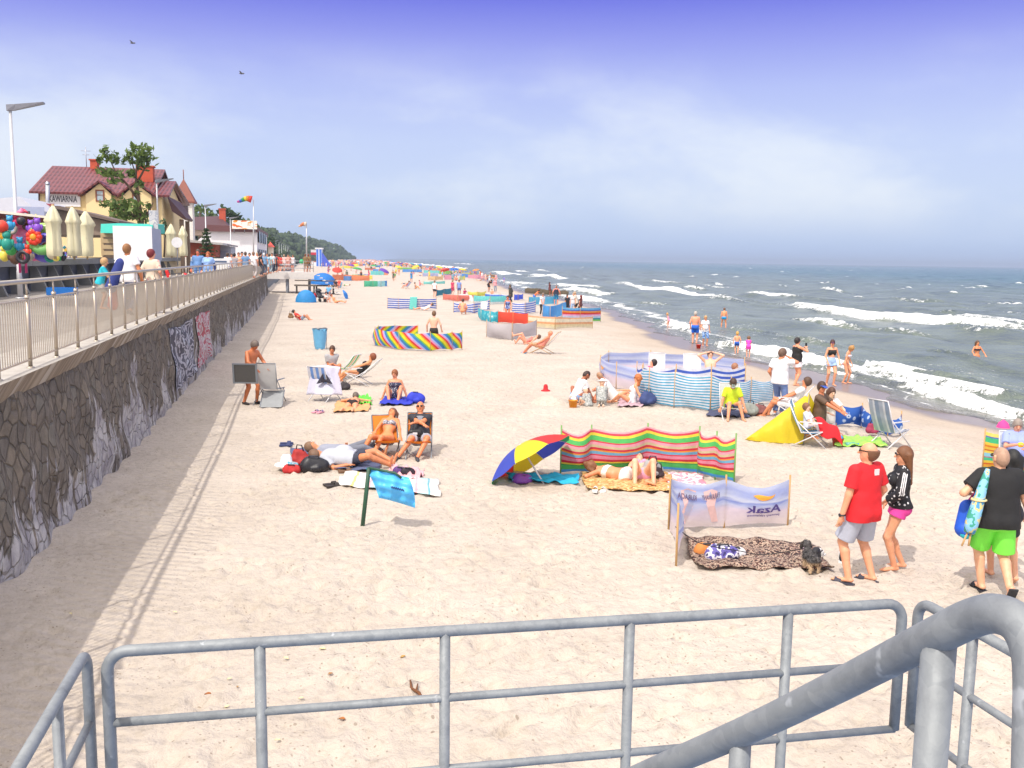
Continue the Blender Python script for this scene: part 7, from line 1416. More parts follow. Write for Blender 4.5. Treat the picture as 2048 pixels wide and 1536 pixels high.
# ---- centre and right
pers(1246, 962, -62, prone(turn=0, FL=(-.22, -.55, .07), FR=(.2, -.8, .08), head=(-20, 50)), 'sunbather in a white bikini lying face down on the straw mat', 1.66, 'f', 'E09A72', ('bun', '8A5A3A'), [('bikini_top', 'F4F2F0'), ('bikini_bottom', 'F4F2F0')], '', 1.22)
pers(1284, 962, 182, supine(-80, P=(0, -.05, .14), FL=(-.16, .48, .07), FR=(.18, .50, .07), TL=(-.2, 1, 0), TR=(-.3, 1, 0), KL=(-.1, .1, 1), KR=(.1, .1, 1)), 'person lying on the straw mat with bent knees towards the viewer', 1.7, 'f', 'F0B898', ('short', '5A4030'), [('bikini_bottom', 'EFA8C8'), ('bikini_top', 'EFA8C8')], '')
pers(1152, 806, 72, sitg(lean=22, P=(0, 0, .16), FL=(-.28, .34, .08), FR=(.24, .36, .08), KL=(-1, .4, .5), KR=(1, .4, .5), HR=(.16, .46, .06), HL=(-.14, .44, .2), head=(24, 0)), 'bearded man in a white t-shirt sitting on the sand with a small child', 1.82, 'm', 'A9684A', ('buzz', '3A2620'), [('t_shirt', 'F4F4F6', dict(hem=-.1)), ('shorts', '8AA4D0', dict(fr=.95))], 'emb', 1.05)
GRP = spotted([(0, '8E9494'), (.45, 'D4D6D4'), (.55, '9AA09E')], 20, 'noise')
pers(1177, 812, -40, sitg(lean=20, HL=(-.2, .3, .1), HR=(.2, .3, .1)), 'toddler in white cap and grey patterned suit beside the bearded man', .98, 'm', 'fair', None, [('t_shirt', GRP, dict(sl=.9)), ('leggings', GRP)], (('cap', 'F4F4F6'),), 1.1, 1., det=1)
pers(1203, 812, 8, kneel(.34, lean=14, HL=(-.2, .3, .2), HR=(.2, .3, .2), FL=(-.1, -.3, .06), FR=(.1, -.3, .06)), 'small child in white sun hat and grey patterned clothes seen from behind', 1.12, 'm', 'fair', None, [('hoodie', GRP), ('leggings', GRP)], (('sun_hat', 'F6F6F8'),), 1.1, 1., det=1)
pers(1226, 800, -84, prone(lean=38, P=(0, -.25, .16), head=(10, 0), FL=(-.2, -.6, .08), FR=(.2, -.62, .08), HL=(-.2, .28, .05), HR=(.2, .3, .05)) if False else sitg(lean=34, P=(0, 0, .14), FL=(-.2, .5, .07), FR=(.2, .5, .07), turn=0, head=(25, 60), HL=(-.24, .5, .3), HR=(.2, .5, .3)), 'bald man in a white shirt bending forward behind the small child', 1.76, 'm', 'D98A62', ('buzz', 'B48A6A'), [('t_shirt', 'F4F4F6', dict(hem=-.1)), ('shorts', 'D8D8DE')], 'em', 1.1)
pers(1264, 808, -72, sitg(lean=-14, FL=(-.1, .56, .07), FR=(.1, .50, .07), HL=(-.16, -.34, .06), HR=(.1, .34, .38), head=(10, -6)), 'woman with curly ginger hair, sunglasses and white vest sitting on the sand', 1.68, 'f', 'E8A880', ('curly', 'C0703A'), [('tank_top', 'F6F6F8', dict(hem=-.06)), ('shorts', 'E4E4EC', dict(fr=.25))], 'emg')
CAMO = spotted([(0, '3E4642'), (.45, '9AA49E'), (.55, '5A625E')], 16, 'noise')
pers(1462, 836, 180, sitc(.34, 2, .44, lean=10, P=(0, -.06, .36), FL=(-.22, .46, .08), FR=(.20, .50, .08), HL=(-.36, .20, .22), HR=(.36, .16, .22), head=(30, 10)), 'boy in a lime yellow t-shirt and camouflage cap sitting in a low white chair', 1.58, 'm', 'E0A07C', ('short', '4A3426'), [('t_shirt', 'D2F02E', dict(hem=-.06, sl=.75)), ('shorts', '46527E', dict(fr=.85))], ('e', 'm', ('cap', CAMO)), 1.05, .3)
pers(1556, 832, 42, pz(FL=(-.1, .02, .08), FR=(.1, -.04, .08), HR=(.10, .20, 1.50), ER=(1, .3, -.6), HL=(-.24, .12, .92), head=(22, 22)), 'man in white t-shirt and jeans holding a phone to his face behind the yellow tent', 1.80, 'm', 'D98E68', ('short', '6E5444'), [('t_shirt', 'F4F4F8', dict(hem=-.10, e=.024)), ('trousers', '7390C8', dict(e=.02))], 'em', 1.1, shoes=('shoe', 'D8D8DC'))
pers(1640, 876, 128, kneel(.46, lean=2, HL=(-.05, .44, .66), HR=(.14, .46, .66), head=(4, 38)), 'man in blue cap, sunglasses and brown t-shirt kneeling beside the yellow tent', 1.80, 'm', 'C9825E', ('short', '4A3426'), [('t_shirt', '6A5444', dict(hem=-.1, sl=.75)), ('shorts', '8A7A6A', dict(fr=.8))], ('e', 'm', 'g', ('cap', '3A5AB8')), 1.08)
pers(1656, 866, 170, kneel(.36), 'woman in white hidden behind the man in the blue cap', 1.66, 'f', 'fair', ('long', '5A3A2A'), [('t_shirt', 'F4F0F0'), ('shorts', 'C8C8D0')], 'em')
pers(1616, 890, 128, sitc(.42, 8, .34, P=(0, -.05, .80), FL=(-.1, .50, .50), FR=(.1, .50, .50), HL=(-.16, .22, .82), HR=(.18, .24, .86), head=(4, 0)), 'toddler in a white top with a red towel on the lap in the blue armchair', .98, 'm', 'F0C4A4', ('short', '8A5E3E'), [('t_shirt', 'EDEAF2', dict(sl=.9)), ('leggings', 'E0D0D0')], 'em', 1.1, 1., det=1)
pers(1574, 836, -66, sitc(.40, 34, .52, FL=(-.1, .58, .07), FR=(.12, .50, .07)), 'person in white reclining in the lounge chair behind the man in jeans', 1.74, 'm', 'D88E66', ('short', '5A4030'), [('t_shirt', 'F2F2F4'), ('shorts', 'F0F0F2')], 'em')
# ---- at the water's edge
pers(1389, 687, 18, pz(HL=(-.25, .02, .87)), 'grey haired man in bright blue shorts standing at the waterline', 1.80, 'm', 'E8A284', ('short', 'C4BAB0'), [('shorts', '1E6AE0', dict(fr=.7, flare=.03))], '', 1.15)
pers(1409, 692, 172, pz(HR=(.2, .26, 1.0), FL=(-.08, .1, .08), head=(20, 20)), 'blonde woman in white t-shirt and patterned shorts beside the grey haired man', 1.66, 'f', 'DE9A74', ('short', 'C9A070'), [('t_shirt', 'F6F6FA', dict(hem=-.12)), ('shorts', spotted([(0, '4A7AC8'), (.5, 'A8C8EC')], 14, 'noise'), dict(fr=1.1))], 'em', 1.12)
pers(1447, 658, 16, pz(FL=(-.2, .1, .08), FR=(.18, -.1, .08), lean=8, head=(20, 0)), 'boy in turquoise trunks wading in the surf', 1.55, 'm', 'E4986C', ('short', '7A5236'), [('trunks', '1E9AE0', dict(fr=.2))], '')
pers(1337, 656, -60, pz(lean=18, FL=(-.08, .08, .08), FR=(.08, -.08, .08)), 'tiny girl in a pink swimsuit on the far wet sand', 1.02, 'f', 'F0AA90', ('bun', 'C9985E'), [('swimsuit', 'F09AC8')], '', 1., 1.)
pers(1473, 708, 10, walk(.1, head=(12, 0)), 'blond toddler in blue trunks at the edge of the foam', 1.10, 'm', 'ECA67E', ('short', 'D8A858'), [('trunks', '2E66D0', dict(fr=.5))], '', 1., 1.)
pers(1496, 715, 12, pz(lean=20, FL=(-.1, .02, .08), FR=(.1, -.02, .08), head=(20, 0), HL=(-.22, .2, .6), HR=(.24, .2, .6)), 'small girl in a magenta dress crouching at the foam', 1.02, 'f', 'E8A080', ('bun', '7A5A40'), [('dress', 'F04AC0', dict(skirt=.5))], '', 1., 1.)
r_ = pers(1590, 771, 68, pz(FL=(-.10, .1, .08), FR=(.10, -.1, .08), HR=(.10, .32, 1.36), HL=(-.08, .34, 1.34), head=(4, 6)), 'dark haired woman in black vest and white shorts taking a photo at the waterline', 1.72, 'f', 'E6A07C', ('short', '2A1A1C'), [('tank_top', '1E1C20', dict(hem=-.06)), ('shorts', 'F6E8EE', dict(fr=.5, flare=.04))], 'em', 1.2)
q = W(r_, FIGS[r_.name].wr[1]+FIGS[r_.name].hdir[1]*.11+V(0, .02, .05)); o = thing('phone', 'black phone held up by the woman in the black vest', 'phone', q); MB().box((0, 0, 0), (.012, .075, .15), rz_of(68)).build('casing', mat('15151A', .3), o)
pers(1660, 771, 176, pz(FL=(-.09, .08, .08), FR=(.12, -.05, .08), HL=(-.26, .12, .9), HR=(.2, .14, .9), head=(8, 18)), 'girl in purple cap, black crop top and pale blue shorts at the waterline', 1.70, 'f', 'E8A884', ('pony', '4A2A24'), [('bikini_top', '1E1A20', dict(top=.42, low=.2, name='crop_top')), ('shorts', 'A9C8F0', dict(fr=.4, flare=.03, waist=.14))], ('e', 'm', ('cap', '5A2A4A')))
pers(1690, 767, 128, pz(lean=10, FL=(-.10, .08, .08), FR=(.1, -.06, .08), HL=(-.2, .18, .88), HR=(.2, .2, .88), head=(36, 0)), 'blonde girl in a white bikini looking down at the wet sand', 1.48, 'f', 'E8A680', ('bun', 'B98A50'), [('bikini_top', 'F0E4F0'), ('bikini_bottom', 'F0A8B0')], 'em', .95, .3)
q = zp(1953, 714, -.5); pers(0, 0, 178, pz(HL=(-.3, .3, 1.0), HR=(.3, .3, 1.0)), 'woman bathing waist deep among the waves at the right', 1.66, 'f', 'DE9468', ('long', '6A4A30'), [('bikini_top', '3A2A34')], '', loc=(q[0], q[1], -1.32))
# ---- inside the round enclosure
pers(1282, 768, -92, supine(-40, P=(0, 0, .2)), 'person in a hot pink shirt lying back inside the round printed windbreak', 1.66, 'f', 'E8A080', ('short', '2A1A1A'), [('t_shirt', 'F0408A'), ('shorts', 'E84A90')], '')
pers(1420, 778, 182, sitc(.5, 20, .4, P=(0, 0, .42), HL=(-.14, -.12, 1.12), HR=(.14, -.12, 1.12), EL=(-1, .3, .3), ER=(1, .3, .3)), 'man leaning back with hands behind his head inside the round windbreak', 1.78, 'm', 'F0BCA0', ('short', '7A6A60'), [('trunks', '4A5A8A')], 'em')
pers(1468, 786, 165, sitg(P=(0, 0, .36), lean=-4, head=(10, -50)), 'child in a bright pink top at the right end of the round windbreak', 1.35, 'f', 'F0B898', ('short', 'A8765A'), [('t_shirt', 'F0306A')], 'em', 1., .6)
chair(1313, 766, 186, 'white chair back standing left inside the round windbreak', mat('F4F4F2', .7, tr=.3), WHM, .38, .62, 12, .52, False); chair(1384, 768, 186, 'white chair back standing right inside the round windbreak', mat('F4F4F2', .7, tr=.3), WHM, .38, .62, 12, .56, False)
# ---- deckchair pair and middle distance
pers(1078, 707, -74, sitc(.36, 40, .62, HL=(-.22, .3, .3), HR=(.22, .34, .34)), 'person in coral in the wooden deckchair with legs stretched to the left', 1.74, 'm', 'E09070', None, [('t_shirt', 'F09A88', dict(sl=0)), ('shorts', 'F0A08E', dict(fr=.5))], '', shoes=('sandal', '4A9AC8'))
pers(1052, 688, -88, supine(-70, FL=(-.1, .5, .07), FR=(.1, .62, .42), KR=(0, .3, 1)), 'sunbather with one raised leg lying beside the grey windbreak', 1.66, 'f', 'EDA788', ('short', '6A4A3A'), [('swimsuit', 'F0857A')], '')
MID = [(1015, 644, 184, ST, 'woman in a patterned blue swimsuit standing behind the red windbreak', 1.68, 'f', 'CE7E5C', ('short', '3A2424'), [('swimsuit', spotted([(0, '3A4A9A'), (.5, '9AAEDC')], 18, 'noise'))]),
 (1083, 631, 150, pz(lean=12, HL=(.02, .28, .75), HR=(.05, .28, .75), head=(25, 0)), 'man in white shirt and black trousers stooping at the sky blue windbreak', 1.66, 'm', 'E2A284', ('short', '8A7060'), [('t_shirt', 'F2F2F6'), ('trousers', '1E1C20')]),
 (1112, 610, 4, pz(FL=(-.14, 0, .08), FR=(.14, 0, .08), HL=(-.34, .0, .9), HR=(.34, .0, .9)), 'broad man in a navy vest and blue shorts seen from behind near the groyne', 1.84, 'm', 'E48A74', ('buzz', 'A8705A'), [('tank_top', '2A3048', dict(hem=-.1)), ('shorts', '1E8AC0', dict(fr=.9))]),
 (1021, 608, -60, walk(.15, lean=6), 'man in a long dark coat walking past the blue windbreaks', 1.80, 'm', 'C98A6A', ('short', '5A4A3A'), [('jacket', '4A463C', dict(hem=-.3, e=.03)), ('trousers', '3A3834')]),
 (1070, 603, 100, kneel(.55, lean=40), 'tanned man bending over behind the pale cyan windbreak', 1.75, 'm', 'D98050', ('short', '4A2E24'), [('shorts', '3A7AD8')]),
 (1099, 590, 120, ST, 'slim dark clad woman standing before the groyne', 1.7, 'f', 'A8604A', ('long', '2A1A1A'), [('dress', '6A2A34')]),
 (1134, 628, 150, ST, 'boy in black clothes standing at the rainbow banded windbreak', 1.5, 'm', 'D08A68', ('short', '2A1E1C'), [('t_shirt', '26242A'), ('shorts', '26242A')]),
 (1146, 628, 186, ST, 'woman in white and pale blue in the group by the waterline', 1.66, 'f', 'F0C0A8', ('short', 'D0B090'), [('t_shirt', 'F4F0F2'), ('trousers', 'A8C0E4')]),
 (1153, 629, -70, pz(lean=12, head=(20, 0)), 'man in beige bending forward in the group by the waterline', 1.8, 'm', 'EBB48E', ('short', 'C0A080'), [('t_shirt', 'DCD4C8'), ('shorts', '4A4440')]),
 (1161, 630, -60, ST, 'woman in dark red at the right of the group by the waterline', 1.55, 'f', 'D8906A', ('long', '7A2E24'), [('dress', '5A2A2A')]),
 (925, 629, 6, sitg(P=(0, 0, .3), lean=14), 'bare backed sitter in front of the wavy striped windbreak', 1.8, 'm', 'ECA27C', ('short', '4A2E20'), [('trunks', 'E89A70')]),
 (850, 621, -90, supine(-58), 'person in a white shirt lying propped up before the blue and white windbreak', 1.7, 'm', 'E0A080', ('short', '6A5A50'), [('t_shirt', 'F4F4F8'), ('shorts', 'E0D8E0')]),
 (869, 595, 24, pz(head=(10, 10)), 'man in white shirt and black shorts standing beside the teal windbreak', 1.78, 'm', 'DD9A78', ('short', '8A7A6A'), [('t_shirt', 'EDEDF2'), ('shorts', '2A2A34', dict(fr=.6))]),
 (905, 591, 30, ST, 'woman in a rose red dress behind the coral windbreak', 1.7, 'f', 'F0B09A', ('short', 'B08A6A'), [('dress', 'D8406A')]),
 (918, 592, 170, ST, 'man in a blue shirt behind the coral windbreak', 1.76, 'm', 'B87A5A', ('short', '4A3A2A'), [('t_shirt', '8AA0E0'), ('shorts', '3A4A8A')]),
 (929, 597, 140, kneel(.5), 'child in crimson crouching behind the coral windbreak', 1.4, 'f', 'D8906E', ('short', '4A3030'), [('t_shirt', 'C02A6A'), ('shorts', 'A02A5A')]),
 (977, 584, 130, pz(lean=40, head=(30, 0), HL=(-.2, .5, .6), HR=(.2, .5, .6)), 'dark haired person in black bending down near the waterline', 1.72, 'm', 'C07A5A', ('short', '241A1A'), [('t_shirt', '3A2420'), ('shorts', '2A2A30')]),
 (990, 585, 160, ST, 'person in pink cap and grey trousers near the waterline', 1.72, 'f', 'F0A8A0', ('short', 'C02A3A'), [('t_shirt', 'F0A8B0'), ('trousers', '8A94A8')]),
 (984, 589, 175, sitg(), 'child sitting on the sand between two standing bathers', 1.2, 'm', 'E8A080', ('short', '5A3A2A'), [('trunks', 'E88A7A')]),
 (964, 560, 150, ST, 'bather with a white towel in the group wading out', 1.75, 'm', 'F0B8A0', ('short', '9A6A50'), [('t_shirt', 'F6F2F2')]), (971, 564, 160, ST, 'bather in pale pink in the group wading out', 1.7, 'f', 'F2C0AE', ('short', '6A5A60'), [('swimsuit', 'F2D0D4')]),
 (979, 567, 180, ST, 'bather in pale blue in the group wading out', 1.7, 'f', 'EEC4B4', ('short', 'B0A0A0'), [('dress', 'BCD8E4')]), (992, 566, 180, ST, 'bather in rose at the right of the group wading out', 1.72, 'f', 'F0B0A8', ('short', '8A6A6A'), [('swimsuit', 'EFA8B8')]), (1008, 566, 180, ST, 'child in violet standing in the shallow foam', 1.2, 'm', 'E0A8B0', ('short', '5A4A7A'), [('t_shirt', '7A7AE0')]),
 (812, 577, -60, sitc(.4, 40, .6), 'person reclining in the tiny blue striped far deckchair', 1.7, 'f', 'D89A80', ('short', '5A3A34'), [('swimsuit', 'D84A5A')]), (831, 578, 96, sitg(lean=-6), 'tanned woman sitting on the sand right of the far deckchair', 1.7, 'f', 'E8A878', ('bun', '6A5A50'), [('swimsuit', '9A8A90')]), (840, 571, 100, sitg(), 'far sitter in pink beside the thin mint windbreak', 1.6, 'f', 'E8A898', ('short', '7A4A4A'), [('t_shirt', 'E88A9A')]),
 (694, 559, 30, walk(.12), 'walker in dark clothes crossing behind the orange windbreak', 1.75, 'm', 'B08A70', ('short', '4A4A44'), [('t_shirt', '6A7064'), ('shorts', '4A524A')]), (678, 576, 180, sitc(.4, 10, .4), 'person in red sitting beyond the tipped blue parasol', 1.7, 'f', 'D89078', ('short', '5A3A3A'), [('t_shirt', 'E05A4A'), ('shorts', 'E8807A')]), (672, 578, 150, sitc(.4, 10, .4), 'person in black sitting left of the one in red', 1.7, 'm', 'B07A60', ('short', '2A2A2A'), [('t_shirt', '2E2A34'), ('shorts', '3A3A44')]),
 (672, 606, 100, supine(-40), 'sunbather in apricot lying right of the pushchair', 1.68, 'f', 'E8A078', ('short', '8A4A34'), [('swimsuit', 'F0B080')]), (651, 604, 140, sitg(lean=10), 'person in white sitting behind the pushchair', 1.7, 'f', 'DE9A7C', ('short', '3A3A4A'), [('t_shirt', 'F0ECE8'), ('shorts', 'F0E0D8')]), (657, 594, 180, sitc(.4, 10, .4), 'person with a dark cap in front of the far timber frame', 1.7, 'm', 'C08A70', ('short', '24242E'), [('t_shirt', '6AB0E0'), ('shorts', '3A4A6A')]),
 (905, 566, 150, ST, 'pair member in blue standing by the yellow far windbreak', 1.7, 'm', 'C8A090', ('short', '4A4A4A'), [('t_shirt', '8AB0C0'), ('shorts', '5A7A8A')]), (798, 551, 170, ST, 'standing bather in orange on the far sand', 1.7, 'f', 'E8A070', ('short', '7A5A4A'), [('swimsuit', 'F08A4A')])]
for a in MID: pers(*a[:4], a[4], a[5], a[6], a[7], a[8], a[9], '')
# ---- pushchair by the platform
q = G(640, 604); o = thing('pushchair', 'black pushchair with a red bag beside the half open blue tent', 'pushchair', q, rz_of(130)); BK = mat('24242A', .6)
MB().tube([(-.24, -.45, 1.02), (-.24, -.3, .8), (-.24, .35, .2)], .016, 6).tube([(.24, -.45, 1.02), (.24, -.3, .8), (.24, .35, .2)], .016, 6).tube([(-.24, -.45, 1.02), (.24, -.45, 1.02)], .018, 6).tube([(-.24, -.4, .16), (-.24, .1, .55)], .016, 6).tube([(.24, -.4, .16), (.24, .1, .55)], .016, 6).build('frame', GRM, o)
sdf_mesh('seat', [(V(0, -.2, .8), V(0, .0, .48), .17, .19, .03, ((V(1, 0, 0), .8),)), (V(0, 0, .46), V(0, .3, .44), .15, .12, .03, ((V(1, 0, 0), .8),))], [], .025, o, BK); MB().ell((0, -.18, .86), (.25, .3, .26), 14, 8, zmin=.05).build('hood', BK, o)
for x in (-.26, .26):
    for y in (-.4, .36): MB().lathe([(.02, -.03), (.13, -.03), (.15, 0), (.13, .03), (.02, .03)], (x, y, .15), 16, True, (V(0, 1, 0), V(0, 0, 1), V(1, 0, 0))).build('wheel', mat('1A1A1E', .7), o)
MB().ell((.05, -.5, .55), (.2, .12, .2)).build('red_bag', mat('D82E3E', .7), o)
# ---- platform and promenade people
def dk(px, dy, **k): p = yp(px, 520, YP_+dy); return (p[0], p[1], PZ)
pers(0, 0, -150, pz(HR=(.08, .22, 1.45), HL=(.05, .24, 1.1)), 'woman in white top and dark shorts standing on the stair platform', 1.68, 'f', 'D89078', ('short', '6A5A3A'), [('t_shirt', 'F4EEF2'), ('shorts', '2E2E44', dict(fr=.6))], '', loc=dk(586, 1.))
pers(0, 0, 10, pz(), 'man in an olive brown shirt at the platform rail, left of a pair', 1.78, 'm', 'C07E5A', ('short', '7A4A2A'), [('t_shirt', '8A7048'), ('shorts', 'B08A6A')], '', loc=dk(611, .9)); pers(0, 0, 14, pz(), 'man in tan shirt at the platform rail, right of a pair', 1.78, 'm', 'B87A58', ('short', '8A4030'), [('t_shirt', '9A7A50'), ('shorts', '5A5248')], '', loc=dk(617, 1.1))
q = yp(603, 523, YP_+.7); o = thing('balloon', 'bright green ball held at the platform rail', 'ball', q); MB().ell((0, 0, 0), .22, 16, 10).build('ball', mat('2EC07A', .4), o)
def pm(px, y, face, po, label, *a, **k):
    p = yp(px, 510, y); return pers(0, 0, face, po, label, *a, loc=(p[0], p[1], PZ-.01), **k)
r_ = pm(255, 25, 2, walk(.16, head=(0, 14)), 'man in a white t-shirt and jeans walking away along the promenade with a navy bag', 1.80, 'm', 'CF8658', ('short', '9A6A3E'), [('t_shirt', 'F6F4F8', dict(hem=-.12, e=.025)), ('trousers', '4A6494')], '', 1.1, shoes=('shoe', '5A5A60'))
q = W(r_, V(-.26, -.1, 1.06)); o = thing('shoulder_bag', 'long navy roll bag hanging at the side of the man in white', 'bag', q); sdf_mesh('body', [(V(.12, 0, .22), V(-.14, 0, -.38), .13, .14, .02)], [], .014, o, mat('2E3E88', .8, bump=.3)); MB().tube([V(.1, 0, .3), V(.22, .02, .46)], .014, 5).build('strap', mat('D8D8E0', .7), o)
q = W(r_, V(-.42, .0, .45)); o = thing('rescue_float', 'red inflatable toy carried low by the man in white', 'float', q); sdf_mesh('body', [(V(0, 0, -.22), V(.03, 0, .22), .13, .09, .03, ((VF, 1.6),)), (V(.0, -.05, -.2), V(.0, -.05, .2), .05, .05, .02)], [], .014, o, mat('E8301E', .35))
pm(303, 25.6, 14, walk(.1, head=(0, 34)), 'woman with dark red hair in a beige and pink dress walking on the promenade', 1.68, 'f', 'E0A488', ('short', '7A1E26'), [('dress', spotted([(0, 'EFA8A0'), (.38, 'E6D4BE')], 3, 'noise'), dict(skirt=.9, sl=.8))], '', 1.2)
pm(198, 27.5, 70, pz(lean=14, HL=(-.2, .4, .9), HR=(.2, .4, .9)), 'blond child in a bright cyan shirt leaning at the concrete wall', 1.42, 'm', 'E0AA86', ('short', 'C9A070'), [('t_shirt', '2AC4D8', dict(sl=.8)), ('shorts', 'C9C4B8')], '', 1., .3)
pm(396, 43, 178, walk(.12), 'man in a light blue shirt and open denim jacket walking towards the viewer', 1.80, 'm', 'D9785A', ('short', '5A4A3E'), [('t_shirt', 'BCD0F0'), ('jacket', '6A94CC', dict(e=.02)), ('trousers', '6A86BC')], '', 1.1); pm(416, 42.5, 182, walk(.12), 'woman in a sky blue top and navy jacket walking beside the man in denim', 1.70, 'f', 'D88A64', ('bob', 'A8562A'), [('jacket', '2E3E7A'), ('t_shirt', '9ABEF6', dict(e=.034)), ('trousers', '5A78B8')], '', 1.15)
PR = [(455, 60, 0, 'woman in white top and blue shorts near the brick hut', 'f', 'F4F2F4', '5A6AD8', '4A3A30'), (463, 63, 170, 'woman in pale rose by the promenade railing', 'f', 'F0C8C4', 'E0A0A0', '6A4A3A'), (469, 62, 10, 'woman in a striped grey top seen from behind', 'f', 'A8A2A8', 'B0A8A0', '2A2222'), (477, 66, 170, 'woman in peach facing the viewer in the promenade crowd', 'f', 'F0B898', 'D8A890', '7A4A34'), (484, 68, 150, 'person in black top in the promenade crowd', 'm', '2A2630', '8A8A94', '2A201E'), (491, 64, 5, 'broad man in a slate blue t-shirt at the railing', 'm', '6A92C0', '8A9AB0', '5A4A40'), (499, 70, 175, 'man in navy and white in the promenade crowd', 'm', '3A4A74', 'E0E0EC', '4A3A30'), (507, 66, 8, 'man in a white t-shirt at the railing near the platform', 'm', 'F4F2F4', 'D8D0CC', '8A6A50'), (514, 76, 175, 'person in a beige hat in the promenade crowd', 'm', 'C8B8A8', '6A6A70', 'B0A080'), (521, 72, 60, 'man in a black t-shirt leaning near the platform gate', 'm', '26262E', '5A5A64', '3A2A24'), (528, 79, 5, 'man with a white cap near the platform gate', 'm', '7AA0C8', '5A6A80', 'F0F0F0'), (534, 80, 170, 'woman in light blue near the platform gate', 'f', 'A8D4EC', 'C0D0D8', '7A5A44'), (539, 84, 10, 'person in pale turquoise behind the platform', 'm', 'B8E4EC', 'A8B8C0', '5A4A40'), (544, 86, 175, 'person in white with dark backpack behind the platform', 'm', 'E8ECF2', '3A4458', '4A3A30'), (550, 90, 0, 'person in dark grey behind the platform rail', 'm', '4A4A54', '3A3A44', '3A3030'), (554, 92, 5, 'person in scarlet behind the platform rail', 'f', 'E03A34', 'B04A44', '5A2A24'), (560, 96, 10, 'person in crimson behind the platform rail', 'f', 'D8403E', '8A8A90', '4A2A2A'), (568, 101, 10, 'person in pale pink behind the platform rail', 'f', 'F4C8C4', 'E0B0A8', 'C0A080'), (576, 108, 170, 'person in salmon far behind the platform rail', 'm', 'F0A898', 'D8A098', '7A5A4A')]
for px, y, f_, lb, sx_, c1_, c2_, hc in PR: pm(px, y, f_, walk(.1), lb, 1.66+.12*((px*7) % 10)/10+(.06 if sx_ == 'm' else 0), sx_, 'DE9A7A', ('short', hc), [('t_shirt', c1_), ('shorts' if sx_ == 'f' else 'trousers', c2_)], '', 1.1, det=0)
p = yp(441, 545, 47); o = thing('sandwich_board', 'white menu board with a green picture standing on the promenade', 'sign', (p[0], p[1], PZ)); MB().box((0, 0, .75), (.75, .05, 1.2)).build('board', mat('F4F4F4', .6), o); MB().box((.08, -.03, .5), (.5, .02, .5)).build('picture', mat('7AA878', .6, var=.4, scale=6), o); MB().box((0, -.03, 1.2), (.6, .02, .08)).build('text_bar', mat('5A6A8A', .6), o); MB().tube([(-.33, 0, 0), (-.33, 0, .2)], .02, 5).tube([(.33, 0, 0), (.33, 0, .2)], .02, 5).build('leg', GRM, o) if False else [MB().tube([(x, 0, 0), (x, 0, .2)], .02, 5).build('leg', GRM, o) for x in (-.33, .33)]
p = yp(358, 548, 36); o = thing('ride_on_toy', 'red plastic ride on toy parked by the concrete wall', 'ride-on toy', (p[0], p[1], PZ)); sdf_mesh('body', [(V(-.35, 0, .45), V(.35, 0, .4), .16, .14, .03), (V(-.3, 0, .5), V(-.42, 0, .9), .08, .06, .03), (V(.1, 0, .5), V(.2, 0, .75), .12, .1, .04)], [], .02, o, mat('E02A28', .35))
for x in (-.25, .28): MB().lathe([(.02, -.16), (.14, -.16), (.14, .16), (.02, .16)], (x, 0, .14), 14, True, (V(1, 0, 0), V(0, 0, 1), V(0, 1, 0))).build('wheel', BK, o)
# ------------------------------------------------------------------ far beach life: copies of a few small figures, windbreaks and parasols
TPL = []
for nm, po, sx_, wr_ in (('s', walk(.12), 'm', [('trunks', '3A5A9A', dict(fr=.5))]), ('s', ST, 'f', [('swimsuit', 'C03A5A')]), ('s', pz(lean=12, head=(15, 0)), 'f', [('dress', 'F0E8E8')]), ('s', walk(.14), 'm', [('t_shirt', 'E8E8F0'), ('shorts', '3A3A4A')]), ('s', sitg(), 'f', [('swimsuit', '2A2A3A')]), ('s', sitg(lean=-20), 'm', [('trunks', 'D84A3A')]), ('s', supine(), 'm', [('trunks', '4A7AC8')]), ('s', pz(HL=(-.3, .3, 1.2)), 'f', [('t_shirt', 'F0B0B8'), ('shorts', '6A8AC0')])):
    TPL.append((po, sx_, wr_))
FARP = 'tiny distant bather in the bright throng far down the beach'; first = {}
CLO = ['F4F2F4', '3A4A8A', 'E04A3A', '2A2A34', '7AC8E4', 'F0A8B8', 'F4D84A', '4AA86A', '8A5AB0', 'E88A4A', 'C8C8D0', '2A8AC8', 'D83A6A', '5A6A5A']
def far_spot(g):
    while True:
        q = g.random()
        if q < .5: y = 95*math.exp(g.random()*1.75); x = np.interp(y, [95, 150, 220, 400, 600], [4, 2, 2, 4, 12])+g.random()*(shore(y)-2-np.interp(y, [95, 150, 220, 400, 600], [4, 2, 2, 4, 12]))
        else: y = 120*math.exp(g.random()*1.6); x = shore(y)-g.random()**1.3*16+3.
        z = float(sandz(x, y)); v = V(x, y, z)-CC; d = v@CF; px = 1024+FP*(v@CR)/d; py = 768-FP*(v@CU)/d
        if py > 572 or (py > 562 and px > 840) or px < 655 and y < 300: continue
        return x, y, z
g = np.random.default_rng(77)
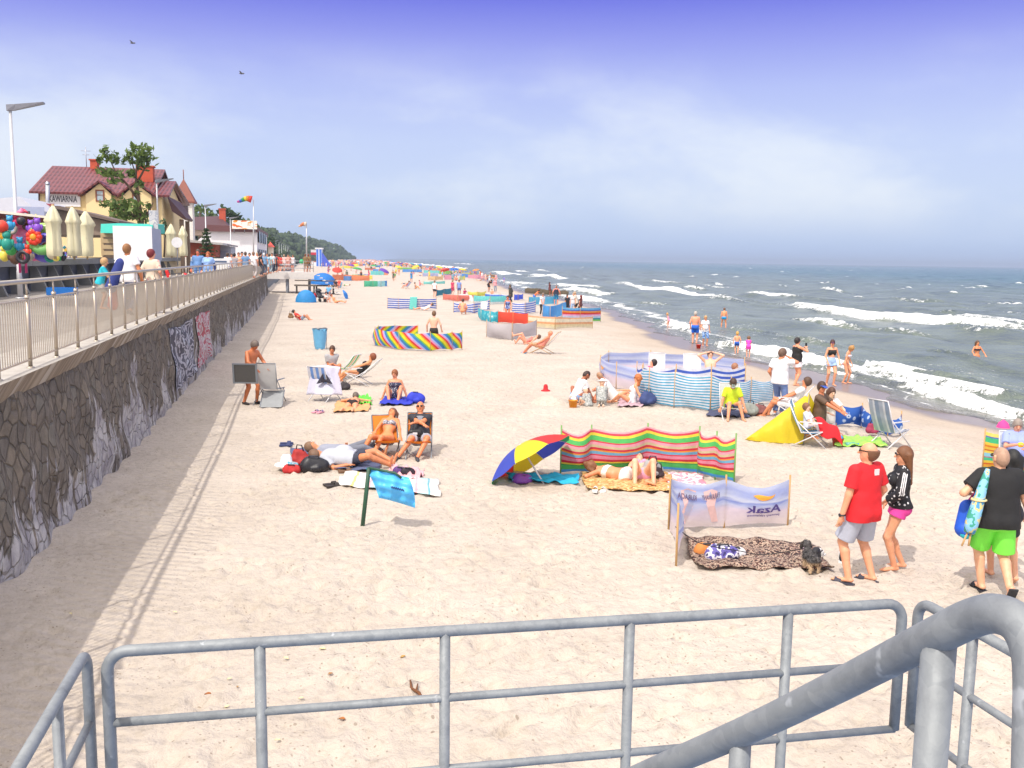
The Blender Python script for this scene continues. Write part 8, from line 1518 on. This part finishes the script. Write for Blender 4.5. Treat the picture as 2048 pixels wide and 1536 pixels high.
for i in range(205):
    x, y, z = far_spot(g); k = int(g.integers(0, 8)); H_ = g.uniform(1.55, 1.85)
    if k not in first:
        po, sx_, wr_ = TPL[k]; first[k] = pers(0, 0, 0, po, FARP, 1.72, sx_, ['tan', 'fair', 'pink', 'brown'][k % 4], ('short', ['3A2A20', '8A5A34', 'B98A50', '2A2020'][k % 4]), wr_, '', group='bathers far down the beach', loc=(x, y, z), det=-1); continue
    src = first[k]; r_ = src.copy(); COL.objects.link(r_); r_.location = (x, y, z); r_.rotation_euler = (0, 0, g.random()*6.28); r_.scale = (H_/1.72,)*3
    for ch in kids(src):
        c_ = ch.copy(); COL.objects.link(c_); c_.parent = r_; s0 = c_.material_slots[0]; s0.link = 'OBJECT'
        s0.material = skin(SK[['tan', 'fair', 'pink', 'brown', 'pale', 'red'][int(g.integers(0, 6))]]) if c_.name.startswith('body') else (mat(['3A2A20', '8A5A34', 'B98A50', '2A2020'][int(g.integers(0, 4))], .55, var=.25, scale=30, bump=.5, bscale=90) if c_.name.startswith('hair') else mat(CLO[int(g.integers(0, len(CLO)))], .8))
WBM = [stripes([(1, '4A68CC'), (1, 'F4F4FA')], 4, 0, 1, tr=.35), mat('F29A78', .8, tr=.35), mat('7AD8D8', .8, tr=.35), mat('F4E86A', .8, tr=.35), mat('8ACB6A', .8, tr=.35), mat('F0A8C0', .8, tr=.35), stripes([(1, 'E04A3A'), (1, 'F4E06A'), (1, '4AB06A'), (1, '4A7AD0')], 1.5, 0, 1, tr=.35), mat('F4F0EC', .8, tr=.35), mat('6AA8F0', .8, tr=.35), mat('F2C89A', .8, tr=.35), mat('C84A5A', .8, tr=.3), stripes([(1, '3AA0B8'), (1, 'F4FAFA')], 4, 0, 1, tr=.35)]
w0 = None
for i in range(46):
    x, y, z = far_spot(g); ln = g.uniform(2, 6)
    if w0 is None:
        r_ = thing('windbreak', 'tiny distant windbreak among the far bathers', 'windbreak', (x, y, z), 0, 'windbreaks far down the beach'); m_ = MB(); m_.grid(lambda u, v: V((u-.5)*2, .12*math.sin(u*9)+.5*(u-.5)**2, .04+.78*v-.05*math.sin(PI*((u*3) % 1))*v), 18, 3); m_.build('cloth', WBM[0], r_)
        for u in (0, .333, .667, 1): MB().tube([((u-.5)*2, .12*math.sin(u*9)+.5*(u-.5)**2, -.05), ((u-.5)*2, .12*math.sin(u*9)+.5*(u-.5)**2, .88)], .012, 4).build('pole', WOOD, r_)
        w0 = r_; continue
    r_ = w0.copy(); COL.objects.link(r_); r_.location = (x, y, z); r_.rotation_euler = (0, 0, g.normal()*.5); r_.scale = (ln/2, ln/4, g.uniform(.9, 1.25))
    for ch in kids(w0):
        c_ = ch.copy(); COL.objects.link(c_); c_.parent = r_
        if c_.name.startswith('cloth'): c_.material_slots[0].link = 'OBJECT'; c_.material_slots[0].material = WBM[int(g.integers(0, len(WBM)))]
u0 = None; UC = ['E04A3A', '3A7AD8', 'F4E04A', '4AB06A', 'F4F2F0', '7A4AC0', '3AB8D8', 'F09A4A']
for i in range(26):
    x, y, z = far_spot(g)
    if u0 is None:
        r_ = thing('beach_umbrella', 'tiny distant parasol among the far bathers', 'umbrella', (x, y, z), 0, 'parasols far down the beach'); m_ = MB(); m_.lathe([(1.0*math.sin(a), 1.55+.42*math.cos(a)) for a in np.linspace(0.02, 1.5, 6)], n=12); m_.build('canopy', mat('E04A3A', .6, tr=.3), r_); MB().tube([(0, 0, 0), (0, 0, 1.95)], .02, 5).build('pole', WHM, r_); u0 = r_; continue
    r_ = u0.copy(); COL.objects.link(r_); r_.location = (x, y, z); r_.rotation_euler = (g.normal()*.25, g.normal()*.25, 0)
    for ch in kids(u0):
        c_ = ch.copy(); COL.objects.link(c_); c_.parent = r_
        if c_.name.startswith('canopy'): c_.material_slots[0].link = 'OBJECT'; c_.material_slots[0].material = mat(UC[int(g.integers(0, 8))], .6, tr=.3)
mb = MB()     # the dense throng beyond, far too small to count
for i in range(1500):
    y = 420*math.exp(g.random()*1.05); x0 = np.interp(y, [420, 700, 1100], [-2, 14, 52]); x = x0+(shore(y)-x0+2)*g.random(); z = float(sandz(x, y)); a = g.random()*PI; s = g.random()
    if s < .62: mb.ell((x, y, z+.82), (.24, .2, .82), 6, 4); mb.ell((x, y, z+1.62), .14, 5, 3)
    else: w_ = g.uniform(1, 2.6); mb.box((x, y, z+.45), (w_, .12, .85), a*.3) if s < .86 else mb.ell((x, y, z+1.2), (1., 1., .6), 8, 4, zmin=.1)
tt = NT('crowd_colours'); co = tt.add('TexCoord').outputs['Object']; v = tt.add('TexWhiteNoise') if False else tt.add('TexVoronoi', Scale=.35); tt.ln(co, v.inputs['Vector']); sc = tt.add('SeparateColor'); tt.ln(v.outputs['Color'], sc.inputs[0])
tt.ln(tt.ramp(sc.outputs[0], [(0, alb('E8A888')), (.2, alb('F4F0F0')), (.35, alb('5A78C8')), (.45, alb('E06A5A')), (.55, alb('D8987A')), (.7, alb('3A3A4A')), (.78, alb('8AD0E4')), (.86, alb('F4D46A')), (.93, alb('F0B0B8'))], 'CONSTANT'), tt.b.inputs['Base Color']); tt.b.inputs['Roughness'].default_value = .8
tag(mb.build('distant_crowd', tt.m), kind='stuff')
# ------------------------------------------------------------------ air
hz_ = MB(); hz_.box((2900, 3200, 9.), (7800, 6700, 40.)); tv = NT('haze'); pv = tv.add('VolumePrincipled', Density=.00034); pv.inputs['Color'].default_value = (.50, .60, .78, 1); tv.n.remove(tv.b); tv.ln(pv.outputs[0], tv.out.inputs['Volume'])
ho = hz_.build('haze', tv.m); tag(ho, kind='stuff')
